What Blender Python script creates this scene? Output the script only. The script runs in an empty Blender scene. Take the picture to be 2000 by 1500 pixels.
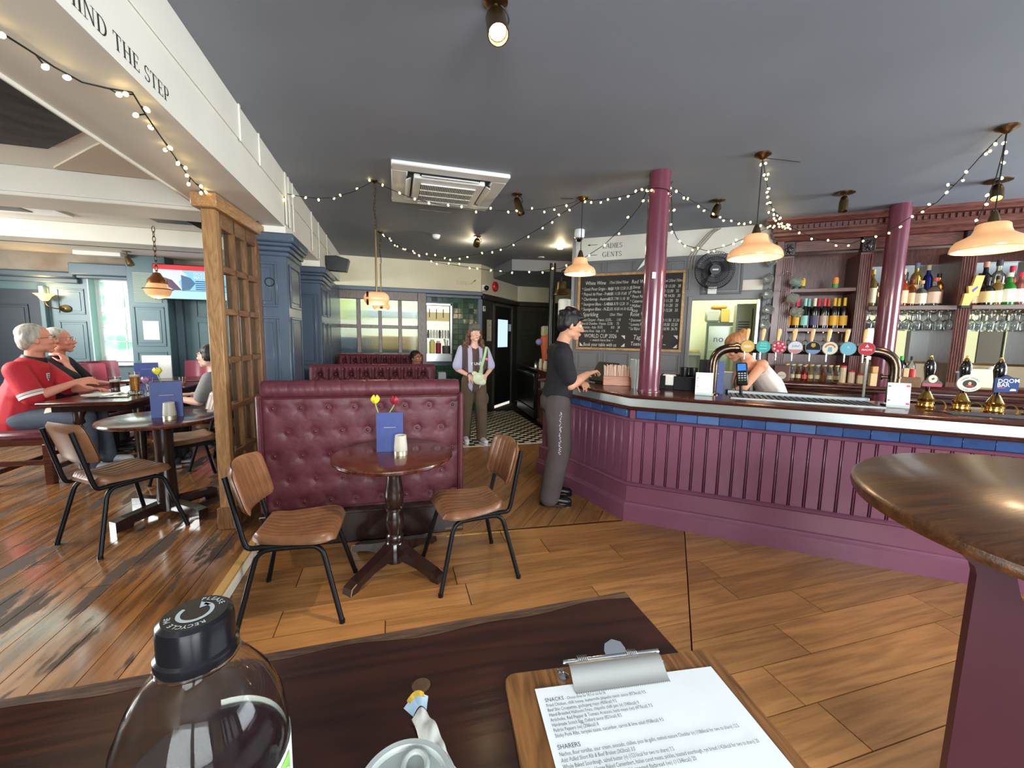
# Interior of a pub: bar counter, booths, tables, seen from a high table.
import bpy, bmesh, math, random
from mathutils import Vector, Matrix, Euler
random.seed(11)
SC = bpy.context.scene
COL = SC.collection
PI = math.pi
# ---------------------------------------------------------------- camera
cd = bpy.data.cameras.new('camera'); cam = bpy.data.objects.new('camera', cd); COL.objects.link(cam)
cd.sensor_width = 36; cd.lens = 14.4; cd.clip_start = 0.02; cd.clip_end = 200
_R = Vector((0.961, -0.275, 0.018)); _U = Vector((0.014, 0.115, 0.993)); _F = Vector((0.275, 0.955, -0.114))
cam.matrix_world = Matrix(((_R.x, _U.x, -_F.x, 0), (_R.y, _U.y, -_F.y, 0), (_R.z, _U.z, -_F.z, 1.5), (0, 0, 0, 1)))
SC.camera = cam
SC.view_settings.view_transform = 'Standard'; SC.view_settings.look = 'None'
SC.view_settings.gamma = 1; SC.view_settings.use_curve_mapping = False
SC.view_settings.exposure = 0.0
# ---------------------------------------------------------------- sky and daylight
W = bpy.data.worlds.new('sky'); SC.world = W; W.use_nodes = True
bgn = W.node_tree.nodes['Background']; bgn.inputs[0].default_value = (.80, .90, 1, 1); bgn.inputs[1].default_value = 3.0
def area(name, loc, direc, sx, sy, power, col=(1, 1, 1), spread=PI):
    l = bpy.data.lights.new(name, 'AREA'); l.shape = 'RECTANGLE'; l.size = sx; l.size_y = sy; l.energy = power; l.color = col; l.spread = spread
    o = bpy.data.objects.new(name, l); COL.objects.link(o); o.location = loc
    o.rotation_euler = Vector(direc).to_track_quat('-Z', 'Y').to_euler(); return o
def point(name, loc, power, col=(1, .72, .42), r=.03):
    l = bpy.data.lights.new(name, 'POINT'); l.energy = power; l.color = col; l.shadow_soft_size = r
    o = bpy.data.objects.new(name, l); COL.objects.link(o); o.location = loc; return o
def spot(name, loc, tgt, power, col=(1, .8, .55), ang=70, blend=.5, r=.02):
    l = bpy.data.lights.new(name, 'SPOT'); l.energy = power; l.color = col; l.spot_size = math.radians(ang); l.spot_blend = blend; l.shadow_soft_size = r
    o = bpy.data.objects.new(name, l); COL.objects.link(o); o.location = loc
    o.rotation_euler = (Vector(tgt) - Vector(loc)).to_track_quat('-Z', 'Y').to_euler(); return o
DAY = (.86, .94, 1)
area('daylight_rear_window', (-.6, -2.72, 1.75), (0, 1, .12), 1.5, 1.7, 210, DAY)
area('daylight_rear_window', (1.0, -2.72, 1.75), (0, 1, .12), 1.2, 1.7, 180, DAY)
area('daylight_side_window', (6.8, -.5, 1.7), (-1, .3, .06), 3.0, 1.7, 460, DAY)
area('daylight_far_left_window', (-6.3, 4.2, 1.7), (1, .05, -.45), 2.6, 1.8, 560, (.95, 1, .98))
area('kitchen_tube_light', (.3, 9.1, 2.7), (0, 0, -1), 2.0, .6, 60, (1, .98, .86))
area('cellar_tube_light', ((4.791, 5.097, 2.7)), (0, 0, -1), 1.0, .5, 36, (.97, 1, .82))
# ---------------------------------------------------------------- helpers
def lin(c):
    out = []
    for x in c[:3]:
        x /= 255.
        out.append(x / 12.92 if x <= .04045 else ((x + .055) / 1.055) ** 2.4)
    return (*out, 1)
MATS = {}
def mat(name, col, rough=.5, metal=0, var=0, bump=0, scale=8, stretch=(1, 1, 1), emit=0, trans=0, ior=1.45, coat=0, alpha=1, spec=.5, objvar=0, rvar=0, ecol=None, dark=None, detail=4):
    if name in MATS: return MATS[name]
    m = bpy.data.materials.new(name); m.use_nodes = True; nt = m.node_tree; b = nt.nodes['Principled BSDF']
    c = lin(col)
    b.inputs['Base Color'].default_value = tuple(x * .12 for x in c[:3]) + (1,) if (emit >= .4 and 'shade' not in name and 'frost' not in name) else c; b.inputs['Roughness'].default_value = rough; b.inputs['Metallic'].default_value = metal
    b.inputs['Specular IOR Level'].default_value = spec
    b.inputs['IOR'].default_value = ior; b.inputs['Transmission Weight'].default_value = trans; b.inputs['Coat Weight'].default_value = coat
    b.inputs['Coat Roughness'].default_value = .12; b.inputs['Alpha'].default_value = alpha
    if emit:
        b.inputs['Emission Color'].default_value = lin(ecol or col); b.inputs['Emission Strength'].default_value = emit
    if var or bump or rvar:
        tc = nt.nodes.new('ShaderNodeTexCoord'); mp = nt.nodes.new('ShaderNodeMapping'); mp.inputs['Scale'].default_value = stretch
        nz = nt.nodes.new('ShaderNodeTexNoise'); nz.inputs['Scale'].default_value = scale; nz.inputs['Detail'].default_value = detail
        nt.links.new(tc.outputs['Object'], mp.inputs[0]); nt.links.new(mp.outputs[0], nz.inputs[0])
        if objvar:
            oi = nt.nodes.new('ShaderNodeObjectInfo'); cx = nt.nodes.new('ShaderNodeCombineXYZ'); mu = nt.nodes.new('ShaderNodeMath'); mu.operation = 'MULTIPLY'; mu.inputs[1].default_value = 37
            nt.links.new(oi.outputs['Random'], mu.inputs[0])
            for k in range(3): nt.links.new(mu.outputs[0], cx.inputs[k])
            nt.links.new(cx.outputs[0], mp.inputs['Location'])
        if var:
            rp = nt.nodes.new('ShaderNodeMix'); rp.data_type = 'RGBA'
            d = lin(dark) if dark else tuple(x * (1 - var) for x in c[:3]) + (1,)
            h = c if dark else tuple(min(1, x * (1 + var)) for x in c[:3]) + (1,)
            rp.inputs[6].default_value = d; rp.inputs[7].default_value = h
            ct = nt.nodes.new('ShaderNodeMapRange'); ct.inputs[1].default_value = .32; ct.inputs[2].default_value = .68
            nt.links.new(nz.outputs[0], ct.inputs[0]); nt.links.new(ct.outputs[0], rp.inputs[0]); outc = rp.outputs[2]
            if objvar:
                hs = nt.nodes.new('ShaderNodeHueSaturation'); mr = nt.nodes.new('ShaderNodeMapRange'); mr.inputs[3].default_value = 1 - objvar; mr.inputs[4].default_value = 1 + objvar
                nt.links.new(oi.outputs['Random'], mr.inputs[0]); nt.links.new(mr.outputs[0], hs.inputs['Value']); nt.links.new(outc, hs.inputs['Color']); outc = hs.outputs[0]
            nt.links.new(outc, b.inputs['Base Color'])
        if rvar:
            rr = nt.nodes.new('ShaderNodeMapRange'); rr.inputs[1].default_value = .35; rr.inputs[2].default_value = .65; rr.inputs[3].default_value = max(.02, rough - rvar); rr.inputs[4].default_value = min(1, rough + rvar)
            nt.links.new(nz.outputs[0], rr.inputs[0]); nt.links.new(rr.outputs[0], b.inputs['Roughness'])
        if bump:
            bp = nt.nodes.new('ShaderNodeBump'); bp.inputs['Strength'].default_value = bump; bp.inputs['Distance'].default_value = .01
            nt.links.new(nz.outputs[0], bp.inputs['Height']); nt.links.new(bp.outputs[0], b.inputs['Normal'])
    if emit and emit < 4 or 'fairy' in name: m.cycles.emission_sampling = 'NONE'
    MATS[name] = m; return m
def wood(name, c1, c2, rough=.4, scale=6, stretch=(1, 12, 12), coat=0, objvar=.12, bump=.05, rings=2.0):
    """Grain: stretched noise with finer streaks, different on each object."""
    if name in MATS: return MATS[name]
    m = bpy.data.materials.new(name); m.use_nodes = True; nt = m.node_tree; b = nt.nodes['Principled BSDF']; L = nt.links.new; N = nt.nodes.new
    b.inputs['Roughness'].default_value = rough; b.inputs['Coat Weight'].default_value = coat; b.inputs['Coat Roughness'].default_value = .15
    tc = N('ShaderNodeTexCoord'); mp = N('ShaderNodeMapping'); mp.inputs['Scale'].default_value = stretch
    oi = N('ShaderNodeObjectInfo'); mu = N('ShaderNodeMath'); mu.operation = 'MULTIPLY'; mu.inputs[1].default_value = 53; cx = N('ShaderNodeCombineXYZ')
    L(oi.outputs['Random'], mu.inputs[0])
    for k in range(3): L(mu.outputs[0], cx.inputs[k])
    L(cx.outputs[0], mp.inputs['Location']); L(tc.outputs['Object'], mp.inputs[0])
    n1 = N('ShaderNodeTexNoise'); n1.inputs['Scale'].default_value = scale * .35; n1.inputs['Detail'].default_value = 3; n1.inputs['Distortion'].default_value = .6
    n2 = N('ShaderNodeTexNoise'); n2.inputs['Scale'].default_value = scale * 2.5; n2.inputs['Detail'].default_value = 5
    L(mp.outputs[0], n1.inputs[0]); L(mp.outputs[0], n2.inputs[0])
    sn = N('ShaderNodeMath'); sn.operation = 'MULTIPLY'; sn.inputs[1].default_value = 9 * rings; L(n1.outputs[0], sn.inputs[0])
    fr = N('ShaderNodeMath'); fr.operation = 'PINGPONG'; fr.inputs[1].default_value = 1; L(sn.outputs[0], fr.inputs[0])
    ad = N('ShaderNodeMath'); ad.operation = 'MULTIPLY_ADD'; ad.inputs[1].default_value = .45; L(fr.outputs[0], ad.inputs[0])
    m2 = N('ShaderNodeMath'); m2.operation = 'MULTIPLY'; m2.inputs[1].default_value = .75; L(n2.outputs[0], m2.inputs[0]); L(m2.outputs[0], ad.inputs[2])
    cl = N('ShaderNodeMapRange'); cl.inputs[1].default_value = .2; cl.inputs[2].default_value = .85; L(ad.outputs[0], cl.inputs[0])
    mx = N('ShaderNodeMix'); mx.data_type = 'RGBA'; mx.inputs[6].default_value = lin(c1); mx.inputs[7].default_value = lin(c2); L(cl.outputs[0], mx.inputs[0])
    hs = N('ShaderNodeHueSaturation'); mr = N('ShaderNodeMapRange'); mr.inputs[3].default_value = 1 - objvar; mr.inputs[4].default_value = 1 + objvar
    L(oi.outputs['Random'], mr.inputs[0]); L(mr.outputs[0], hs.inputs['Value']); L(mx.outputs[2], hs.inputs['Color']); L(hs.outputs[0], b.inputs['Base Color'])
    if bump:
        bp = N('ShaderNodeBump'); bp.inputs['Strength'].default_value = bump; bp.inputs['Distance'].default_value = .004; L(n2.outputs[0], bp.inputs['Height']); L(bp.outputs[0], b.inputs['Normal'])
    MATS[name] = m; return m

class MB:
    """Collects shapes; build() links them as one mesh object."""
    def __init__(s, M=None): s.v = []; s.f = []; s.mi = []; s.M = M; s.cur = 0
    def add(s, vs, fs):
        o = len(s.v)
        for p in vs:
            p = Vector(p)
            s.v.append(s.M @ p if s.M else p)
        for f in fs: s.f.append([o + i for i in f]); s.mi.append(s.cur)
        return s
    def box(s, x0, x1, y0, y1, z0, z1, b=0):
        if x0 > x1: x0, x1 = x1, x0
        if y0 > y1: y0, y1 = y1, y0
        if z0 > z1: z0, z1 = z1, z0
        if not b:
            return s.add([(x0, y0, z0), (x1, y0, z0), (x1, y1, z0), (x0, y1, z0), (x0, y0, z1), (x1, y0, z1), (x1, y1, z1), (x0, y1, z1)],
                         [(3, 2, 1, 0), (4, 5, 6, 7), (0, 1, 5, 4), (1, 2, 6, 5), (2, 3, 7, 6), (3, 0, 4, 7)])
        c = ((x0 + x1) / 2, (y0 + y1) / 2, (z0 + z1) / 2); h = ((x1 - x0) / 2, (y1 - y0) / 2, (z1 - z0) / 2); b = min(b, min(h) * .98)
        vs = []; ix = {}
        for sx in (-1, 1):
            for sy in (-1, 1):
                for sz in (-1, 1):
                    sg = (sx, sy, sz)
                    for a in range(3):
                        ix[(sg, a)] = len(vs); vs.append([c[k] + sg[k] * (h[k] if k == a else h[k] - b) for k in range(3)])
        fs = []
        for a in range(3):
            p, q = [k for k in range(3) if k != a]
            for sa in (-1, 1):
                r = []
                for (i, j) in ((-1, -1), (1, -1), (1, 1), (-1, 1)):
                    g = [0, 0, 0]; g[a] = sa; g[p] = i; g[q] = j; r.append(ix[(tuple(g), a)])
                fs.append(r)
            for i in (-1, 1):
                for j in (-1, 1):
                    g1 = [0, 0, 0]; g1[p] = i; g1[q] = j; g1[a] = -1; g2 = list(g1); g2[a] = 1
                    fs.append([ix[(tuple(g1), p)], ix[(tuple(g2), p)], ix[(tuple(g2), q)], ix[(tuple(g1), q)]])
        for sx in (-1, 1):
            for sy in (-1, 1):
                for sz in (-1, 1): fs.append([ix[((sx, sy, sz), a)] for a in range(3)])
        return s.add(vs, fs)
    def lathe(s, prof, n=16, c=(0, 0, 0), M=None, cap0=True, cap1=True, sx=1, sy=1):
        """prof: list of (radius, z)."""
        vs = []; fs = []
        for (r, z) in prof:
            for k in range(n):
                a = 2 * PI * k / n; p = Vector((r * math.cos(a) * sx, r * math.sin(a) * sy, z))
                vs.append((M @ p if M else p) + Vector(c))
        for i in range(len(prof) - 1):
            for k in range(n):
                k2 = (k + 1) % n; fs.append((i * n + k, i * n + k2, (i + 1) * n + k2, (i + 1) * n + k))
        if cap0 and prof[0][0] > 1e-6: fs.append(tuple(reversed(range(n))))
        if cap1 and prof[-1][0] > 1e-6: fs.append(tuple(range((len(prof) - 1) * n, len(prof) * n)))
        return s.add(vs, fs)
    def cyl(s, p0, p1, r0, r1=None, n=12):
        p0 = Vector(p0); p1 = Vector(p1); d = p1 - p0
        return s.lathe([(r0, 0), (r1 if r1 is not None else r0, d.length)], n, p0, d.to_track_quat('Z', 'Y').to_matrix())
    def ball(s, c, r, n=12, m=8, R=None):
        if not hasattr(r, '__len__'): r = (r, r, r)
        vs = [Vector((0, 0, -1))]; fs = []
        for i in range(1, m):
            t = PI * i / m
            for k in range(n):
                a = 2 * PI * k / n; vs.append(Vector((math.sin(t) * math.cos(a), math.sin(t) * math.sin(a), -math.cos(t))))
        vs.append(Vector((0, 0, 1)))
        for k in range(n): fs.append((0, 1 + (k + 1) % n, 1 + k))
        for i in range(m - 2):
            for k in range(n):
                k2 = (k + 1) % n; fs.append((1 + i * n + k, 1 + i * n + k2, 1 + (i + 1) * n + k2, 1 + (i + 1) * n + k))
        for k in range(n): fs.append((1 + (m - 2) * n + k, 1 + (m - 2) * n + (k + 1) % n, len(vs) - 1))
        o = []
        for p in vs:
            q = Vector((p.x * r[0], p.y * r[1], p.z * r[2]))
            o.append((R @ q if R else q) + Vector(c))
        return s.add(o, fs)
    def cap(s, p0, p1, r0, r1=None, n=10, flat=None, up=None):
        """Capsule tapering from r0 to r1; flat=(a,b) squashes the section along/across up."""
        p0 = Vector(p0); p1 = Vector(p1); r1 = r0 if r1 is None else r1; d = p1 - p0; L = d.length
        if L < 1e-6: return s.ball(p0, r0, n, 6)
        z = d / L; u = Vector(up) if up else (Vector((0, 0, 1)) if abs(z.z) < .9 else Vector((0, 1, 0)))
        x = u.cross(z).normalized(); y = z.cross(x); fa, fb = flat or (1, 1); prof = []
        for i in range(5): t = PI / 2 * i / 4; prof.append((r0 * math.sin(t) if i else 0, -r0 * math.cos(t)))
        for i in range(5): t = PI / 2 * i / 4; prof.append((r1 * math.cos(t) if i < 4 else 0, L + r1 * math.sin(t)))
        vs = []; fs = []
        for (r, h) in prof:
            for k in range(n):
                a = 2 * PI * k / n; vs.append(p0 + z * h + x * (max(r, 1e-5) * math.cos(a) * fb) + y * (max(r, 1e-5) * math.sin(a) * fa))
        for i in range(len(prof) - 1):
            for k in range(n): k2 = (k + 1) % n; fs.append((i * n + k, i * n + k2, (i + 1) * n + k2, (i + 1) * n + k))
        fs.append(tuple(reversed(range(n)))); fs.append(tuple(range((len(prof) - 1) * n, len(prof) * n)))
        return s.add(vs, fs)
    def tube(s, pts, r, n=8, closed=False):
        pts = [Vector(p) for p in pts]; m = len(pts); vs = []; fs = []
        rr = r if hasattr(r, '__len__') else [r] * m; prev = None
        for i, p in enumerate(pts):
            a = pts[(i - 1) % m] if (closed or i) else p; c = pts[(i + 1) % m] if (closed or i < m - 1) else p
            t = (c - a).normalized()
            if prev is None: x = (Vector((0, 0, 1)) if abs(t.z) < .9 else Vector((1, 0, 0))).cross(t).normalized()
            else: x = (prev - t * prev.dot(t)).normalized()
            prev = x; y = t.cross(x)
            for k in range(n): an = 2 * PI * k / n; vs.append(p + x * rr[i] * math.cos(an) + y * rr[i] * math.sin(an))
        for i in range(m if closed else m - 1):
            j = (i + 1) % m
            for k in range(n): k2 = (k + 1) % n; fs.append((i * n + k, i * n + k2, j * n + k2, j * n + k))
        if not closed: fs.append(tuple(reversed(range(n)))); fs.append(tuple(range((m - 1) * n, m * n)))
        return s.add(vs, fs)
    def prism(s, poly, h0, h1, M=None):
        """Polygon (x,y) extruded from z=h0 to h1."""
        n = len(poly); vs = [Vector((x, y, h0)) for x, y in poly] + [Vector((x, y, h1)) for x, y in poly]
        if M: vs = [M @ p for p in vs]
        fs = [tuple(reversed(range(n))), tuple(range(n, 2 * n))] + [(i, (i + 1) % n, n + (i + 1) % n, n + i) for i in range(n)]
        return s.add(vs, fs)
    def quad(s, a, b, c, d): return s.add([a, b, c, d], [(0, 1, 2, 3)])
    def sweep(s, path, prof, closed_prof=True):
        """prof (outward d, z) swept along a 2-D path with mitred corners; outward is to the right of travel."""
        P = [Vector(p) for p in path]; m = len(P); k = len(prof); vs = []; fs = []
        for i, p in enumerate(P):
            t0 = (P[i] - P[i - 1]).normalized() if i else None; t1 = (P[i + 1] - P[i]).normalized() if i < m - 1 else None
            n0 = Vector((t0.y, -t0.x)) if t0 else None; n1 = Vector((t1.y, -t1.x)) if t1 else None
            if n0 and n1: nn = (n0 + n1).normalized(); nn = nn / max(.3, nn.dot(n0))
            else: nn = n0 or n1
            for (d, z) in prof: q = p + nn * d; vs.append((q.x, q.y, z))
        for i in range(m - 1):
            for j in range(k if closed_prof else k - 1):
                j2 = (j + 1) % k; fs.append((i * k + j, i * k + j2, (i + 1) * k + j2, (i + 1) * k + j))
        if closed_prof: fs.append(tuple(range(k))); fs.append(tuple(reversed(range((m - 1) * k, m * k))))
        return s.add(vs, fs)
    def grid(s, fn, nu, nv, close_u=False):
        vs = [fn(i / nu, j / nv) for j in range(nv + 1) for i in range(nu + 1)]; w = nu + 1
        return s.add(vs, [(j * w + i, j * w + i + 1, (j + 1) * w + i + 1, (j + 1) * w + i) for j in range(nv) for i in range(nu)])
    def build(s, name, m=None, parent=None, smooth=40, norm=True, weld=False):
        me = bpy.data.meshes.new(name); me.from_pydata([tuple(p) for p in s.v], [], s.f)
        for q in (m if isinstance(m, (list, tuple)) else [m]):
            if q: me.materials.append(q)
        if isinstance(m, (list, tuple)): me.polygons.foreach_set('material_index', s.mi)
        if norm or weld:
            bm = bmesh.new(); bm.from_mesh(me)
            if weld: bmesh.ops.remove_doubles(bm, verts=bm.verts, dist=1e-5)
            if norm: bmesh.ops.recalc_face_normals(bm, faces=bm.faces)
            bm.to_mesh(me); bm.free()
        if smooth:
            me.polygons.foreach_set('use_smooth', [True] * len(me.polygons)); me.set_sharp_from_angle(angle=math.radians(smooth))
        return link(name, me, parent)
def link(name, me, parent=None):
    o = bpy.data.objects.new(name, me); COL.objects.link(o)
    if parent: o.parent = parent
    return o
def tag(o, label, cat=None, group=None, kind=None):
    o['label'] = label
    if cat: o['category'] = cat
    if group: o['group'] = group
    if kind: o['kind'] = kind
    return o
def thing(name, label, cat, loc=(0, 0, 0), rz=0, group=None, rot=None):
    o = bpy.data.objects.new(name, None); o.empty_display_size = .05; COL.objects.link(o); o.location = loc
    o.rotation_euler = rot or (0, 0, rz); return tag(o, label, cat, group)
def struct(o, label): o['kind'] = 'structure'; o['label'] = label; return o
def sroot(name, label, loc=(0, 0, 0), rz=0):
    o = bpy.data.objects.new(name, None); o.empty_display_size = .05; COL.objects.link(o); o.location = loc; o.rotation_euler = (0, 0, rz); return struct(o, label)
KIDS = {}
def dup(root, loc=None, rz=None, label=None, group=None, rot=None):
    """Copy a thing with its parts and sub-parts (mesh data shared)."""
    def cp(o, par):
        c = o.copy(); COL.objects.link(c)
        if par: c.parent = par
        for ch in o.children: cp(ch, c)
        return c
    r = cp(root, None)
    if loc is not None: r.location = loc
    if rz is not None: r.rotation_euler = (0, 0, rz)
    if rot is not None: r.rotation_euler = rot
    if label: r['label'] = label
    if group: r['group'] = group
    return r
def again(o, loc=None, rot=None, parent=None, scale=None):
    c = o.copy(); COL.objects.link(c)
    if parent: c.parent = parent
    if loc is not None: c.location = loc
    if rot is not None: c.rotation_euler = rot
    if scale is not None: c.scale = scale
    return c
def bezier(p0, p1, p2, p3, n=8):
    p0, p1, p2, p3 = map(Vector, (p0, p1, p2, p3)); out = []
    for i in range(n + 1): t = i / n; out.append(p0 * (1 - t) ** 3 + p1 * 3 * t * (1 - t) ** 2 + p2 * 3 * t * t * (1 - t) + p3 * t ** 3)
    return out
def fillet(pts, r, n=5):
    """Round the corners of a polyline."""
    P = [Vector(p) for p in pts]; out = [P[0]]
    for i in range(1, len(P) - 1):
        a = (P[i - 1] - P[i]); c = (P[i + 1] - P[i]); q = min(r, a.length * .49, c.length * .49); A = P[i] + a.normalized() * q; B = P[i] + c.normalized() * q
        for k in range(n + 1): t = k / n; out.append(A * (1 - t) ** 2 + P[i] * 2 * t * (1 - t) + B * t * t)
    return out + [P[-1]]
def rrect(w, h, r, n=5):
    out = []
    for cx, cy, a0 in ((w / 2 - r, h / 2 - r, 0), (-w / 2 + r, h / 2 - r, 90), (-w / 2 + r, -h / 2 + r, 180), (w / 2 - r, -h / 2 + r, 270)):
        for k in range(n + 1): a = math.radians(a0 + 90 * k / n); out.append((cx + r * math.cos(a), cy + r * math.sin(a)))
    return out
def disc2(r, n=24, ry=None): return [(r * math.cos(2 * PI * k / n), (ry or r) * math.sin(2 * PI * k / n)) for k in range(n)]
def clip(poly, planes):
    """Clip a 2-D polygon by half-planes (point, inward normal)."""
    for (px, py, nx, ny) in planes:
        out = []; m = len(poly)
        for i in range(m):
            a = poly[i]; c = poly[(i + 1) % m]; da = (a[0] - px) * nx + (a[1] - py) * ny; dc = (c[0] - px) * nx + (c[1] - py) * ny
            if da >= 0: out.append(a)
            if da * dc < 0: t = da / (da - dc); out.append((a[0] + (c[0] - a[0]) * t, a[1] + (c[1] - a[1]) * t))
        poly = out
        if len(poly) < 3: return None
    ar = abs(sum(poly[i][0] * poly[(i + 1) % len(poly)][1] - poly[(i + 1) % len(poly)][0] * poly[i][1] for i in range(len(poly)))) / 2
    return poly if ar > 4e-4 else None
def inside_planes(poly):
    """Half-planes of a convex counter-clockwise polygon."""
    out = []
    for i in range(len(poly)):
        a = poly[i]; c = poly[(i + 1) % len(poly)]; out.append((a[0], a[1], -(c[1] - a[1]), c[0] - a[0]))
    return out
TXT = {}
def text2d(s, size=1, align='LEFT', shear=0, weight=0, spacing=1, line=1):
    """Flat lettering as (verts, faces) in the xy-plane."""
    key = (s, align, shear, weight, spacing, line)
    if key not in TXT:
        cu = bpy.data.curves.new('t', 'FONT'); cu.body = s; cu.align_x = align; cu.shear = shear; cu.offset = weight; cu.space_character = spacing; cu.space_line = line
        cu.resolution_u = 2; cu.fill_mode = 'FRONT'; ob = bpy.data.objects.new('t', cu); me = bpy.data.meshes.new_from_object(ob)
        TXT[key] = ([(v.co.x, v.co.y) for v in me.vertices], [tuple(p.vertices) for p in me.polygons])
        bpy.data.objects.remove(ob); bpy.data.meshes.remove(me); bpy.data.curves.remove(cu)
    vs, fs = TXT[key]; return [(x * size, y * size) for x, y in vs], fs
def put_text(mb, s, M, size, **k):
    vs, fs = text2d(s, size, **k); mb.add([M @ Vector((x, y, 0)) for x, y in vs], fs)
def frame_M(o, x, z):
    """Matrix whose local x runs along x, local y up along z's cross: columns x, y, n."""
    x = Vector(x).normalized(); y = Vector(z).normalized(); n = x.cross(y)
    return Matrix(((x.x, y.x, n.x, o[0]), (x.y, y.y, n.y, o[1]), (x.z, y.z, n.z, o[2]), (0, 0, 0, 1)))
# serif capitals drawn with strokes: thick stems, thin hairlines, bracketed serifs
def serif(ch):
    q = []; T = .13; t = .05
    def bar(x0, y0, x1, y1, w0, w1=None):
        w1 = w0 if w1 is None else w1; q.append([(x0 - w0 / 2, y0), (x0 + w0 / 2, y0), (x1 + w1 / 2, y1), (x1 - w1 / 2, y1)])
    def hbar(x0, x1, y, h): q.append([(x0, y - h / 2), (x1, y - h / 2), (x1, y + h / 2), (x0, y + h / 2)])
    def ser(x, y, w=.3): hbar(x - w / 2, x + w / 2, y, .035)
    def arc(cx, cy, rx, ry, a0, a1, wt, wn, n=12):
        for i in range(n):
            p = []
            for k in (i, i + 1):
                a = math.radians(a0 + (a1 - a0) * k / n); w = wn + (wt - wn) * abs(math.cos(a)); p.append((a, w))
            (aa, wa), (ab, wb) = p
            q.append([(cx + (rx - wa / 2) * math.cos(aa), cy + (ry - wa / 2) * math.sin(aa)), (cx + (rx + wa / 2) * math.cos(aa), cy + (ry + wa / 2) * math.sin(aa)),
                      (cx + (rx + wb / 2) * math.cos(ab), cy + (ry + wb / 2) * math.sin(ab)), (cx + (rx - wb / 2) * math.cos(ab), cy + (ry - wb / 2) * math.sin(ab))])
    w = .7
    if ch == 'I': bar(.17, 0, .17, 1, T); ser(.17, .017); ser(.17, .983); w = .34
    elif ch == 'M': bar(.14, 0, .14, 1, t); bar(.16, 1, .5, .05, T); bar(.84, 1, .5, .05, t); bar(.86, 0, .86, 1, T); ser(.14, .017); ser(.86, .017); ser(.1, .983, .2); ser(.9, .983, .2); w = 1.02
    elif ch == 'N': bar(.14, 0, .14, 1, t); bar(.15, 1, .72, 0, T); bar(.72, 0, .72, 1, t); ser(.14, .017); ser(.72, .983); ser(.1, .983, .2); w = .88
    elif ch == 'D': bar(.17, 0, .17, 1, T); ser(.14, .017, .26); ser(.14, .983, .26); hbar(.17, .36, .98, .05); hbar(.17, .36, .02, .05); arc(.36, .5, .36, .48, -90, 90, T, t); w = .84
    elif ch == 'T': bar(.36, 0, .36, 1, T); ser(.36, .017); hbar(.02, .7, .975, .05); bar(.04, .76, .04, 1, .04); bar(.68, .76, .68, 1, .04); w = .74
    elif ch == 'H': bar(.17, 0, .17, 1, T); bar(.67, 0, .67, 1, T); hbar(.17, .67, .52, t)
    elif ch in 'EL':
        bar(.17, 0, .17, 1, T); ser(.14, .017, .26); ser(.14, .983, .26); hbar(.17, .58, .022, .05); bar(.6, 0, .6, .24, .045); w = .68
        if ch == 'E': hbar(.17, .54, .978, .05); bar(.56, .8, .56, 1, .045); hbar(.17, .44, .52, .045); bar(.44, .42, .44, .62, .04)
    elif ch == 'P': bar(.17, 0, .17, 1, T); ser(.17, .017); ser(.14, .983, .26); hbar(.17, .36, .98, .045); hbar(.17, .36, .46, .045); arc(.36, .72, .21, .26, -90, 90, T, t); w = .64
    elif ch == 'A': bar(.08, 0, .38, 1, t); bar(.68, 0, .38, 1, T); hbar(.2, .55, .34, .045); ser(.08, .017, .22); ser(.68, .017, .28); w = .78
    elif ch == 'G': arc(.45, .5, .4, .48, 50, 300, T, t); bar(.72, .02, .72, .42, T); ser(.72, .42, .28); bar(.7, .78, .7, .98, .04); w = .88
    elif ch == 'S': arc(.3, .74, .2, .24, 30, 270, T * .75, t, 10); arc(.3, .26, .22, .24, -150, 90, T * .75, t, 10); bar(.5, .78, .5, .98, .035); bar(.06, .02, .06, .24, .035); w = .6
    if ch in 'HG ' and ch == 'H': ser(.17, .017); ser(.67, .017); ser(.17, .983); ser(.67, .983); w = .86
    if ch == ' ': w = .36
    return q, w
def serif_text(mb, s, M, size, gap=.06):
    x = 0
    for ch in s:
        q, w = serif(ch)
        for p in q: mb.add([M @ Vector(((x + a) * size, c * size, 0)) for a, c in p], [tuple(range(4))])
        x += w + gap
    return x * size
BARV = (-.774, .633)
def BW(u, v, z=0): return Vector((1.816 + .774 * u + .633 * v, 2.88 - .633 * u + .774 * v, z))   # bar frame: u along the front, v behind it
BRZ = math.atan2(-.633, .774)
# ---------------------------------------------------------------- materials
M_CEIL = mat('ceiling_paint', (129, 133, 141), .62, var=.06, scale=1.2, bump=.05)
M_CREAM = mat('cream_paint', (222, 217, 204), .55, var=.03, scale=3, bump=.12)
M_WARMW = mat('warm_cream_paint', (226, 216, 186), .6, var=.03, scale=3, bump=.08)
M_BLUE = mat('slate_blue_paint', (68, 80, 95), .28, var=.05, scale=4, bump=.04)
M_TEAL = mat('teal_grey_paint', (86, 108, 114), .35, var=.05, scale=3, bump=.04)
M_GREY = mat('grey_paint', (112, 111, 112), .4, var=.05, scale=3, bump=.04)
M_DARKP = mat('black_olive_paint', (48, 46, 40), .35, var=.08, scale=3)
M_BLACKP = mat('black_paint', (18, 18, 19), .3)
M_PLAST = mat('stained_plaster', (176, 164, 148), .8, var=.2, scale=2.5, dark=(148, 128, 108), bump=.2)
M_RECESS_SHADOW = mat('recess_shadow_beige', (196, 180, 158), .7)  # stands in for the shade in the ceiling recess
M_PATT = mat('dark_patterned_ceiling', (42, 40, 42), .5, var=.5, scale=7, dark=(16, 16, 17), bump=.6, detail=1)
M_WHITE = mat('white_gloss', (236, 238, 236), .3)
M_WPLAS = mat('white_plastic', (228, 226, 218), .35)
M_BLKPL = mat('black_plastic', (20, 20, 22), .35)
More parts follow.
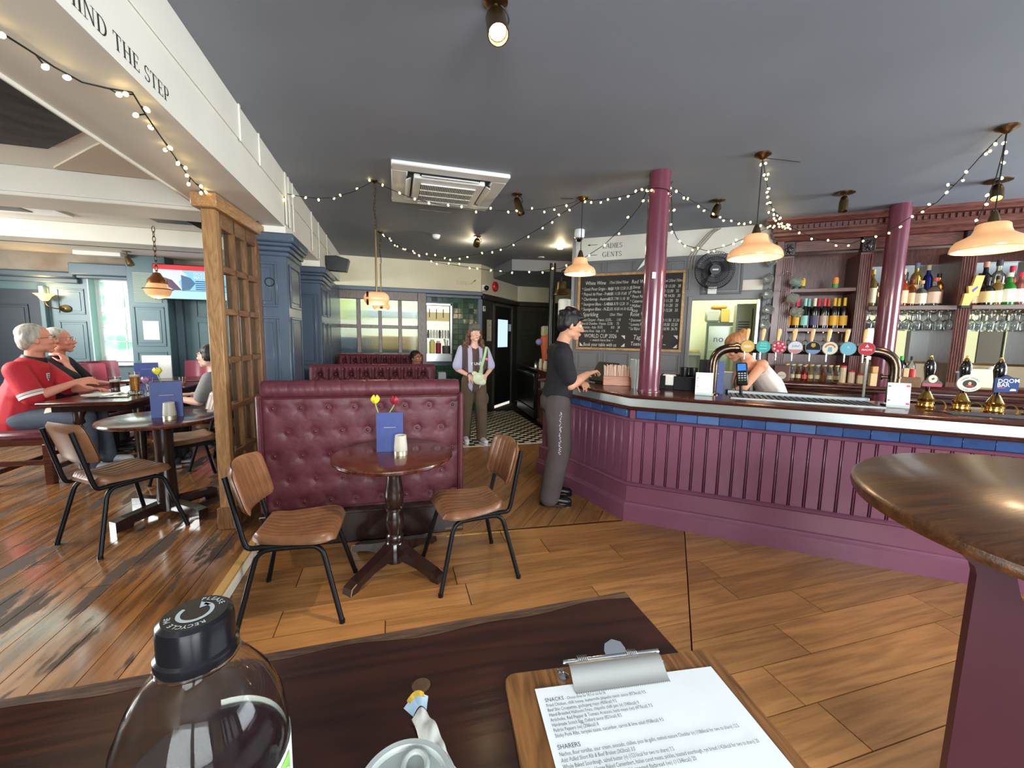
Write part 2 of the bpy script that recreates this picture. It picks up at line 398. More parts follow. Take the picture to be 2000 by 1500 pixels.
M_BLKMAT = mat('black_matt', (14, 14, 15), .7)
M_OAK = wood('oak_floor', (120, 80, 44), (162, 114, 66), .32, 3, (.8, 9, 9), objvar=.16, rings=.8, bump=.12)
M_MAROON = mat('maroon_paint', (124, 74, 94), .28, var=.05, scale=5, bump=.05, objvar=.05)
M_DWOOD = wood('dark_red_wood', (40, 16, 12), (84, 38, 26), .2, 6, (1, 12, 12), coat=.3, objvar=.08)
M_DWOODV = wood('dark_red_wood_upright', (44, 20, 16), (92, 48, 36), .3, 6, (12, 12, 1), objvar=.08)
M_MWOODV = wood('oak_post', (84, 56, 34), (126, 88, 54), .4, 5, (10, 10, 1), objvar=.1)
M_MWOOD = wood('oak_rail', (84, 56, 34), (126, 88, 54), .4, 5, (10, 1, 10), objvar=.1)
M_BWOODV = wood('brown_glazing_wood', (84, 66, 56), (120, 98, 86), .35, 5, (10, 10, 1), objvar=.08)
M_BLACKW = wood('black_stained_wood', (20, 13, 12), (46, 26, 22), .22, 6, (10, 10, 1), coat=.25, objvar=.05)
M_STEEL = mat('brushed_steel', (196, 200, 200), .28, 1, bump=.05, scale=60, stretch=(.05, 1, 1))
M_CHROME = mat('chrome', (220, 222, 222), .12, 1)
M_BRASS = mat('brass', (196, 158, 82), .2, 1)
M_ABRASS = mat('aged_brass', (120, 98, 66), .32, 1)
M_BRONZE = mat('bronze_pipe', (92, 78, 66), .22, 1)
M_BLKMET = mat('black_metal', (24, 25, 27), .38, .6)
M_GLASS = mat('clear_glass', (250, 252, 250), .02, trans=1, ior=1.45)
M_THIN = mat('thin_glass', (235, 244, 240), .05, trans=1, ior=1.12)
M_CABLE = mat('cable', (16, 18, 16), .6)
def floor_old():
    m = bpy.data.materials.new('worn_floorboards'); m.use_nodes = True; nt = m.node_tree; b = nt.nodes['Principled BSDF']; L = nt.links.new; N = nt.nodes.new
    tc = N('ShaderNodeTexCoord'); geo = N('ShaderNodeNewGeometry')
    mp = N('ShaderNodeMapping'); mp.inputs['Scale'].default_value = (9, .8, 1); L(geo.outputs['Position'], mp.inputs[0])
    n1 = N('ShaderNodeTexNoise'); n1.inputs['Scale'].default_value = 3; n1.inputs['Detail'].default_value = 6; L(mp.outputs[0], n1.inputs[0])
    mp2 = N('ShaderNodeMapping'); mp2.inputs['Scale'].default_value = (4.5, 1.1, 1); mp2.inputs['Location'].default_value = (.3, .1, 0); L(geo.outputs['Position'], mp2.inputs[0])
    n2 = N('ShaderNodeTexNoise'); n2.inputs['Scale'].default_value = 1.3; n2.inputs['Detail'].default_value = 8; n2.inputs['Roughness'].default_value = .62; L(mp2.outputs[0], n2.inputs[0])
    oi = N('ShaderNodeObjectInfo'); mr = N('ShaderNodeMapRange'); mr.inputs[3].default_value = .78; mr.inputs[4].default_value = 1.18; L(oi.outputs['Random'], mr.inputs[0])
    c1 = N('ShaderNodeMix'); c1.data_type = 'RGBA'; c1.inputs[6].default_value = lin((104, 66, 36)); c1.inputs[7].default_value = lin((160, 108, 62))
    g = N('ShaderNodeMapRange'); g.inputs[1].default_value = .35; g.inputs[2].default_value = .65; L(n1.outputs[0], g.inputs[0]); L(g.outputs[0], c1.inputs[0])
    worn = N('ShaderNodeMapRange'); worn.inputs[1].default_value = .53; worn.inputs[2].default_value = .57; L(n2.outputs[0], worn.inputs[0])
    c2 = N('ShaderNodeMix'); c2.data_type = 'RGBA'; c2.inputs[7].default_value = lin((70, 50, 36)); L(c1.outputs[2], c2.inputs[6]); L(worn.outputs[0], c2.inputs[0])
    hs = N('ShaderNodeHueSaturation'); L(mr.outputs[0], hs.inputs['Value']); L(c2.outputs[2], hs.inputs['Color']); L(hs.outputs[0], b.inputs['Base Color'])
    rg = N('ShaderNodeMapRange'); rg.inputs[3].default_value = .16; rg.inputs[4].default_value = .62; L(worn.outputs[0], rg.inputs[0]); L(rg.outputs[0], b.inputs['Roughness'])
    ct = N('ShaderNodeMapRange'); ct.inputs[3].default_value = 1; ct.inputs[4].default_value = 0; L(worn.outputs[0], ct.inputs[0]); L(ct.outputs[0], b.inputs['Coat Weight']); b.inputs['Coat Roughness'].default_value = .16
    bp = N('ShaderNodeBump'); bp.inputs['Strength'].default_value = .12; bp.inputs['Distance'].default_value = .004; L(n1.outputs[0], bp.inputs['Height']); L(bp.outputs[0], b.inputs['Normal'])
    return m
M_OLDF = floor_old()
# ---------------------------------------------------------------- floors
fl = struct(MB().box(-.93, 7, -2.9, 10.6, -.12, -.013).build('floor', mat('floor_base', (22, 14, 9), .9), smooth=0), 'oak board floor of the bar area')
def lay_planks(parent, poly, ang, width, lens, z0, z1, m, off=0, gap=.0026, name='plank', seedv=1, bev=.0):
    """Boards running at angle ang that fill a convex polygon, each its own part."""
    rnd = random.Random(seedv); ca, sa = math.cos(ang), math.sin(ang); pl = inside_planes(poly)
    us = [x * ca + y * sa for x, y in poly]; vs = [-x * sa + y * ca for x, y in poly]
    v = min(vs) + off
    while v < max(vs):
        u = min(us) - rnd.uniform(0, lens[1])
        while u < max(us):
            ln = rnd.uniform(*lens); q = [(u + gap, v + gap), (u + ln - gap, v + gap), (u + ln - gap, v + width - gap), (u + gap, v + width - gap)]
            q = [(a * ca - c * sa, a * sa + c * ca) for a, c in q]; q = clip(q, pl)
            if q:
                cx = sum(p[0] for p in q) / len(q); cy = sum(p[1] for p in q) / len(q)
                # local x runs along the board so the grain follows it
                loc = [((p[0] - cx) * ca + (p[1] - cy) * sa, -(p[0] - cx) * sa + (p[1] - cy) * ca) for p in q]
                o = MB().prism(loc, z0, z1).build(name, m, parent, smooth=0, norm=False); o.location = (cx, cy, 0); o.rotation_euler = (0, 0, ang)
            u += ln
        v += width
lay_planks(fl, [(-.915, .4), (.52, .4), (2.19, 2.595), (1.815, 2.88), (.4, 2.99), (-.915, 3.06)], 0, .212, (.8, 1.7), -.013, 0, M_OAK, off=.02, seedv=3)
lay_planks(fl, [(.53, .4), (4.8, .4), (4.8, .6), (2.195, 2.59)], 0, .212, (.9, 1.9), -.013, 0, M_OAK, off=.1, seedv=5)
lay_planks(fl, [(-.3, 3.08), (.4, 3.0), (1.815, 2.895), (2.3, 3.6), (2.3, 5.4), (-.3, 5.4)], math.radians(50.7), .175, (1.2, 2.4), -.013, 0, M_OAK, seedv=8)
MB().box(.36, 1.8, -.011, .011, 0, .003).build('threshold_strip', M_BRASS, fl).location = (0, 0, 0)
for o in fl.children:
    if o.name.startswith('threshold'): o.location = (0, 2.985, 0); o.rotation_euler = (0, 0, math.radians(-3.8))
MB().box(.5, 2.35, 5.385, 5.425, -.013, .004).build('threshold_strip', mat('cream_strip', (216, 205, 178), .5), fl)
m_tw = mat('white_floor_tile', (214, 204, 178), .3, var=.06, scale=20); m_tb = mat('black_floor_tile', (22, 21, 20), .3)
T = .09
tile_w = bpy.data.meshes.new('tile'); tmpo = MB().box(-T / 2 + .001, T / 2 - .001, -T / 2 + .001, T / 2 - .001, -.013, .002).build('tile_proto', m_tw, smooth=0); tile_w = tmpo.data
tile_b = tile_w.copy(); tile_b.materials.clear(); tile_b.materials.append(m_tb); bpy.data.objects.remove(tmpo)
rest = MB()
for j in range(28):
    for i in range(20):
        x = .52 + (i + .5) * T; y = 5.43 + (j + .5) * T
        if j < 14: o = link('tile', tile_b if (i + j) % 2 else tile_w, fl); o.location = (x, y, 0)
        else: rest.cur = (i + j) % 2; rest.box(x - T / 2 + .001, x + T / 2 - .001, y - T / 2 + .001, y + T / 2 - .001, -.013, .002)
o = rest.build('tiles', [m_tw, m_tb], fl, smooth=0); o['kind'] = 'stuff'
MB().box(.6, 2.6, 7.95, 9.2, -.013, .006).build('dark_mat', mat('dark_mat', (34, 34, 30), .9, var=.2, scale=60), fl)
fr = struct(MB().box(-6.4, -.93, -2.9, 7.95, -.12, .087).build('floor_raised', mat('floor_base', (22, 14, 9), .9), smooth=0), 'raised floor of old worn boards on the left')
lay_planks(fr, [(-5.2, 1.2), (-.95, 1.2), (-.95, 7.8), (-5.2, 7.8)], PI / 2, .142, (1.6, 3.2), .087, .1, M_OLDF, seedv=4, gap=.0022)
MB().box(-.955, -.905, -2.9, 4.0, .088, .103, .004).build('nosing', mat('pale_nosing', (176, 140, 84), .4), fr)
MB().box(-.928, -.918, -2.9, 4.0, 0, .088).build('riser', mat('white_riser', (214, 206, 190), .5, var=.1, scale=6), fr)
# ---------------------------------------------------------------- ceilings and beam
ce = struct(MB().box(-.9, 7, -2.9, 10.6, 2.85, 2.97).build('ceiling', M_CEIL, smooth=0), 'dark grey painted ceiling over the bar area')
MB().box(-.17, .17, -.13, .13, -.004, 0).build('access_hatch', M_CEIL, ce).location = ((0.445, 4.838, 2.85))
bh = [(1.925, 8.159), (2.001, 7.087), (3.0, 6.9), (7, 6.9), (7, 10.5), (2.6, 9.9)]
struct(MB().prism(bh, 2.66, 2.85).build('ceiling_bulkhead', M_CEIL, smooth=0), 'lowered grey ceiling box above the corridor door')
cl = sroot('ceiling_left', 'cream ceiling with downstand beams over the left room')
MB().box(-6.4, -1.33, -2.9, 6.3, 2.6, 2.7).box(-6.4, -1.33, 6.95, 7.95, 2.6, 2.7).box(-6.4, -5.9, 6.3, 6.95, 2.6, 2.7).build('ceiling_plane', M_CREAM, cl, smooth=0)
for y0, y1, z in ((3.75, 4.12, 2.4), (5.5, 5.8, 2.42)):
    MB().box(-6.4, -1.33, y0, y1, z, 2.6, .006).build('cross_beam', M_CREAM, cl)
MB().box(-6.4, -1.34, 3.735, 3.75, 2.425, 2.435).build('cable_run', M_CREAM, cl)
MB().prism([(-4.6, 1), (-1.34, 1), (-1.34, 2.7), (-1.74, 3.07), (-2.01, 3.32), (-4.6, 3.32)], 2.585, 2.6).build('patterned_panel', M_PATT, cl, smooth=0)
MB().prism([(-2.22, 3.7), (-1.72, 3.2), (-1.34, 2.85), (-1.34, 3.74)], 2.588, 2.6).build('recess_shadow_panel', M_RECESS_SHADOW, cl, smooth=0)  # shade of the ceiling recess put in as a flat beige panel
MB().box(-3.75, -3.0, 4.6, 5.2, 2.585, 2.6).build('vent_frame', M_WHITE, cl)
MB().box(-3.55, -3.25, 4.75, 5.1, 2.58, 2.59).build('vent_grille', M_DARKP, cl)
sk = sroot('window_2', 'long bright roof light across the left room ceiling')
MB().box(-5.9, -1.33, 6.95, 6.97, 2.6, 2.95).box(-5.9, -1.33, 6.28, 6.3, 2.6, 2.95).box(-5.92, -5.9, 6.3, 6.95, 2.6, 2.95).build('well', M_WHITE, sk, smooth=0)
MB().box(-5.9, -1.33, 6.3, 6.95, 2.9, 2.92).build('pane', mat('daylight_pane', (214, 246, 236), .5, emit=5.0), sk, smooth=0)
for k in range(6): MB().box(-5.2 + .72 * k, -5.08 + .72 * k, 6.91, 6.96, 2.66, 2.72).build('bracket', M_GREY, sk)
bm_ = sroot('beam', 'long cream boxed beam lettered above the step')
MB().box(-1.33, -.885, -2.9, 7.8, 2.40, 2.85).build('beam_box', M_CREAM, bm_, smooth=0)
MB().box(-.885, -.876, -2.9, 7.8, 2.652, 2.85, .003).build('upper_fascia', M_CREAM, bm_)
MB().box(-1.345, -1.33, -2.9, 7.8, 2.385, 2.42, .004).build('soffit_bead', M_CREAM, bm_)
for y, w in ((2.96, .025), (3.335, .02), (4.03, .05), (4.14, .04), (4.3, .02), (5.2, .03), (5.65, .03), (6.3, .02)):
    MB().box(-.876, -.866, y, y + w, 2.64 if y < 4 else 2.42, 2.85, .003).build('batten', M_CREAM, bm_)
tb = MB(); serif_text(tb, 'MIND THE STEP', frame_M((-.8838, 1.30, 2.437), (0, 1, 0), (0, 0, 1)), .054 * 1.0, gap=.05)
yy = [p.y for p in tb.v]; k = (2.150 - 1.565) / (max(yy) - min(yy)); y0 = min(yy)
tb.v = [Vector((p.x, 1.565 + (p.y - y0) * k, p.z)) for p in tb.v]
tb.build('lettering', mat('dark_lettering', (44, 44, 42), .6), bm_, smooth=0)
# ---------------------------------------------------------------- walls
def wall_with_holes(name, m, parent, x0, x1, z0, z1, y0, y1, holes):
    xs = sorted({x0, x1, *[h[0] for h in holes], *[h[1] for h in holes]}); zs = sorted({z0, z1, *[h[2] for h in holes], *[h[3] for h in holes]}); mb = MB()
    for i in range(len(xs) - 1):
        run = None
        for j in range(len(zs) - 1):
            cx = (xs[i] + xs[i + 1]) / 2; cz = (zs[j] + zs[j + 1]) / 2
            if any(h[0] < cx < h[1] and h[2] < cz < h[3] for h in holes):
                if run is not None: mb.box(xs[i], xs[i + 1], y0, y1, run, zs[j]); run = None
            elif run is None: run = zs[j]
        if run is not None: mb.box(xs[i], xs[i + 1], y0, y1, run, zs[-1])
    return mb.build(name, m, parent, smooth=0)
def panel(parent, M, x0, x1, z0, z1, m, name='panel', r=.022, d=.012, field=.05):
    """A moulded panel on a wall face: M maps local (x along, y out, z up)."""
    mb = MB(M)
    for a in ((x0, x1, z0, z0 + r), (x0, x1, z1 - r, z1), (x0, x0 + r, z0 + r, z1 - r), (x1 - r, x1, z0 + r, z1 - r)): mb.box(a[0], a[1], 0, d, a[2], a[3], .004)
    if x1 - x0 > 4 * field and z1 - z0 > 4 * field: mb.box(x0 + field, x1 - field, 0, d * .6, z0 + field, z1 - field, .005)
    return mb.build(name, m, parent)
def face(o, deg):
    """Wall face frame: origin o, x runs along angle deg, y points out of the wall (to the right of travel)."""
    a = math.radians(deg); c, s = math.cos(a), math.sin(a)
    return Matrix(((c, s, 0, o[0]), (s, -c, 0, o[1]), (0, 0, 1, o[2]), (0, 0, 0, 1)))
# back wall (main room part)
wb = sroot('wall_back', 'back wall with glazed wooden screen, hatch and green tiles')
wall_with_holes('wall_face', M_WARMW, wb, -1.33, 1.6, 2.3, 2.85, 7.8, 7.95, [])
wall_with_holes('wall_base', M_BLUE, wb, -1.33, 1.6, 0, 2.3, 7.83, 7.95, [(-.97, .54, 1.1, 2.2), (.59, 1.02, 1.15, 2.06)])
MB().box(-1.33, 1.62, 7.72, 7.83, 2.26, 2.335, .012).box(-1.33, 1.6, 7.76, 7.83, 2.2, 2.26, .01).build('rail', mat('blue_grey_rail', (96, 108, 124), .35), wb)
MB().box(1.53, 1.62, 7.74, 7.83, 0, 2.2, .008).build('pilaster', mat('blue_grey_rail', (96, 108, 124), .35), wb)
lt = MB(); serif_text(lt, 'LADIES', frame_M((1.137, 7.798, 2.458), (1, 0, 0), (0, 0, 1)), .06); lt.build('lettering', mat('faint_lettering', (196, 184, 156), .6), wb, smooth=0)
ar = MB(frame_M((1.447, 7.797, 2.512), (.75, 0, .66), (-.66, 0, .75))); ar.box(-.06, .05, -.004, .004, 0, .001).add([(.03, -.015, .001), (.075, 0, .001), (.03, .015, .001)], [(0, 1, 2)]); ar.build('arrow', mat('grey_lettering', (96, 90, 78), .6), wb, smooth=0)
# green tiles round the hatch
TG = .098; gm = [mat('green_glazed_tile%d' % k, c, .08, bump=.25, scale=9, coat=.5) for k, c in enumerate(((30, 74, 50), (38, 84, 60), (24, 62, 40)))]
gmesh = []
for k in range(3):
    t_ = MB().box(-TG / 2 + .003, TG / 2 - .003, 0, .014, -TG / 2 + .003, TG / 2 - .003, .004).build('green_tile_proto', gm[k]); gmesh.append(t_.data); bpy.data.objects.remove(t_)
rg = random.Random(2)
for i in range(10):
    for j in range(22):
        x = .60 + (i + .5) * TG - .02; z = .06 + (j + .5) * TG
        if x > 1.53 or (x - TG / 2 < 1.045 and x + TG / 2 > .56 and z + TG / 2 > 1.0 and z - TG / 2 < 2.09): continue
        o = link('green_tile', rg.choice(gmesh), wb); o.location = (x, 7.816, z); o.rotation_euler = (rg.uniform(-.02, .02), 0, rg.uniform(-.025, .025))
MB().box(.57, 1.05, 7.80, 7.825, 1.145, 1.16).box(1.02, 1.05, 7.80, 7.95, 1.15, 2.09).box(.57, 1.05, 7.80, 7.95, 2.06, 2.09).build('hatch_frame', M_STEEL, wb)
MB().box(.565, 1.05, 7.79, 7.82, 1.015, 1.15, .004).build('steel_sill', M_STEEL, wb)
# glazed screen
gs = sroot('window_1', 'wooden screen of eight reeded glass panes in the back wall')
xs = [(-.925, -.63), (-.56, -.265), (-.205, .075), (.14, .42)]; zr = [(1.17, 1.61), (1.67, 2.115)]
fm = MB(); fm.box(-1.1, -.925, 7.74, 7.83, .4, 2.27, .006).box(.42, .575, 7.74, 7.83, 0, 2.27, .006).box(-.925, .42, 7.74, 7.83, 2.115, 2.27, .006).box(-.925, .42, 7.74, 7.83, .9, 1.17, .006)
fm.build('frame', M_BWOODV, gs)
for k in range(3): MB().box(xs[k][1], xs[k + 1][0], 7.75, 7.82, 1.17, 2.115, .006).build('mullion', M_BWOODV, gs)
MB().box(-.925, .42, 7.752, 7.818, 1.61, 1.67, .006).build('transom', M_BWOODV, gs)
m_reed = mat('reeded_glass', (236, 244, 242), .12, trans=1, ior=1.3)
for (a, c) in xs:
    for (z0, z1) in zr:
        n = 22; w = c - a
        def fn(u, v, a=a, w=w, z0=z0, z1=z1): return (a + w * u, 7.785 - .0035 * abs(math.sin(PI * u * n)), z0 + (z1 - z0) * v)
        mb = MB().grid(fn, n * 4, 1); mb.box(a, c, 7.787, 7.789, z0, z1); mb.build('pane', m_reed, gs, norm=False)
# back wall of the left room
M_LW = M_TEAL
wl = sroot('wall_left', 'teal panelled back wall of the left room')
wall_with_holes('wall_face', M_LW, wl, -6.4, -1.33, 0, 2.6, 7.8, 8.1, [(-4.42, -3.55, 1.0, 2.29)])
MB().box(-6.4, -1.33, 7.788, 7.8, 2.33, 2.6).build('plaster_band', M_PLAST, wl, smooth=0)
MB().box(-6.4, -4.5, 7.68, 7.8, 2.24, 2.33, .02).box(-6.4, -4.5, 7.74, 7.8, 2.17, 2.24, .01).build('cornice', mat('dark_slate_cornice', (84, 98, 108), .4), wl)
MB().box(-4.52, -3.3, 7.60, 7.8, 2.29, 2.46, .015).box(-4.47, -3.3, 7.66, 7.8, 2.25, 2.29, .01).build('window_hood', mat('slate_hood', (92, 108, 118), .4), wl)
F = face((-6.4, 7.8, 0), 0)
for a, c, z0, z1 in ((1.6, 1.93, 1.72, 2.1), (1.6, 1.93, 1.0, 1.62), (1.45, 1.93, .3, .9), (3.35, 3.72, 1.72, 2.0), (3.85, 4.25, 1.1, 1.66), (4.35, 4.75, 1.1, 1.66), (3.35, 3.75, 1.1, 1.66), (3.35, 3.75, .4, .98), (3.85, 4.25, .4, .98), (4.35, 4.75, .4, .98), (1.45, 1.52, 1.0, 2.1)):
    panel(wl, F, a, c, z0, z1, M_LW)
px = MB(); px.box(-3.79, -3.3, 7.52, 7.8, 0, 2.6, .006); px.build('pillar_box', M_LW, wl)
F2 = face((-3.79, 7.52, 0), 0)
panel(wl, F2, .05, .44, .3, .95, M_LW); panel(wl, F2, .05, .44, 1.02, 1.18, M_LW); panel(wl, F2, .05, .44, 1.26, 1.86, M_LW)
for k in range(20): MB().box(-3.71, -3.37, 7.508, 7.52, 1.92 + k * .022, 1.934 + k * .022).build('louvre', mat('pale_louvre', (150, 158, 140), .5), wl, smooth=0)
MB().box(-3.84, -3.79, 7.70, 7.8, 0, 2.5, .01).box(-3.3, -3.2, 7.72, 7.8, 0, 2.25, .01).build('pilaster', mat('dark_slate_cornice', (84, 98, 108), .4), wl)
wn = sroot('window_3', 'white sash window with bright garden light in the left room')
m_pane = bpy.data.materials.new('bright_window_pane'); m_pane.use_nodes = True; nt = m_pane.node_tree; b_ = nt.nodes['Principled BSDF']
tc = nt.nodes.new('ShaderNodeTexCoord'); nz = nt.nodes.new('ShaderNodeTexNoise'); nz.inputs['Scale'].default_value = 4; nz.inputs['Detail'].default_value = 2; nt.links.new(tc.outputs['Object'], nz.inputs[0])
rp = nt.nodes.new('ShaderNodeValToRGB'); rp.color_ramp.elements[0].position = .38; rp.color_ramp.elements[0].color = lin((120, 200, 160)); rp.color_ramp.elements[1].position = .6; rp.color_ramp.elements[1].color = lin((226, 250, 240)); nt.links.new(nz.outputs[0], rp.inputs[0])
nt.links.new(rp.outputs[0], b_.inputs['Emission Color']); b_.inputs['Emission Strength'].default_value = 1.35; b_.inputs['Base Color'].default_value = (.1, .12, .12, 1); b_.inputs['Roughness'].default_value = .1; m_pane.cycles.emission_sampling = 'NONE'
fw = MB(); fw.box(-4.42, -4.36, 7.93, 8.0, 1.0, 2.29, .006).box(-3.61, -3.55, 7.93, 8.0, 1.0, 2.29, .006).box(-4.36, -3.61, 7.93, 8.0, 2.22, 2.29, .006).box(-4.36, -3.61, 7.93, 8.0, 1.0, 1.09, .006).box(-4.36, -3.61, 7.925, 8.0, 1.76, 1.85, .006); fw.build('sash_frame', M_WHITE, wn)
for z in (1.31, 1.52): MB().box(-4.36, -3.61, 7.95, 7.98, z, z + .014).build('glazing_bar', M_WHITE, wn)
MB().box(-4.08, -4.065, 7.95, 7.98, 1.09, 2.22).build('glazing_bar', M_WHITE, wn)
for a, c in ((-4.36, -4.08), (-4.065, -3.61)):
    for z0, z1 in ((1.09, 1.31), (1.324, 1.52), (1.534, 1.76), (1.85, 2.22)): MB().box(a, c, 7.965, 7.969, z0, z1).build('pane', m_pane, wn, smooth=0)
MB().box(-4.46, -3.6, 7.7, 7.93, .95, 1.0, .008).build('sill', M_WHITE, wn)
MB().box(-4.42, -4.405, 7.79, 7.94, 1.0, 2.29).build('reveal', mat('pale_aqua_paint', (172, 208, 200), .4), wn)
d3 = sroot('door_2', 'dark panelled doorway at the left of the teal wall')
MB().box(-6.3, -4.96, 7.74, 7.8, .1, 2.06).build('door_leaf', mat('near_black_blue', (34, 40, 50), .45), d3, smooth=0)
for x0, x1 in ((-6.2, -5.75), (-5.6, -5.1)): panel(d3, face((0, 7.74, 0), 0), x0, x1, .4, 1.85, mat('near_black_blue', (34, 40, 50), .45))
MB().box(-4.96, -4.9, 7.72, 7.8, .1, 2.12, .006).build('architrave', M_LW, d3)
struct(MB().box(-6.55, -6.4, -2.9, 8.1, 0, 2.7).build('wall_far_left', M_TEAL, smooth=0), 'far side wall of the left room')
# pillars
def pillar(label, x0, x1, y0, y1, ztop, cap, near_panels, side_panels):
    r = sroot('pillar', label)
    MB().box(x0, x1, y0, y1, 0, ztop, .006).build('shaft', M_BLUE, r)
    MB().box(x0 - .07 * 0, x1 + .075, y0 - .075, y1 + .02, cap - .075, cap, .012).box(x0, x1 + .055, y0 - .055, y1, cap - .105, cap - .075, .008).box(x0, x1 + .035, y0 - .035, y1, ztop + .02, cap - .105, .01).box(x0, x1 + .018, y0 - .018, y1, ztop - .02, ztop + .02, .01).build('capital', M_BLUE, r)
    MB().box(x0, x1, y0, y1, cap, 2.41).build('necking', M_CREAM, r, smooth=0)
    for a, c, z0, z1 in near_panels: panel(r, face((x0, y0, 0), 0), a, c, z0, z1, M_BLUE)
    for a, c, z0, z1 in side_panels: panel(r, face((x1, y0, 0), 90), a, c, z0, z1, M_BLUE)
    return r
P1 = pillar('slate blue panelled pillar at the end of the oak screen', -1.33, -.88, 4.03, 4.55, 2.17, 2.335, [(.04, .37, 1.72, 2.1), (.04, .37, .95, 1.64), (.04, .37, .15, .85)], [(.06, .46, 1.72, 2.1), (.06, .46, 1.0, 1.64)])
MB().tube([Vector((-1.02 + .035 * math.cos(a * PI / 8), 4.02, 1.93 + .035 * math.sin(a * PI / 8))) for a in range(16)], .004, 6, True).build('cable_loop', M_CABLE, P1)
P2 = pillar('slate blue panelled pillar behind the second booth', -1.33, -.88, 5.72, 6.5, 2.14, 2.32, [(.04, .4, 1.1, 2.0)], [(.06, .35, 1.72, 2.08), (.42, .72, 1.72, 2.08), (.06, .35, .95, 1.64), (.42, .72, .95, 1.64)])
wp = struct(MB().box(-1.33, -1.1, 4.55, 5.72, 0, 1.05).box(-1.33, -.9, 6.5, 7.8, 0, 2.3).build('wall_booths', M_BLUE, smooth=0), 'slate blue low wall behind the booths')
# corridor walls
wc = sroot('wall_corridor', 'angled dark panelled wall with the corridor door')
A = Vector((1.6, 7.8)); Bq = Vector((2.75, 9.2)); ang = math.degrees(math.atan2(Bq.y - A.y, Bq.x - A.x)); Lc = (Bq - A).length
FC = face((A.x, A.y, 0), ang)
MB(FC).box(0, Lc, -.12, 0, 2.3, 2.85).build('wall_face', M_WARMW, wc, smooth=0)
MB(FC).box(0, Lc, -.12, 0, 0, 2.3).build('wall_base', M_DARKP, wc, smooth=0)
MB(FC).box(0, Lc, 0, .07, 2.2, 2.31, .02).build('rail', M_DARKP, wc)
MB().box(2.75, 6, 9.2, 9.35, 2.3, 2.85).build('wall_face', M_WARMW, wc, smooth=0)
MB().box(2.75, 6, 9.2, 9.35, 0, 2.3).build('wall_base', M_DARKP, wc, smooth=0)
MB().box(2.75, 6, 9.12, 9.2, 2.2, 2.31, .02).build('rail', M_DARKP, wc)
for k in range(5):
    for z0, z1 in ((.2, .9), (1.0, 1.55), (1.63, 2.1)): panel(wc, face((2.75, 9.2, 0), 0), .12 + k * .5, .55 + k * .5, z0, z1, M_DARKP)
dr = sroot('door_1', 'black corridor door with a bright window pane')
D0, D1 = .55, 1.42
MB(FC).box(D0, D1, 0, .02, .0, 2.12).build('door_leaf', M_BLACKP, dr, smooth=0)
MB(FC).box(D0 - .05, D0, 0, .05, 0, 2.17, .005).box(D1, D1 + .05, 0, .05, 0, 2.17, .005).box(D0 - .05, D1 + .05, 0, .05, 2.12, 2.17, .005).build('door_frame', mat('worn_dark_frame', (74, 70, 62), .4), dr)
MB(FC).box(D0 + .18, D1 - .2, .02, .024, 1.28, 1.86).build('pane', mat('daylight_blue_pane', (208, 236, 244), .3, emit=1.1), dr, smooth=0)
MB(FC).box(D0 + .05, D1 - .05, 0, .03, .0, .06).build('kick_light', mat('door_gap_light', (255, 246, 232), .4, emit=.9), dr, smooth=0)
MB(FC).box(D1 - .08, D1 - .05, .02, .05, 1.62, 1.78, .003).build('closer', M_STEEL, dr)
# wall behind the bar: local x along u, y towards the room
FB = Matrix(((.774, -.633, 0, 3.259), (-.633, -.774, 0, 4.645), (0, 0, 1, 0), (0, 0, 0, 1)))
wr = sroot('wall_bar', 'grey panelled wall behind the bar with the kitchen doorway')
def wallbar(name, m, u0, u1, z0, z1, d0, d1, b=0): return MB(FB).box(u0, u1, d0, d1, z0, z1, b).build(name, m, wr, smooth=40 if b else 0)
wallbar('wall_face', M_CREAM, -1.12, 5.5, 2.54, 2.85, -.5, -.02)
wallbar('wall_base', M_GREY, -1.12, .42, 0, 2.54, -.5, 0); wallbar('wall_base', M_GREY, 1.17, 1.3, 0, 2.54, -.12, 0); wallbar('wall_lintel', M_GREY, .42, 1.17, 2.0, 2.54, -.12, 0)
wallbar('wall_base', M_GREY, 1.3, 5.5, 0, 2.54, -.55, -.42)
wallbar('lit_wall_end', mat('lit_wall_end_grey', (150, 150, 150), .4), -1.135, -1.09, 0, 2.85, -.5, .012, .005)  # light on the wall's end face put into a paler grey strip
for a, c in ((-1.04, -.7), (-.65, -.3), (-.05, .32)): panel(wr, FB, a, c, 2.36, 2.52, M_GREY); panel(wr, FB, a, c, 1.05, 1.32, M_GREY)
panel(wr, FB, .1, .38, 2.1, 2.5, M_GREY); panel(wr, FB, .5, .95, 2.06, 2.5, mat('dark_grey_panel', (84, 82, 88), .4))
wallbar('door_frame', M_GREY, .37, .42, 0, 2.04, 0, .03, .004); wallbar('door_frame', M_BLACKP, 1.17, 1.22, 0, 2.04, -.12, .03, .004); wallbar('steel_edge', M_STEEL, 1.135, 1.165, 0, 2.0, -.12, -.06)
tx = MB(FB @ Matrix.Rotation(PI / 2, 4, 'X') @ Matrix.Identity(4))
lt = MB()
serif_text(lt, 'LADIES', FB @ Matrix(((1, 0, 0, -.73), (0, 0, 1, -.0185), (0, 1, 0, 2.70), (0, 0, 0, 1))), .062, gap=.05)
serif_text(lt, 'GENTS', FB @ Matrix(((1, 0, 0, -.73), (0, 0, 1, -.0185), (0, 1, 0, 2.59), (0, 0, 0, 1))), .062, gap=.08)
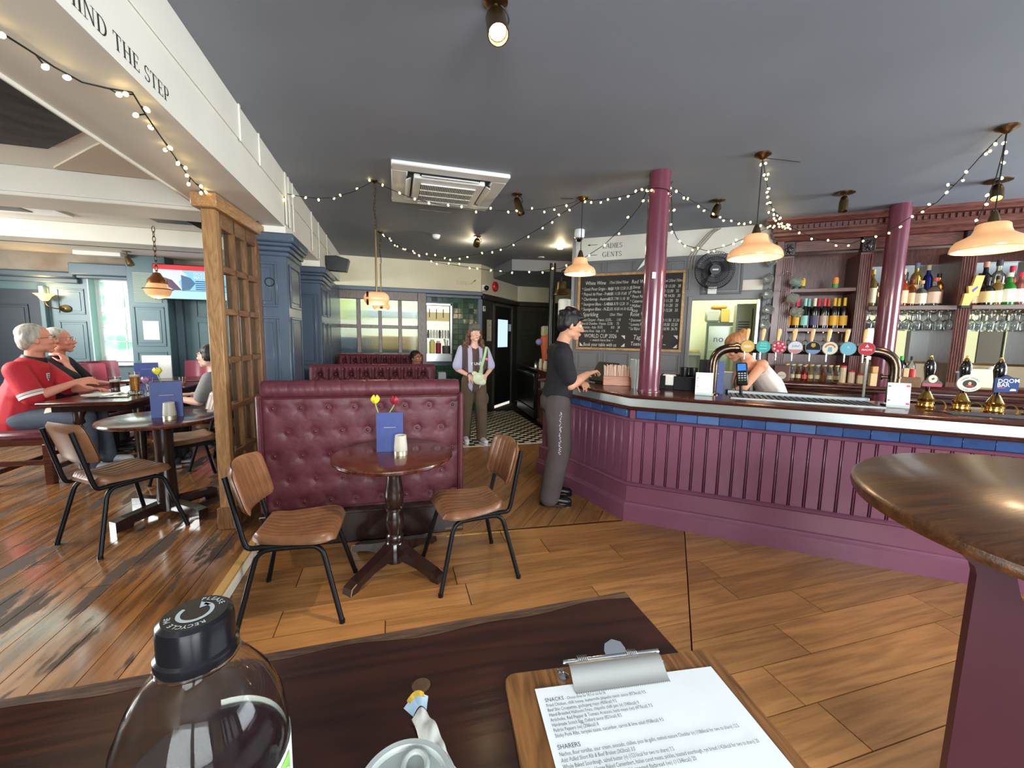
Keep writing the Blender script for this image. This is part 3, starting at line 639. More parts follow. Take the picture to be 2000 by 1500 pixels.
for z in (2.755, 2.62): lt.add([FB @ Vector(p) for p in ((-.92, -.018, z - .003), (-.80, -.018, z - .003), (-.80, -.018, z + .003), (-.92, -.018, z + .003))], [(0, 1, 2, 3)]); lt.add([FB @ Vector(p) for p in ((-.94, -.018, z), (-.9, -.018, z + .013), (-.9, -.018, z - .013))], [(0, 1, 2)])
lt.build('lettering', mat('dark_lettering', (44, 44, 42), .6), wr, smooth=0)
for k in range(3): MB().tube([FB @ Vector(p) for p in fillet([(.35 + k * .03, .01, 2.37), (.35 + k * .03, .01, 2.55), (.55 + k * .03, -.005, 2.80), (.62 + k * .03, -.005, 2.84)], .1)], .007, 6).build('conduit', mat('beige_conduit', (150, 140, 122), .6), wr)
# kitchen seen through the doorway behind the bar
kr = sroot('wall_cellar', 'bright pale kitchen room behind the bar doorway')
m_kw = mat('pale_kitchen_wall', (226, 230, 196), .5)
MB(FB).box(-.3, 2.2, -2.3, -2.2, 0, 2.8).box(-.35, -.3, -2.2, -.5, 0, 2.8).box(2.2, 2.25, -2.2, -.55, 0, 2.8).box(-.3, 2.2, -2.3, -.5, 2.8, 2.85).box(-.3, 2.2, -2.3, -.1, -.05, .005).build('room_shell', m_kw, kr, smooth=0)
# kitchen behind the hatch and the reeded screen
kb = sroot('wall_kitchen', 'white kitchen room behind the hatch')
MB().box(-1.4, 1.58, 10.3, 10.4, 0, 2.8).box(-1.45, -1.4, 7.95, 10.4, 0, 2.8).box(1.55, 1.6, 7.95, 10.4, 0, 2.8).box(-1.4, 1.6, 7.95, 10.4, 2.8, 2.85).build('room_shell', mat('white_kitchen_wall', (232, 234, 224), .5), kb, smooth=0)
# rear and right walls (behind the photographer) with windows
ww = sroot('wall_rear', 'rear wall with tall windows onto the street')
wall_with_holes('wall_face', mat('brown_grey_wall', (96, 88, 78), .5), ww, -6.4, 7, 0, 2.85, -2.9, -2.78, [(-1.4, .2, .9, 2.6), (.4, 1.6, .9, 2.6), (1.9, 3.05, .7, 2.65), (3.2, 3.5, .7, 2.65), (3.75, 4.6, .7, 2.65), (4.9, 6.85, .7, 2.65)])
wz = sroot('window_4', 'dark framed street windows in the rear wall')
for x in (1.9, 2.45, 3.02, 3.2, 3.47, 3.75, 4.57, 4.9, 5.85, 6.82): MB().box(x, x + .03, -2.87, -2.83, .7, 2.65).build('frame_bar', M_BLACKP, wz, smooth=0)
for a, c in ((1.9, 3.05), (3.2, 3.5), (3.75, 4.6), (4.9, 6.85)): MB().box(a, c, -2.86, -2.84, 1.95, 1.98).build('frame_bar', M_BLACKP, wz, smooth=0)
we = sroot('wall_right', 'right hand wall with a wide window')
MB().box(6.9, 7, -2.9, 10.5, 0, .9).box(6.9, 7, -2.9, 10.5, 2.6, 2.85).box(6.9, 7, 1.2, 10.5, .9, 2.6).box(6.9, 7, -2.9, -2.2, .9, 2.6).build('wall_face', M_WARMW, we, smooth=0)
tag(MB().box(-8, 16, -16, -15.5, -.3, 9).build('street_house', mat('cream_render', (232, 218, 168), .8), smooth=0), 'cream rendered house across the street beyond the rear windows', 'building')
struct(MB().box(-30, 30, -30, -2.9, -.4, -.3).build('street', mat('street_grey', (140, 140, 138), .8), smooth=0), 'grey street outside the rear windows')
# ---------------------------------------------------------------- bar counter
def bthing(name, label, cat, u, v, z, rz=0, group=None): return thing(name, label, cat, BW(u, v, z), BRZ + rz, group)
LP = (-1.07, .82)                                                    # far end of the left section, bar frame
bar = bthing('bar_counter', 'maroon panelled bar counter with dark wood top and blue tile band', 'bar', 0, 0, 0)
path = [LP, (0, 0), (3.35, 0)]
def sweep_part(name, prof, m, smooth=40): return MB().sweep(path, prof).build(name, m, bar, smooth=smooth)
sweep_part('carcass', [(-.09, .29), (-.075, .29), (-.075, .96), (-.09, .96)], M_MAROON)
sweep_part('skirting', [(-.3, 0), (0, 0), (0, .125), (-.012, .138), (-.018, .15), (-.03, .158), (-.03, .29), (-.3, .29)], M_MAROON, 25)
sweep_part('lower_bead', [(-.2, .289), (-.03, .289), (-.018, .294), (-.012, .303), (-.018, .313), (-.05, .319), (-.2, .319)], M_MAROON, 50)
sweep_part('dado_bead', [(-.2, .832), (-.04, .832), (-.028, .836), (-.024, .843), (-.03, .851), (-.05, .856), (-.2, .856)], M_MAROON, 50)
sweep_part('moulding', [(-.2, .925), (-.03, .925), (-.006, .930), (0, .941), (-.008, .952), (-.035, .957), (-.2, .957)], M_DWOOD, 60)
sweep_part('metal_strip', [(-.2, .957), (-.028, .957), (-.028, 1.023), (-.2, 1.023)], mat('pale_metal_strip', (218, 226, 222), .3, .85, bump=.03, scale=40, stretch=(.04, 1, 1)))
sweep_part('counter_top', [(-.66, 1.022), (-.02, 1.022), (.004, 1.028), (.010, 1.038), (.003, 1.049), (-.02, 1.052), (-.66, 1.052)], M_DWOOD, 60)
sweep_part('under_shelf', [(-.6, .5), (-.1, .5), (-.1, .52), (-.6, .52)], M_BLACKW)
# boards and tiles, one by one
def along(P0, P1, s0, s1, d0, d1, z0, z1, name, m, extra=None, b=.003):
    a = Vector(P0); t = (Vector(P1) - a); L = t.length; t /= L; n = Vector((t.y, -t.x))
    M = Matrix(((t.x, n.x, 0, a.x + t.x * s0), (t.y, n.y, 0, a.y + t.y * s0), (0, 0, 1, 0), (0, 0, 0, 1)))
    mb = MB(M); mb.box(0, s1 - s0, d0, d1, z0, z1, b)
    if extra: extra(mb, s1 - s0)
    return mb.build(name, m, bar)
bm_t = [mat('blue_glazed_tile%d' % k, c, .16, bump=.12, scale=12, coat=.4, var=.12) for k, c in enumerate(((58, 84, 132), (70, 98, 146), (52, 76, 122), (82, 108, 152)))]
rb = random.Random(6)
for P0, P1, L in (((0, 0), (3.35, 0), 3.3), (LP, (0, 0), 1.33)):
    n = int(L / .0935)
    for k in range(n):
        s = (L - n * .0935) * .5 + .02 + k * .0935
        def bead(mb, w): mb.box(w + .0045, w + .0135, .012, .026, .318, .833, .004)
        along(P0, P1, s, s + .076, -.07, -.05, .316, .835, 'board', M_MAROON, lambda mb, w: mb.box(w + .005, w + .013, -.07, -.048, .318, .833, .004))
    n = int(L / .152)
    for k in range(n):
        s = .055 + k * .152 if P0 == (0, 0) else L - .05 - (k + 1) * .152
        along(P0, P1, s, s + .149, -.074, -.05 + rb.uniform(-.002, .002), .858, .924, 'tile', rb.choice(bm_t))
along((0, 0), (3.35, 0), .005, .05, -.075, -.05, .316, .925, 'corner_board', M_MAROON)
# ---------------------------------------------------------------- iron columns
def column(label, u, v, r):
    c = sroot('column', label, BW(u, v, 0))
    MB().lathe([(r, 0), (r, 1.3), (r * .97, 2.85)], 28, cap0=False, cap1=False).build('shaft', mat('column_paint', (108, 54, 68), .18, var=.06, scale=4, bump=.06, coat=.4), c)
    MB().lathe([(r * 1.08, 1.052), (r * 1.08, 1.062), (r * 1.01, 1.068)], 28).build('foot_ring', mat('column_paint'if 0 else 'column_paint', (0, 0, 0)), c) if v < 1 else None
    return c
C1 = column('maroon iron column rising from the bar corner', 0.116, 0.313, .088)
MB().box(-.02, .02, -.001, .001, -.025, .025).build('sticker', M_WHITE, C1).location = (-.055, -.075, 2.02)
column('maroon iron column standing at the back bar', 2.235, 1.955, .088)
# ---------------------------------------------------------------- back bar
M_BB = wood('backbar_wood', (66, 34, 30), (112, 66, 56), .32, 5, (10, 10, 1), objvar=.06)
M_BBH = wood('backbar_wood_flat', (66, 34, 30), (112, 66, 56), .32, 5, (1, 10, 10), objvar=.06)
M_MIRROR = mat('mirror', (226, 230, 222), .015, 1)
bb = bthing('back_bar', 'carved dark wood back bar with mirrors and bottle shelves', 'back bar', 0, 0, 0)
cpath = [(1.16, 2.68), (1.16, 2.02), (1.3, 1.84), (4.5, 1.84)]
for nm, pr in (('counter_top', [(-1.2, 1.035), (-.02, 1.035), (0, 1.045), (0, 1.06), (-.01, 1.07), (-1.2, 1.07)]), ('edge_moulding', [(-.6, .975), (-.05, .975), (-.03, .985), (-.035, .998), (-.015, 1.005), (-.012, 1.02), (-.02, 1.035), (-.6, 1.035)]), ('lower_moulding', [(-.5, .93), (-.07, .93), (-.05, .94), (-.055, .955), (-.06, .975), (-.5, .975)])):
    MB().sweep(cpath[2:] if nm == 'counter_top' else cpath, pr).build(nm, M_DWOOD, bb, smooth=50)
MB().prism([(1.3, 1.84), (1.16, 2.02), (1.16, 2.68), (1.3, 2.68)], 1.035, 1.07).build('counter_end', M_DWOOD, bb)
MB().box(1.25, 4.5, 1.95, 2.68, 0, .93).build('base_cabinet', M_BLACKW, bb, smooth=0)
MB().box(1.3, 4.5, 2.66, 2.69, 1.07, 2.85).build('back_board', M_BB, bb, smooth=0)
MB().box(1.27, 1.33, 2.2, 2.69, 1.07, 2.85).build('end_panel', M_BB, bb, smooth=0)
PIL = [1.385, 2.095, 2.91, 3.74]
for u in PIL:
    mb = MB(); mb.box(u - .055, u + .055, 2.22, 2.69 if u > 1.5 else 2.3, 1.07, 2.46)
    for k in range(5): mb.box(u - .045 + k * .02, u - .033 + k * .02, 2.212, 2.222, 1.12, 2.44, .003)
    mb.build('pilaster', M_BB, bb)
    mb = MB(); mb.box(u - .06, u + .06, 2.2, 2.3, 2.46, 2.62, .008)
    mb.ball((u, 2.195, 2.53), (.028, .02, .045), 8, 6)
    for a in range(6): mb.ball((u + .03 * math.cos(a * PI / 3), 2.2, 2.53 + .045 * math.sin(a * PI / 3)), (.014, .014, .018), 6, 4)
    mb.build('carved_capital', mat('carved_dark', (44, 30, 26), .35), bb)
for i in range(3):
    u0, u1 = PIL[i] + .06, PIL[i + 1] - .06
    MB().box(u0, u1, 2.24, 2.3, 2.5, 2.62, .006).build('frieze_board', M_BBH, bb)
MB().sweep([(1.27, 2.69), (1.27, 2.22), (4.5, 2.22)], [(-.4, 2.62), (.02, 2.62), (.035, 2.64), (.03, 2.66), (.06, 2.675), (.06, 2.70), (.075, 2.72), (-.4, 2.72)]).build('architrave', M_BBH, bb, smooth=30)
MB().sweep([(1.27, 2.69), (1.27, 2.22), (4.5, 2.22)], [(-.4, 2.72), (.06, 2.72), (.06, 2.785), (.10, 2.79), (.11, 2.805), (.14, 2.825), (.15, 2.85), (-.4, 2.85)]).build('cornice', M_BBH, bb, smooth=30)
den = MB().box(-.014, .014, 0, .028, 0, .04).build('dentil', M_BBH, bb, smooth=0); den.location = (1.3, 2.135, 2.738)
for k in range(1, 62): again(den, (1.3 + .05 * k, 2.135, 2.738), parent=bb)
for u0, u1, v0, z in ((PIL[0] + .055, PIL[1] - .055, 2.24, 2.10), (PIL[0] + .055, PIL[1] - .055, 2.24, 1.66), (PIL[1] + .055, PIL[2] - .055, 2.2, 1.895), (PIL[2] + .055, PIL[3] - .055, 2.2, 1.895)):
    MB().box(u0, u1, v0, 2.66, z - .042, z, .004).build('shelf', M_BBH if u0 < 2 else mat('grey_brown_shelf', (126, 112, 106), .3), bb)
for i in (1, 2):
    u0, u1 = PIL[i] + .055, PIL[i + 1] - .055
    MB().box(u0, u1, 2.645, 2.66, 1.31, 1.85).build('mirror', M_MIRROR, bb, smooth=0)
    MB().box(u0, u1, 2.645, 2.66, 1.90, 2.36).build('mirror', M_MIRROR, bb, smooth=0)
    MB().box(u0, u1, 2.635, 2.65, 2.355, 2.365).build('mirror_edge', M_CHROME, bb, smooth=0)
    MB().box(u0, u1, 2.635, 2.66, 1.285, 1.31).build('mirror_trim', M_ABRASS, bb, smooth=0)
    MB().box(u0, u1, 2.64, 2.66, 1.07, 1.285).build('splashback', mat('cream_splashback', (226, 206, 170), .3), bb, smooth=0)
    for k in range(9):
        MB().box(u0 + .05 + k * .085, u0 + .058 + k * .085, 2.22, 2.6, 1.842, 1.85).build('glass_rail', M_BRASS, bb, smooth=0)
for k in range(4): MB().box(PIL[0] + .12 + k * .14, PIL[0] + .13 + k * .14, 2.26, 2.6, 1.608, 1.617).build('glass_rail', M_BRASS, bb, smooth=0)
# ---------------------------------------------------------------- bottles
def gl(name, col, rough=.04, trans=.85): return mat('glass_' + name, col, rough, trans=trans, ior=1.4)
G_CLEAR = gl('clear', (236, 244, 240), .03, .95); G_GREEN = gl('green', (60, 96, 50)); G_DARK = mat('glass_dark', (14, 16, 14), .06, coat=.5); G_AMBER = gl('amber', (188, 112, 40)); G_GOLD = gl('gold', (222, 182, 96)); G_BLUE = gl('blue', (30, 44, 110), .05, .6); G_PINK = gl('pink', (236, 150, 140)); G_ORANGE = gl('orange', (240, 110, 50)); G_LIME = gl('lime', (60, 170, 60), .05, .6)
def lab(c): return mat('label_%d_%d_%d' % c, c, .5)
BSHAPE = {'wine': [(.98, 0), (1, .02), (1, .56), (.92, .64), (.42, .74), (.37, .8), (.37, .97), (.4, .975), (.4, 1)], 'hock': [(.98, 0), (1, .02), (1, .42), (.8, .56), (.42, .76), (.36, .84), (.36, .97), (.4, .98), (.4, 1)], 'spirit': [(.97, 0), (1, .02), (1, .6), (.9, .68), (.5, .75), (.38, .78), (.36, .93), (.42, .935), (.42, 1)], 'squat': [(.97, 0), (1, .03), (1, .5), (.94, .58), (.55, .68), (.34, .72), (.32, .92), (.4, .925), (.4, 1)], 'tall': [(.97, 0), (1, .02), (1, .66), (.8, .74), (.42, .8), (.36, .94), (.42, .945), (.42, 1)], 'mini': [(.96, 0), (1, .02), (1, .5), (.86, .6), (.48, .74), (.44, .95), (.5, .955), (.5, 1)]}
def bottle(name, label, pos, h, r, kind, body, lcol, ccol, lz=(.12, .45), capz=.9, group=None, n=14, cat='bottle', sq=False):
    t = bthing(name, label, cat, *pos, group=group)
    MB().lathe([(a * r, c * h) for a, c in BSHAPE[kind]], 4 if sq else n).build('glass_body', body, t)
    if lcol: MB().lathe([(r * 1.012, lz[0] * h), (r * 1.012, lz[1] * h)], n, cap0=False, cap1=False).build('label', lab(lcol), t, norm=False)
    nk = BSHAPE[kind][-1][0] * r + .0015; MB().lathe([(nk, capz * h), (nk, h * 1.004)], 10).build('cap', lab(ccol) if isinstance(ccol, tuple) else ccol, t)
    return t
WB = [  # wine bottles on the lower shelf of the first bay
    (1.475, .06, 'wine', G_DARK, (232, 160, 52), (196, 30, 58), 'dark wine bottle with orange label and red neck at the shelf end'),
    (1.53, 0, 'wine', G_DARK, (232, 176, 60), (206, 40, 70), 'dark wine bottle with narrow orange label and crimson neck'),
    (1.565, .07, 'hock', G_GREEN, (240, 232, 190), (210, 48, 80), 'green wine bottle with cream label and crimson neck'),
    (1.61, 0, 'hock', G_GREEN, (148, 206, 196), (150, 214, 200), 'slim green bottle with aqua label and mint neck'),
    (1.66, .06, 'wine', G_DARK, (120, 120, 130), (158, 218, 206), 'dark bottle behind with grey label and pale mint neck'),
    (1.70, 0, 'wine', G_DARK, (70, 60, 96), (240, 232, 196), 'dark bottle with navy patterned label and cream neck'),
    (1.752, .05, 'wine', G_DARK, (176, 150, 140), (222, 50, 76), 'dark bottle with beige picture label and red neck'),
    (1.79, 0, 'wine', G_DARK, (188, 164, 152), (226, 64, 84), 'dark bottle with pinkish picture label and red neck, centre of shelf'),
    (1.845, .06, 'wine', G_DARK, (226, 170, 56), (230, 92, 60), 'dark bottle with yellow label and orange red neck'),
    (1.885, 0, 'wine', G_DARK, (236, 176, 54), (238, 186, 40), 'dark bottle with square amber label and yellow neck'),
    (1.935, .05, 'wine', G_DARK, (230, 168, 48), (240, 190, 52), 'dark bottle standing behind with amber label and golden neck'),
    (1.975, 0, 'wine', G_DARK, (238, 180, 60), (236, 184, 36), 'dark bottle with wide amber label and yellow neck nearest the pilaster')]
for u, dv, k, g, l, c, s in WB: bottle('wine_bottle', s, (u, 2.32 + dv, 1.66), .335, .036, k, g, l, c, lz=(.1, .42), capz=.74, group='wine bottles on the back bar shelf')
for u, c1, c2, s in ((1.50, (120, 208, 206), (60, 90, 100), 'turquoise drinks can on the empty upper shelf'), (1.56, (238, 196, 50), (60, 60, 60), 'yellow drinks can beside the turquoise can'), (1.87, (240, 150, 70), (70, 160, 90), 'orange and green drinks can alone on the upper shelf')):
    t = bthing('drinks_can', s, 'can', u, 2.32, 2.10); r = .029
    MB().lathe([(r * .8, 0), (r, .008), (r, .1), (r * .8, .116), (r * .82, .12)], 16).build('can_body', lab(c1), t); MB().lathe([(r * 1.01, .01), (r * 1.01, .035 if u < 1.8 else .05)], 16, cap0=False, cap1=False).build('printed_band', lab(c2), t)
# spirits on the upper shelf of bays two and three: (u, dv, h, r, shape, glass, label colour, cap, words)
SP = [(2.19, .0, .30, .036, 'spirit', G_GOLD, (226, 214, 170), (206, 176, 96), 'golden spirit bottle half hidden beside the maroon column'),
      (2.21, .12, .27, .038, 'spirit', G_DARK, (150, 170, 150), (30, 40, 30), 'dark bottle with pale green label beside the maroon column'),
      (2.40, .1, .26, .034, 'spirit', G_CLEAR, (244, 240, 226), (220, 200, 160), 'clear bottle with white label just past the column'),
      (2.45, 0, .25, .04, 'spirit', G_ORANGE, (240, 196, 150), (90, 60, 40), 'orange gin bottle with peach label'),
      (2.50, .14, .31, .036, 'tall', G_CLEAR, (240, 226, 200), (238, 222, 190), 'tall clear bottle with cream cap behind the orange gin'),
      (2.525, 0, .21, .03, 'spirit', G_AMBER, (226, 196, 150), (120, 40, 30), 'small amber bottle with cream label and dark red cap'),
      (2.585, .1, .35, .04, 'tall', G_GOLD, (232, 196, 150), (110, 118, 140), 'tall frosted gold bottle with a grey cap'),
      (2.60, 0, .2, .042, 'squat', G_CLEAR, (244, 222, 196), (210, 170, 120), 'squat clear bottle with floral cream label'),
      (2.68, .1, .33, .034, 'tall', G_BLUE, None, (206, 190, 150), 'slim cobalt blue bottle with a gold cap'),
      (2.705, 0, .22, .045, 'squat', G_CLEAR, (240, 206, 180), (196, 80, 70), 'squat clear bottle with oval floral label and red stopper'),
      (2.77, .1, .26, .036, 'spirit', G_AMBER, (190, 130, 70), (40, 30, 26), 'amber bottle in shadow at the end of the second bay'),
      (3.015, .02, .2, .036, 'spirit', G_AMBER, (236, 206, 160), (90, 60, 30), 'short amber bottle with beige label beside the lightning sign'),
      (3.03, .12, .31, .042, 'squat', G_CLEAR, (150, 150, 140), (40, 44, 40), 'broad clear bottle with grey label behind the lightning sign'),
      (3.10, .0, .21, .05, 'squat', G_DARK, (226, 204, 140), (30, 30, 30), 'squat black bottle with a diamond shaped cream label'),
      (3.13, .12, .34, .042, 'spirit', G_DARK, (110, 110, 112), (196, 140, 110), 'dark grey bottle with a copper cap'),
      (3.175, 0, .22, .036, 'spirit', G_GOLD, (236, 222, 184), (60, 50, 40), 'pale gold bottle with a square cream label'),
      (3.225, .12, .35, .046, 'spirit', G_CLEAR, (226, 232, 220), (50, 50, 50), 'tall clear bottle with a dark cap in the third bay'),
      (3.255, 0, .24, .044, 'squat', G_LIME, (240, 236, 214), (240, 238, 220), 'green gin bottle with a white label and white cap'),
      (3.315, .1, .3, .04, 'spirit', G_PINK, (200, 30, 60), (206, 30, 60), 'pink bottle with crimson neck behind the green gin'),
      (3.335, 0, .24, .04, 'spirit', G_PINK, (240, 226, 214), (226, 40, 60), 'pink bottle with pale label and bright red cap')]
for u, dv, h, r, k, g, l, c, s in SP: bottle('spirit_bottle', s, (u, 2.3 + dv, 1.895), h * 1.3, r * 1.2, k, g, l, c, lz=(.1, .5), capz=.88, group='spirit bottles on the back bar shelf')
t = bthing('lightning_sign', 'orange lightning bolt tap sign on the shelf before the pilaster', 'sign', 2.905, 2.17, 1.895 - .02, .12)
zz = [(-.05, 0), (.03, 0), (.062, .15), (.095, .15), (.07, .3), (-.015, .3), (-.04, .19), (-.005, .19), (-.03, .11)]
MB(Matrix.Rotation(PI / 2, 4, 'X')).prism([(-.045, 0), (.01, 0), (.045, .105), (.075, .105), (.105, .3), (.04, .3), (.02, .2), (-.01, .2), (.0, .13), (-.03, .13)], -.015, .015).build('bolt', mat('orange_sign', (238, 178, 92), .4), t)
MB().box(-.05, .02, -.018, .018, -.012, .014, .003).build('stand', M_BLKPL, t); MB(Matrix.Rotation(PI / 2, 4, 'X')).prism([(.02, .16), (.06, .2), (.065, .185), (.03, .14)], .0155, .017).build('printed_mark', lab((60, 80, 160)), t)
# mixer bottles in two rows along the back counter
for row in range(2):
    for k in range(10):
        g, c = [(G_GOLD, (214, 190, 110)), (G_CLEAR, (226, 206, 120)), (G_AMBER, (206, 180, 100)), (G_CLEAR, (200, 214, 220))][(k * 3 + row) % 4]
        u = 1.455 + k * .058 + row * .028
        if row == 0 and k == 3: bottle('mixer_bottle', 'mixer bottle of red drink in the back counter row', (u, 2.15, 1.07), .17, .026, 'mini', gl('red', (206, 50, 50)), (226, 90, 80), c, lz=(.12, .4), capz=.93, n=10)
        else: bottle('mixer_bottle', 'small clear mixer bottle in the long row on the back counter', (u, 2.15 + row * .07, 1.07), .18, .026, 'mini', g, (206, 192, 150) if k % 3 else None, c, lz=(.15, .38), capz=.93, n=10, group='small mixer bottles on the back counter')
t = bthing('menu_box', 'brown box with a round white label on the back counter end', 'box', 1.39, 2.0, 1.07, -.3)
MB().box(-.07, .07, -.04, .04, 0, .17, .004).build('box_body', lab((116, 84, 80)), t); MB().cyl((0, -.0405, .06), (0, -.042, .06), .042, n=24).build('round_label', lab((226, 222, 206)), t)
lb = MB(); put_text(lb, 'VANILLA', frame_M((0, -.0424, .053), (1, 0, 0), (0, 0, 1)), .017, align='CENTER'); lb.build('lettering', lab((70, 60, 56)), t, smooth=0)
for k, (h, s) in enumerate(((.16, 'tallest straw jar with a red lid on the back counter tray'), (.115, 'middle striped jar with a red lid on the back counter tray'), (.085, 'shortest jar with a red lid on the back counter tray'))):
    t = bthing('striped_jar', s, 'jar', 1.93 + k * .075, 1.98, 1.082); MB().lathe([(.028, 0), (.028, h)], 14).build('jar_body', mat('striped_jar', (226, 206, 170), .4, var=.3, scale=40, stretch=(1, 1, .01)), t); MB().lathe([(.03, h), (.03, h + .018), (.02, h + .022)], 14).build('lid', lab((196, 60, 56)), t)
tag(MB(Matrix.Translation(BW(2.0, 1.98, 1.07)) @ Matrix.Rotation(BRZ, 4, 'Z')).box(-.13, .13, -.06, .06, 0, .012, .004).build('jar_tray', M_ABRASS), 'grey tray under the striped jars', 'tray')
# syrup bottles beyond the second column
SY = [(2.36, (196, 60, 60), G_PINK, (60, 170, 60), 'pink syrup bottle with a green pourer, first of the cluster'), (2.40, (226, 210, 180), G_AMBER, (230, 190, 150), 'amber syrup bottle with a pale pourer in the cluster'), (2.44, (236, 236, 226), G_CLEAR, (70, 190, 70), 'clear syrup bottle with a bright green pourer'), (2.475, (210, 70, 50), G_AMBER, (200, 40, 40), 'amber syrup bottle with a red cap in the cluster'), (2.515, (240, 236, 226), G_DARK, (70, 196, 66), 'dark syrup bottle with a green pourer'), (2.55, (230, 226, 214), G_DARK, (40, 40, 44), 'dark syrup bottle with a black spout'), (2.60, (236, 230, 220), G_CLEAR, (60, 60, 66), 'clear bottle with a long metal pourer at the cluster end')]
for k, (u, l, g, c, s) in enumerate(SY): bottle('syrup_bottle', s, (u, 2.3 + .06 * (k % 2), 1.07), .3, .034, 'tall', g, l, c, lz=(.15, .55), capz=.86, group='syrup bottles on the back counter')
t = bthing('cutlery_caddy', 'wooden caddy of red topped bottles on the back counter', 'caddy', 2.43, 2.0, 1.07); MB().box(-.13, .13, -.05, .05, 0, .1, .004).build('box_body', M_MWOOD, t); MB().box(-.02, .02, -.055, -.02, .1, .19, .004).build('peg', lab((206, 176, 130)), t); MB().lathe([(.025, .1), (.025, .17), (.02, .18)], 12, c=(.07, 0, 0)).build('jar', lab((196, 50, 50)), t)
t = bthing('ice_bucket', 'grey plastic tub with a white lid on the back counter', 'bucket', 2.98, 2.25, 1.07); MB().lathe([(.05, 0), (.065, .15)], 20).build('tub', lab((130, 138, 150)), t); MB().lathe([(.072, .15), (.072, .165)], 20).build('lid', lab((206, 206, 204)), t)
t = bthing('paper_box', 'cream cardboard box leaning on the back bar splashback', 'box', 3.2, 2.45, 1.07, .1); MB().box(-.14, .14, -.1, .1, 0, .19, .004).build('box_body', lab((232, 208, 160)), t); MB().ball((.06, -.06, .2), (.03, .03, .02), 10, 6).build('bulb_top', M_WHITE, t)
t = bthing('brown_card', 'folded brown card stand at the foot of the second column', 'card', 2.15, 1.88, 1.07, .2); MB().box(-.03, .03, -.02, .02, 0, .13, .003).build('card_body', lab((206, 170, 120)), t); MB().box(-.025, .03, -.025, .01, .13, .2, .006).build('card_top', lab((186, 142, 84)), t)
t = bthing('tap_spanner', 'steel bottle opener blade upright behind the last tap badge', 'opener', 1.73, .75, 1.2); MB().box(-.02, .02, -.003, .003, .18, .42, .002).cyl((0, -.006, .4), (0, .006, .4), .008, n=10).box(-.008, .008, -.006, .006, -.148, .18).build('blade', M_STEEL, t)
# hanging stemware (upside down)
def stem_glass():
    o = []
    return [(.033, 0), (.031, -.003), (.006, -.007), (.0045, -.03), (.0045, -.075), (.012, -.085), (.03, -.105), (.038, -.13), (.036, -.16), (.031, -.185), (.0295, -.185), (.034, -.16), (.036, -.13), (.029, -.107), (.01, -.088), (0, -.086)]
M_STEMW = mat('stemware_glass', (245, 248, 244), .03, trans=.96, ior=1.3)
sg0 = MB().lathe(stem_glass(), 14).build('wine_glass', M_STEMW); sg0.rotation_euler = (0, 0, BRZ)
def hang(u, v, z, label, group, first=[True]):
    o = sg0 if first[0] else sg0.copy()
    if first[0]: first[0] = False
    else: COL.objects.link(o)
    o.location = BW(u, v, z); tag(o, label, 'glass', group)
for k in range(7): hang(1.475 + k * .083, 2.3 + .05 * (k % 2), 1.607, 'wine glass hanging upside down below the wine bottle shelf', 'stem glasses under the wine shelf')
for row in range(2):
    for k in range(9):
        for i in (1, 2): hang(PIL[i] + .055 + .05 + k * .085 + .04 if k < 8 else PIL[i] + .09, 2.26 + row * .17, 1.841, 'wine glass hanging upside down in the brass racks before the mirror', 'stem glasses over the mirror')
# tankards hanging bottom outwards on the end of the back bar
def tankard(name='glass_tankard'):
    mb = MB(Matrix.Rotation(PI / 2, 4, 'X')); n = 20
    mb.lathe([(.0, 0), (.034, 0), (.042, .006), (.045, .02), (.045, .1), (.041, .115), (.038, .115), (.041, .1), (.040, .02), (.0, .014)], n)
    for k in range(10): a = 2 * PI * k / 10; mb.ball((.045 * math.cos(a), .045 * math.sin(a), .04), (.011, .011, .014), 6, 4); mb.ball((.045 * math.cos(a + .31), .045 * math.sin(a + .31), .075), (.011, .011, .014), 6, 4)
    for k in range(8): a = 2 * PI * k / 8; mb.ball((.024 * math.cos(a), .024 * math.sin(a), -.001), (.006, .006, .004), 6, 4)
    o = mb.build(name, mat('tankard_glass', (240, 244, 236), .06, trans=.9, ior=1.35)); return o
tk0 = tankard(); MB().tube(bezier((0, .02, .04), (0, .03, .1), (0, .1, .1), (0, .1, .04), 8), .007, 6).build('handle', M_GLASS, tk0)
tks = [(1.21, 2.17, 2.40, .5), (1.20, 2.13, 2.19, .3), (1.20, 2.1, 2.02, .4), (1.22, 2.1, 1.85, .4), (1.20, 2.08, 1.68, .3)]
for k, (u, v, z, rz) in enumerate(tks):
    o = tk0 if k == 0 else dup(tk0)
    o.location = BW(u, v, z); o.rotation_euler = (0, 0, BRZ + rz - .5)
    tag(o, ['glass tankard hung highest on the side of the back bar', 'glass tankard hung second down on the side of the back bar', 'glass tankard hung third down on the side of the back bar', 'glass tankard hung fourth down on the side of the back bar', 'glass tankard hung lowest on the side of the back bar'][k], 'tankard', 'tankards hung on the back bar end')
for k, (u, z) in enumerate(((1.40, 2.17), (1.38, 1.99), (1.42, 1.84))):
    o = dup(tk0); o.location = BW(u, 2.06 - .02 * k, z); o.rotation_euler = (.3, .2, BRZ + 1.2)
    tag(o, ['glass tankard hung sideways on the fluted pilaster, uppermost', 'glass tankard hung sideways on the fluted pilaster, middle', 'glass tankard hung sideways on the fluted pilaster, lowest'][k], 'tankard', 'tankards hung on the pilaster')
hk = MB()
for u, v, z, rz in tks: hk.tube([BW(u, v + .08, z + .05), BW(u, v + .12, z + .08), BW(u + .05, 2.25, z + .08)], .003, 5)
for u, z in ((1.40, 2.17), (1.38, 1.99), (1.42, 1.84)): hk.tube([BW(u, 2.1, z + .05), BW(u, 2.23, z + .09)], .003, 5)
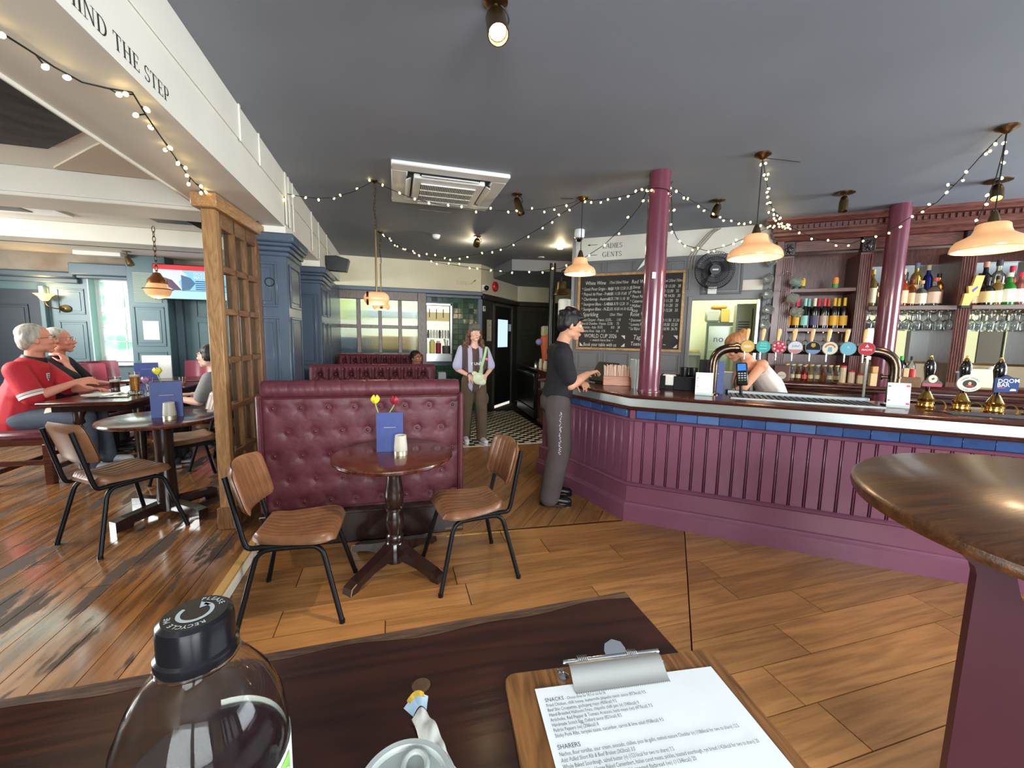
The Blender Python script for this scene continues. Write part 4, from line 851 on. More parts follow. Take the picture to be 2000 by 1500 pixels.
o = hk.build('hooks', M_BRASS, None); o.parent = bb; o.matrix_parent_inverse = bb.matrix_basis.inverted() if 0 else Matrix.LocRotScale(BW(0, 0, 0), Euler((0, 0, BRZ)), None).inverted(); o['kind'] = 'stuff'
# ---------------------------------------------------------------- beer taps and things on the bar
BT = 1.0525
tp = bthing('beer_tap_font', 'dark bronze arched beer font with eight badges', 'beer taps', 0, .43, BT)
zt = 1.443 - BT; ul, ur = .612, 1.795
MB().tube([Vector((ul, 0, 0))] + fillet([(ul, 0, .02), (ul, 0, zt), (ur, 0, zt), (ur, 0, .02)], .15, 8), .037, 16).tube([Vector((ul, 0, -.0)), Vector((ul, 0, .012))], .06, 20).tube([Vector((ur, 0, 0)), Vector((ur, 0, .012))], .06, 20).build('arch_pipe', M_BRONZE, tp)
for u in (ul + .15, ur - .2): MB().cyl((u, 0, zt), (u + .022, 0, zt), .046, n=20).build('collar', M_BRONZE, tp)
MB().cyl((ur, 0, .2), (ur, 0, .215), .042, n=18).cyl((ur - .075, 0, .207), (ur - .04, 0, .207), .012, n=10).cyl((ur - .08, 0, .207), (ur - .07, 0, .207), .022, n=12).build('clamp', M_BRONZE, tp)
BADGE = [((240, 196, 96), (252, 240, 210), 'cream'), ((70, 196, 188), (190, 236, 230), 'AMS'), ((206, 56, 84), (250, 226, 228), '10'), ((226, 232, 240), (80, 110, 170), 'Jubel'), ((20, 24, 26), (214, 176, 90), ''), ((238, 236, 214), (226, 130, 60), ''), ((126, 196, 216), (228, 246, 250), 'A'), ((214, 60, 72), (252, 240, 238), 'MADRI')]
bu = [.824, .932, 1.037, 1.142, 1.254, 1.358, 1.467, 1.575]
for k, u in enumerate(bu):
    bg, fg, tx = BADGE[k]
    tap = MB(Matrix.Translation((u, 0, zt)))
    tap.cyl((0, -.03, .03), (0, 0, .05), .012, n=10).cyl((0, -.03, -.01), (0, -.075, -.03), .011, n=10).cyl((0, -.075, -.025), (0, -.078, -.085), .006, .004, n=10).cyl((0, 0, 0), (0, -.055, .01), .02, n=12)
    tap_o = tap.build('tap', M_CHROME, tp)
    MB(Matrix.Translation((u + .012, -.03, zt + .03))).lathe([(.007, 0), (.009, .012), (.012, .02), (.0085, .03), (.0125, .07), (.014, .11), (.011, .125), (.0, .13)], 12, M=Matrix.Rotation(.08, 3, 'Y')).build('tap_handle', wood('pale_wood', (176, 128, 66), (226, 182, 112), .3, 6, (10, 10, 1)), tp)
    o = MB(Matrix.Translation((u + .018, -.072, zt + .016))).cyl((0, .006, 0), (0, -.008, 0), .05, n=28).build('badge_rim', mat('badge_rim', (96, 92, 86), .5) if k not in (4,) else M_BLKPL, tp)
    fc = MB(Matrix.Translation((u + .018, -.0805, zt + .016)) @ Matrix.Rotation(PI / 2, 4, 'X'))
    fc.prism(disc2(.0455, 28), 0, .0012); fc.build('badge_face', mat('badge_face%d' % k, bg, .55, emit=.75, spec=.15), o, smooth=0)
    MF = Matrix.Translation((u + .018, -.0824, zt + .016)) @ Matrix.Rotation(PI / 2, 4, 'X'); mk = MB(MF)
    if k == 0: mk.prism(disc2(.03, 16, .012), 0, .0006); put_text(mk, 'Cruzcampo'if 0 else 'beer', MF, .001) if 0 else None
    elif k in (1, 2, 6): put_text(mk, tx, Matrix.Identity(4), .026, align='CENTER'); mk.v = [Vector(p) for p in mk.v]
    if k == 1: mk.prism([(-.025, -.018), (.025, -.018), (.025, -.011), (-.025, -.011)], 0, .0006); mk.prism([(-.02, .024), (.02, .024), (.02, .029), (-.02, .029)], 0, .0006)
    if k == 2:
        for a in range(7): mk.prism([(.034 * math.cos(a * .9) + x, .03 * math.sin(a * .9) + y) for x, y in disc2(.008, 8)], 0, .0006)
    if k == 3: put_text(mk, 'Jubel', Matrix.Translation((0, .004, .001)), .024, align='CENTER', shear=.2)
    if k == 4: mk.prism([(-.012, .034), (.012, .034), (.014, .012), (0, .002), (-.014, .012)], 0, .0006)
    if k == 5: mk.prism([(.036 * math.cos(math.radians(a)), .036 * math.sin(math.radians(a)) - .004) for a in range(15, 166, 15)] + [(.026 * math.cos(math.radians(a)), .026 * math.sin(math.radians(a)) - .004) for a in range(165, 14, -15)], 0, .0006)
    if k == 7: put_text(mk, 'MADRI', Matrix.Translation((0, -.012, .001)), .02, align='CENTER', weight=.02); mk.prism([(-.012, .012), (.012, .012), (0, .034)], 0, .0006)
    if mk.v: mk.build('badge_print', mat('badge_print%d' % k, fg, .6, emit=.7, spec=.1), o, smooth=0)
    if k in (3, 4, 5):
        m2 = MB(MF); col2 = {3: (222, 92, 84), 4: (52, 120, 196), 5: (90, 176, 196)}[k]
        m2.prism([(.0445 * math.cos(math.radians(a)), .0445 * math.sin(math.radians(a))) for a in range(200, 341, 10)] if k != 5 else [(-.014, -.026), (.014, -.026), (.011, .008), (-.011, .008)], 0, .0005); m2.build('badge_print', mat('badge_second%d' % k, col2, .4, emit=.4), o, smooth=0)
# hand pumps
def handpump(u, v, label, shape):
    t = bthing('hand_pump', label, 'hand pump', u, v, BT, group='hand pumps on the bar'); t.scale = (.88, .88, .9); SK = Matrix.Diagonal((.8, 1, .9, 1))
    MB().lathe([(.06, 0), (.062, .008), (.05, .014), (.048, .03), (.054, .036), (.054, .044), (.046, .05), (.05, .06), (.052, .07), (.046, .076), (.03, .11), (.02, .13), (.0, .135)], 22).build('brass_base', M_BRASS, t)
    MB().lathe([(.013, .12), (.015, .17), (.02, .19), (.028, .25), (.036, .31), (.033, .345), (.02, .375), (.0155, .38)], 20).build('handle', mat('black_ceramic', (16, 15, 14), .08, coat=.6), t)
    MB().lathe([(.0155, .379), (.017, .388), (.012, .396), (.008, .405), (.009, .412), (.0, .42)], 14).build('finial', M_BRASS, t)
    MB().tube(bezier((.04, -.02, .04), (.09, -.03, .1), (.12, -.05, .02), (.1, -.05, -.0), 8), .006, 6).build('spout', M_BRASS, t)
    R = Matrix.Rotation(PI / 2, 4, 'X')
    if shape == 'arch':
        T0 = Matrix.Translation((-.002, -.058, .17)) @ SK; c = MB(T0 @ R)
        c.prism([(-.075, 0), (.075, 0), (.078, .03), (.062, .05), (.05, .052)] + [(.048 * math.cos(math.radians(a)), .052 + .052 * math.sin(math.radians(a))) for a in range(10, 171, 16)] + [(-.05, .052), (-.062, .05), (-.078, .03)], 0, .012); cl_ = c.build('pump_clip', lab((92, 80, 70)), t, smooth=0)
        MB(T0 @ Matrix.Translation((0, -.0125, .068)) @ R).prism(disc2(.034, 24), 0, .001).build('clip_disc', lab((216, 212, 190)), cl_, smooth=0)
        a2 = MB(T0 @ Matrix.Translation((0, -.0125, .008)) @ R); a2.prism([(-.07, -.004), (.07, -.004), (.07, .02), (-.07, .02)], 0, .001); a2.build('clip_ribbon', lab((186, 70, 96)), cl_, smooth=0)
        a3 = MB(T0 @ Matrix.Translation((0, -.0142, .0585)) @ R); a3.prism([(-.006, 0), (.008, .004), (.012, .016), (.004, .022), (-.012, .012)], 0, .0006); a3.build('clip_print', lab((90, 76, 60)), cl_, smooth=0)
    elif shape == 'oval':
        T0 = Matrix.Translation((0, -.062, .21)) @ SK; c = MB(T0 @ R); c.prism([(.09 * math.cos(math.radians(a)), .068 * math.sin(math.radians(a)) * (1.0 if math.sin(math.radians(a)) < .8 else 1.1)) for a in range(0, 360, 10)], 0, .01); cl_ = c.build('pump_clip', lab((226, 226, 206)), t, smooth=0)
        MB(T0 @ Matrix.Translation((0, -.0105, -.002)) @ R).prism(disc2(.05, 28, .034), 0, .001).build('clip_oval', lab((52, 52, 44)), cl_, smooth=0)
        a2 = MB(T0 @ Matrix.Translation((0, -.012, 0)) @ R); a2.prism(disc2(.012, 12, .016), 0, .001); a2.build('clip_face', lab((222, 176, 150)), cl_, smooth=0)
        a4 = MB(T0 @ Matrix.Translation((0, -.012, -.02)) @ R); a4.prism([(-.03, -.004), (.026, -.006), (.03, .004), (.008, .008), (-.012, .008)], 0, .001); a4.build('clip_coat', lab((196, 56, 52)), cl_, smooth=0)
        a3 = MB(T0 @ Matrix.Translation((0, -.0108, 0)) @ R)
        for s_, arc0, arc1, rx, ry, flip in (("TIMOTHY TAYLOR'S", 158, 22, .068, .05, 0), ('LANDLORD', 218, 322, .068, .056, 1)):
            for i, ch in enumerate(s_):
                a = math.radians(arc0 + (arc1 - arc0) * (i + .5) / len(s_)); vs, fs = text2d(ch, .0165, align='CENTER'); th = a - PI / 2 if not flip else a + PI / 2
                off = -.006; pts = [(x, y + off) for x, y in vs]
                a3.add([(rx * math.cos(a) + x * math.cos(th) - y * math.sin(th), ry * math.sin(a) + x * math.sin(th) + y * math.cos(th), .0006) for x, y in pts], fs)
        a3.build('clip_lettering', lab((60, 58, 50)), cl_, smooth=0)
    else:
        T0 = Matrix.Translation((.01, -.062, .16)) @ Matrix.Rotation(-.06, 4, 'Y') @ SK; c = MB(T0 @ R)
        c.prism([(-.085, 0), (.075, 0), (.085, .115), (.04, .12), (.0, .142), (-.035, .122), (-.08, .115)], 0, .02); cl_ = c.build('pump_clip', lab((44, 60, 104)), t, smooth=0)
        a1 = MB(T0 @ Matrix.Translation((0, -.0205, 0)) @ R); a1.prism([(-.072, .012), (.07, .012), (.078, .108), (-.07, .108)], 0, .0006); a1.prism([(-.0, .05), (.074, .05), (.076, .08), (.02, .075)], .0006, .0008); a1.build('clip_panel', lab((36, 66, 130)), cl_, smooth=0)
        a2 = MB(T0 @ Matrix.Translation((0, -.0215, 0)) @ R); put_text(a2, 'DOOM', Matrix.Translation((-.062, .078, 0)), .046, weight=.012); put_text(a2, 'BAR', Matrix.Translation((-.066, .046, 0)), .046, weight=.012); a2.prism([(.02, .012), (.064, .012), (.06, .026), (.036, .03), (.024, .024)], 0, .0004); a2.build('clip_lettering', lab((238, 238, 236)), cl_, smooth=0)
        a3 = MB(T0 @ Matrix.Translation((0, -.0215, 0)) @ R); a3.prism([(-.064, .034), (-.012, .034), (-.012, .04), (-.064, .04)], 0, .0004); a3.build('clip_stripe', lab((206, 92, 70)), cl_, smooth=0)
    return t
handpump(2.0, .47, 'hand pump with a brown arched clip and pink ribbon', 'arch')
handpump(2.175, .44, 'hand pump with a cream oval clip', 'oval')
handpump(2.335, .42, 'hand pump with a square navy clip lettered DOOM BAR', 'square')
t = handpump(2.52, .41, 'hand pump at the very end of the row, mostly cut off', 'arch')
tag(MB(Matrix.Translation(BW(2.25, .22, BT)) @ Matrix.Rotation(BRZ, 4, 'Z')).box(-.25, .4, -.09, .07, 0, .006, .002).build('bar_mat', mat('bar_towel', (58, 56, 60), .9, var=.3, scale=50)), 'dark grey towel mat below the hand pumps', 'mat')
t = bthing('pen', 'dark brown stirring stick lying before the first pump', 'stick', 2.0, .23, BT, -.35); MB().box(-.09, .09, -.006, .006, 0, .008, .002).build('stick', M_DWOOD, t)
dr_ = bthing('drip_tray', 'long steel drip tray under the beer taps', 'drip tray', 1.2, .36, BT)
MB().box(-.46, .5, .16, .2, 0, .035, .004).box(-.46, .5, -.14, -.125, 0, .012, .003).box(-.46, .5, -.14, .2, 0, .004).build('tray', mat('tray_steel', (120, 124, 124), .42, .9), dr_)
for k in range(24): MB().box(-.44 + .039 * k, -.42 + .039 * k, -.12, .15, .006, .012).build('grid_bar', mat('tray_steel', (120, 124, 124), .42, .9), dr_, smooth=0)
# straws, shake cup, caddy, menus, card machine, till
t = bthing('straw_box', 'wooden straw box with two compartments beside the maroon column', 'box', -.2, .66, BT, .25)
MB().box(-.14, .14, -.055, .055, 0, .09, .003).box(-.004, .004, -.056, -.05, 0, .09).build('box_body', M_MWOOD if 0 else wood('orange_wood', (140, 72, 36), (188, 112, 62), .35, 6, (1, 10, 10)), t)
sm = MB(); r_ = random.Random(3)
for k in range(56):
    x = -.125 + (k % 28) * .0092 + (.006 if k % 28 > 13 else -.003); y = -.03 + .04 * (k // 28) + r_.uniform(-.01, .01)
    sm.cyl((x, y, .06), (x + r_.uniform(-.006, .006), y, .19 + r_.uniform(-.01, .012)), .004, n=5)
o = sm.build('paper_straws', mat('paper_straw', (226, 192, 170), .6, var=.25, scale=90, stretch=(1, .1, .01)), t); o['kind'] = 'stuff'
tag(MB(Matrix.Translation(BW(-.02, .5, BT))).lathe([(.032, 0), (.034, .06), (.05, .17), (.053, .265), (.050, .265), (.047, .17), (.03, .02), (0, .02)], 24).build('milkshake_cup', mat('pearl_plastic', (206, 214, 208), .25, .25)), 'tall pearly milkshake cup beside the maroon column', 'cup')
t = bthing('napkin_caddy', 'black bar caddy with napkins and stacked black cups', 'caddy', .345, .62, BT, -.1)
R = Matrix.Rotation(PI / 2, 4, 'X')
MB().box(-.15, .16, -.0, .1, 0, .006).box(-.15, -.145, -.06, .1, 0, .13).box(.155, .16, -.06, .1, 0, .13).box(-.15, .16, .095, .1, 0, .13).box(-.15, -.10, -.065, -.058, 0, .125, .004).box(-.03, .16, -.065, -.058, 0, .125, .004).box(-.10, -.03, -.065, -.058, 0, .04).box(-.15, .16, -.06, 0, 0, .006).box(-.02, -.014, -.06, .1, 0, .12).build('caddy_body', M_BLKPL, t)
MB().box(-.14, -.03, -.052, .08, .01, .118, .003).prism([(-.135, .115), (-.02, .115), (-.035, .13), (-.125, .132)], -.05, .04, M=Matrix.Translation((0, 0, 0)) @ R).build('napkins', mat('paper_white', (238, 232, 222), .7), t)
for k in range(2): MB(Matrix.Translation((.045 + .075 * k, .02, 0))).lathe([(.026, .04), (.034, .15), (.036, .2), (.036, .203), (.033, .2), (.024, .05)], 18).build('black_cup', M_BLKPL, t)
def folder(name, label, u, v, z, h, w, m, rz, cat='menu', tilt=.06, base=None, title=True):
    t = bthing(name, label, cat, u, v, z, rz) if base is None else thing(name, label, cat, base, rz)
    for s in (-1, 1):
        mb = MB(Matrix.Rotation(-s * tilt, 4, 'X')); mb.box(-w / 2, w / 2, -.002 + s * -.0 , .002, 0, h, .001)
        o = mb.build('cover', m, t); o.location = (0, s * -h * math.sin(tilt), 0) if 0 else (0, -s * h * math.sin(tilt), 0)
        if s == 1 and title:
            q = MB(Matrix.Rotation(-tilt, 4, 'X')); q.box(-w * .22, w * .22, -.0026, -.0022, h * .62, h * .628); q.build('gilt_title', mat('gilt_print', (206, 178, 120), .4), o, smooth=0)
            for sgn in (0,): pass
    return t
M_NAVY = mat('navy_cover', (46, 62, 124), .5, var=.08, scale=30)
folder('drinks_menu', 'tall royal blue menu standing on the bar behind a white card', .635, .46, BT, .275, .13, M_NAVY, .1)
folder('drinks_menu', 'black menu standing half hidden behind the blue bar menu', .57, .62, BT, .28, .12, M_BLKMAT, .3, title=False)
t = bthing('till_box', 'black wedge shaped bill box beside the blue bar menu', 'box', .72, .62, BT, .1); MB(R).prism([(-.05, 0), (.035, 0), (.06, .18), (-.07, .18)], -.05, .05).build('box_body', M_BLKPL, t); MB().box(-.068, .058, -.048, .048, .18, .184).build('rim', M_ABRASS, t)
def card_stand(name, label, u, v, rz, h, w, marks):
    t = bthing(name, label, 'card', u, v, BT, rz); mb = MB(Matrix.Rotation(-.12, 4, 'X')); mb.box(-w / 2, w / 2, 0, .003, 0, h); c = mb.build('card', mat('white_card', (236, 238, 240), .4), t, smooth=0)
    MB(Matrix.Rotation(-.12, 4, 'X')).box(-w / 2 - .003, w / 2 + .003, -.002, -.001, 0, .02).box(-w / 2, w / 2, .003, .05, 0, .003).build('clear_holder', M_THIN, t)
    for col, pts in marks:
        q = MB(Matrix.Rotation(-.12, 4, 'X'))
        for x, z, s in pts: q.box(x - s * .5, x + s * .5, -.0012, -.0008, z - s * .35, z + s * .35)
        q.build('print', lab(col), c, smooth=0)
    q = MB(Matrix.Rotation(-.12, 4, 'X'))
    for k in range(9): q.box(-w * .28, w * .28, -.0012, -.0008, h * .25 + k * h * .065, h * .25 + k * h * .065 + .002)
    q.build('print_lines', lab((176, 180, 190)), c, smooth=0); return t
card_stand('table_card', 'white card with small red marks before the blue bar menu', .55, .31, .05, .185, .13, [((214, 90, 90), [(-.05, .14, .012), (-.052, .12, .009)]), ((120, 150, 110), [(-.05, .07, .01), (.05, .03, .01)])])
card_stand('table_card', 'white card with floral corners at the foot of the beer font', 1.795, .32, -.05, .175, .125, [((206, 70, 90), [(.048, .155, .02), (.05, .03, .02)]), ((96, 116, 96), [(-.052, .15, .016), (-.052, .05, .014)])])
t = bthing('card_terminal', 'black card payment terminal with a lit blue screen', 'card reader', .84, .5, BT, -.12)
MB().box(-.045, .03, -.02, .03, 0, .012, .004).tube(fillet([(0, .01, .01), (-.01, .02, .1), (0, .01, .16)], .04), .012, 8).tube(bezier((-.03, .03, .2), (-.07, .04, .12), (-.06, .03, .06), (-.03, .03, .01)), .004, 6).build('stand', M_BLKPL, t)
TM = Matrix.Translation((.0, -.01, .13)) @ Matrix.Rotation(-.42, 4, 'X') @ Matrix.Rotation(-.1, 4, 'Y')
mb = MB(TM); mb.box(-.042, .042, -.012, .02, -.05, .15, .01).build('terminal_body', M_BLKPL, t)
MB(TM).box(-.031, .031, -.0135, -.0118, .075, .135).build('screen', mat('blue_screen', (70, 140, 226), .2, emit=1.0), t, smooth=0)
for r0 in range(4):
    for c0 in range(3): MB(TM).box(-.028 + c0 * .021, -.014 + c0 * .021, -.0145, -.0118, .045 - r0 * .02, .055 - r0 * .02, .001).build('key', lab((200, 204, 210)) if r0 < 3 else lab((120, 130, 70)), t)
t = bthing('till_screen', 'black touch till screen leaning beside the straw box', 'till', -.4, .70, BT, -.65)
MB(Matrix.Rotation(-.62, 4, 'X')).box(-.15, .15, -.015, .015, .02, .25, .006).build('screen_body', M_BLKPL, t); MB().box(-.05, .05, .0, .14, 0, .015, .004).tube([(0, .1, .01), (0, .14, .13)], .015, 8).build('stand', M_BLKPL, t)
# ---------------------------------------------------------------- chalkboard, fan, signs on the bar wall
cb = thing('chalkboard', 'large oak framed chalkboard listing wines', 'chalkboard', BW(-1.035, 2.255, 1.345), BRZ)
Wb, Hb = 1.36, 1.02
MB().box(0, Wb, 0, .012, 0, Hb).build('board', mat('slate_board', (44, 40, 38), .75, var=.08, scale=5), cb, smooth=0)
for a in ((-.0, Wb, 0, .032), (0, Wb, Hb - .032, Hb), (0, .032, .032, Hb - .032), (Wb - .032, Wb, .032, Hb - .032)): MB().box(a[0], a[1], -.016, .012, a[2], a[3], .004).build('frame_side', wood('pale_oak_frame', (150, 108, 62), (196, 152, 98), .45, 6, (1, 10, 1)), cb)
ck = MB()
def chalk(s, x, z, size, sx=.78, sh=.12, al='LEFT', w=-.004):
    put_text(ck, s, Matrix(((sx, 0, 0, x), (0, 0, -1, -.0008), (0, 1, 0, z), (0, 0, 0, 1))), size, align=al, shear=sh, weight=w)
chalk('White Wine', .10, .875, .07); chalk('175ml 250ml 750ml', .42, .88, .05, .62)
for k, (a, c) in enumerate((('Giotti Pinot Grigio - Italy', '10.5% 9.50 13.50 31.20'), ('Picpoul de Pinet - France', '12.5% 11.50 15.60  37'), ('Chardonnay - Australia', '10.5% 7.90 11.10  30'), ('Sauvignon Blanc - S.Africa', '12.5% 8.70 12.20  31'), ('Sauvignon Blanc - N.Z.', '12.5% 10.50 14.10 42.70'))):
    z = .80 - k * .067; chalk('* ' + a, .055, z, .058, .66); chalk(c, .405, z, .056, .6)
chalk('Sparkling', .08, .455, .075); chalk('125ml  750ml', .44, .46, .05, .62)
for k, (a, c) in enumerate((('Veuve Clicquot - France. 12.5%', '-      110'), ('Moet & Chandon - France. 12.5%', '-      75'), ('Mercanzo - Italy. 10.5%', '8.0    38'), ('Prosetto Rose - Italy. 11%', '-      41'))):
    z = .39 - k * .05; chalk(a, .055, z, .052, .62); chalk(c, .47, z, .05, .7)
chalk('WORLD CUP 2026', .11, .165, .075, .72, 0); chalk('~ watch here live ~', .19, .118, .05, .8); chalk('Book your table with us', .10, .05, .07, .66)
chalk('Red Wine', .71, .875, .07); chalk('175ml 250ml 750ml', 1.08, .88, .05, .62)
for k, (a, c) in enumerate((('Shiraz', '10.50 13.50   38'), ('Merlot', '8.70 12.00   35'), ('Pinot Noir', '10.70 14.50   30'), ('Cabernet', '7.50 11.20   30'), ('Malbec', '7.90 11.20   33'), ('Rioja', '7.90 12.20   33'))):
    z = .81 - k * .06; chalk('* ' + a, .70, z, .056, .7); chalk(c, 1.07, z, .054, .68)
chalk('Rose Wine', .71, .455, .075)
for k, (a, c) in enumerate((('Discovery Beach', '10.50 11.50  31.50'), ('Lunetta P', '8.70 10.50  32.50'), ('Le Bijou', '7.80 10.90  36.70'))): z = .385 - k * .055; chalk('* ' + a, .70, z, .054, .66); chalk(c, 1.06, z, .052, .66)
chalk('Tappers Call', .76, .15, .09, .8, .2); chalk('Tuesday ~ Cash ~', .73, .07, .075, .8, .2)
for x, z, sx, sz in ((.05, .05, 1, 1), (.66, .05, -1, 1), (.66, .20, -1, -1), (1.31, .05, -1, 1), (1.31, .21, -1, -1)): ck.add([(x, -.0008, z), (x + sx * .05, -.0008, z), (x, -.0008, z + sz * .05)], [(0, 1, 2)])
ck.build('chalk_lettering', mat('chalk', (206, 202, 192), .9), cb, smooth=0)['kind'] = 'stuff'
t = thing('wall_fan', 'black wall fan above the kitchen doorway', 'fan', BW(.63, 2.12, 2.32), BRZ)
mb = MB(Matrix.Rotation(.15, 4, 'Z'))
for r_, y in ((.21, 0), (.215, -.05), (.15, -.075), (.09, -.085)): mb.tube([Vector((r_ * math.cos(a * PI / 16), y, r_ * math.sin(a * PI / 16))) for a in range(32)], .003, 5, True)
for k in range(48):
    a = 2 * PI * k / 48; c, s = math.cos(a), math.sin(a); mb.tube([Vector((.05 * c, -.088, .05 * s)), Vector((.15 * c, -.075, .15 * s)), Vector((.213 * c, -.045, .213 * s)), Vector((.21 * c, 0, .21 * s)), Vector((.1 * c, .03, .1 * s))], .0016, 4)
mb.build('cage', M_BLKMET, t)
MB(Matrix.Rotation(.15, 4, 'Z')).cyl((0, -.092, 0), (0, -.08, 0), .058, n=24).cyl((0, 0, 0), (0, .1, 0), .06, .05, n=20).tube([(0, .08, 0), (0, .12, -.12), (0, .155, -.18)], .018, 8).build('motor', M_BLKPL, t)
for k in range(3):
    bl = MB(Matrix.Rotation(.15, 4, 'Z')); a0 = 2 * PI * k / 3 + .4
    bl.grid(lambda u, v, a0=a0: ((.04 + .15 * u) * math.cos(a0 + (v - .5) * (1.1 - .3 * u)), -.03 + .03 * (v - .5), (.04 + .15 * u) * math.sin(a0 + (v - .5) * (1.1 - .3 * u))), 4, 6); bl.build('blade', mat('smoky_blade', (60, 60, 64), .3), t)
MB().box(-.05, .05, .1, .16, -.26, -.17, .006).build('bracket', M_WPLAS, t)
lbm = MB(Matrix.Rotation(.15, 4, 'Z')); lbm.box(-.032, .032, -.0935, -.092, -.008, .008); lbm.build('badge', lab((200, 200, 200)), t, smooth=0)
t = thing('wall_notice', 'blank pale plaque right of the wall fan', 'sign', BW(1.06, 2.27, 2.16), BRZ); MB().box(-.105, .105, -.01, .0, -.06, .06, .003).build('plaque', lab((216, 206, 190)), t); MB().box(-.112, .112, -.006, .005, -.067, .067, .002).build('plaque_frame', lab((150, 132, 120)), t)
t = thing('folded_pennant', 'white triangular pennant card hanging above the chalkboard', 'pennant', BW(-.2, 2.22, 2.38), BRZ); MB(R).prism([(-.06, -.0), (.06, .09), (.065, .0 + .19)], -.003, .003).build('pennant', M_WHITE, t, smooth=0)
# bell, dryer, camera domes, detectors
def cam_dome(label, loc, r=.055):
    t = thing('camera_dome', label, 'security camera', loc); MB().lathe([(r * 1.15, 0), (r * 1.2, -.02), (r * 1.15, -.085), (r * .9, -.1)], 22).build('mount', M_WHITE, t); MB().ball((0, 0, -.1), (r * .8, r * .8, r * .85), 16, 10).build('dome', mat('smoked_dome', (16, 16, 18), .08, coat=.5), t)
cam_dome('white ceiling camera with a black dome beside the toilets sign', (2.26, 4.903, 2.85))
t = thing('brass_bell', 'brass ship bell hanging at the wall corner', 'bell', (2.26, 5.435, 2.285)); t.scale = (1.12, 1.12, 1.12)
MB().lathe([(.0, .0), (.05, -.004), (.058, -.02), (.062, -.08), (.075, -.125), (.1, -.16), (.102, -.168), (.09, -.165), (.06, -.1)], 22).build('bell_body', M_ABRASS, t); MB().tube([(0, 0, 0), (0, 0, .05)], .01, 8).tube([Vector((.02 * math.cos(a * PI / 6), 0, .07 + .025 * math.sin(a * PI / 6))) for a in range(12)], .006, 6, True).build('crown_loop', M_BLKMET, t)
MB().tube(fillet([(0, 0, .09), (0, 0, .13), (.08, -.0, .15), (.155, .01, .15)], .05), .008, 6).build('bracket', M_BLKMET, t)
t = thing('hand_dryer', 'white wall mounted towel dispenser behind the man at the bar', 'dispenser', BW(-1.262, 2.45, 1.86), BRZ + PI / 2); MB().lathe([(.0, -.21), (.1, -.2), (.13, -.17), (.135, -.07), (.137, .16), (.12, .19), (.0, .195)], 24, sy=.75).build('dispenser_body', M_WPLAS, t); MB().lathe([(.1365, -.12), (.137, -.06)], 24, sy=.76, cap0=False, cap1=False).build('grey_window', lab((170, 170, 168)), t)
MB().box(-.1, .1, -.125, -.06, -.2, .18).build('backplate', M_WPLAS, t)
t = thing('smoke_detector', 'white smoke detector on the dark ceiling', 'detector', (0.567, 5.804, 2.85)); MB().lathe([(.055, 0), (.055, -.018), (.048, -.02), (.045, -.038), (.03, -.05), (0, -.052)], 22).build('detector_body', M_WHITE, t)
t = thing('fire_bell', 'red round fire alarm bell on the corridor wall', 'alarm', (2.117, 8.44, 2.52)); t.location = A.to_3d() + (Bq - A).to_3d() * .30 + Vector((.78, -.63, 0)) * .02 + Vector((0, 0, 2.50)); t.rotation_euler = (0, 0, math.radians(ang)); MB(R).lathe([(.1, 0), (.1, .03), (.085, .05), (.03, .06), (0, .062)], 24).build('gong', mat('alarm_red', (196, 36, 34), .3, coat=.4), t)
t = thing('wall_camera', 'small black dome camera at the corridor corner', 'security camera', A.to_3d() + (Bq - A).to_3d() * .05 + Vector((.03, -.03, 2.42))); MB().box(-.06, .06, -.01, .03, -.05, .06, .006).build('mount', M_WPLAS, t); MB().ball((.02, -.03, 0), .05, 14, 8).build('dome', mat('smoked_dome', (16, 16, 18), .08, coat=.5), t)
t = thing('thermostat', 'small white thermostat beside the corridor door', 'thermostat', A.to_3d() + (Bq - A).to_3d() * .05 + Vector((.012, -.01, 2.03)), math.radians(ang)); MB().box(-.05, .05, -.02, .0, -.05, .05, .006).build('thermostat_body', M_WPLAS, t); MB().box(-.028, .028, -.022, -.019, .0, .03).build('display', lab((70, 84, 70)), t, smooth=0)
t = thing('paper_notice', 'curled cream paper notice pinned beside the corridor door', 'notice', A.to_3d() + (Bq - A).to_3d() * .17 + Vector((.012, -.01, 1.62)), math.radians(ang)); MB().grid(lambda u, v: (-.1 + .2 * u, -.004 - .02 * (u - .5) ** 2 - .03 * max(0, u - .8), -.21 + .42 * v), 8, 2).build('paper', lab((206, 196, 178)), t, norm=False)
q = MB(); q.ball((.02, -.012, .1), (.012, .004, .02), 8, 5); q.ball((-.01, -.012, -.14), (.012, .004, .012), 8, 5); q.build('print', lab((120, 110, 100)), t)
t = thing('speaker', 'black loudspeaker high on the beam wall', 'speaker', (-0.72, 6.263, 2.456), math.radians(0)); MB(R).prism([(-.14, -.09), (.1, -.1), (.14, .06), (-.02, .1), (-.16, .09)], -.08, .1).build('cabinet', M_BLKPL, t); MB().tube([(-.14, .0, 0), (-.17, .02, 0)], .02, 8).build('bracket', M_BLKPL, t)
pole = struct(MB(Matrix.Translation((2.441, 6.249, 0.0))).lathe([(.05, 0), (.05, 2.67)], 16).build('column', M_BLACKP), 'slim black pole in the corridor')
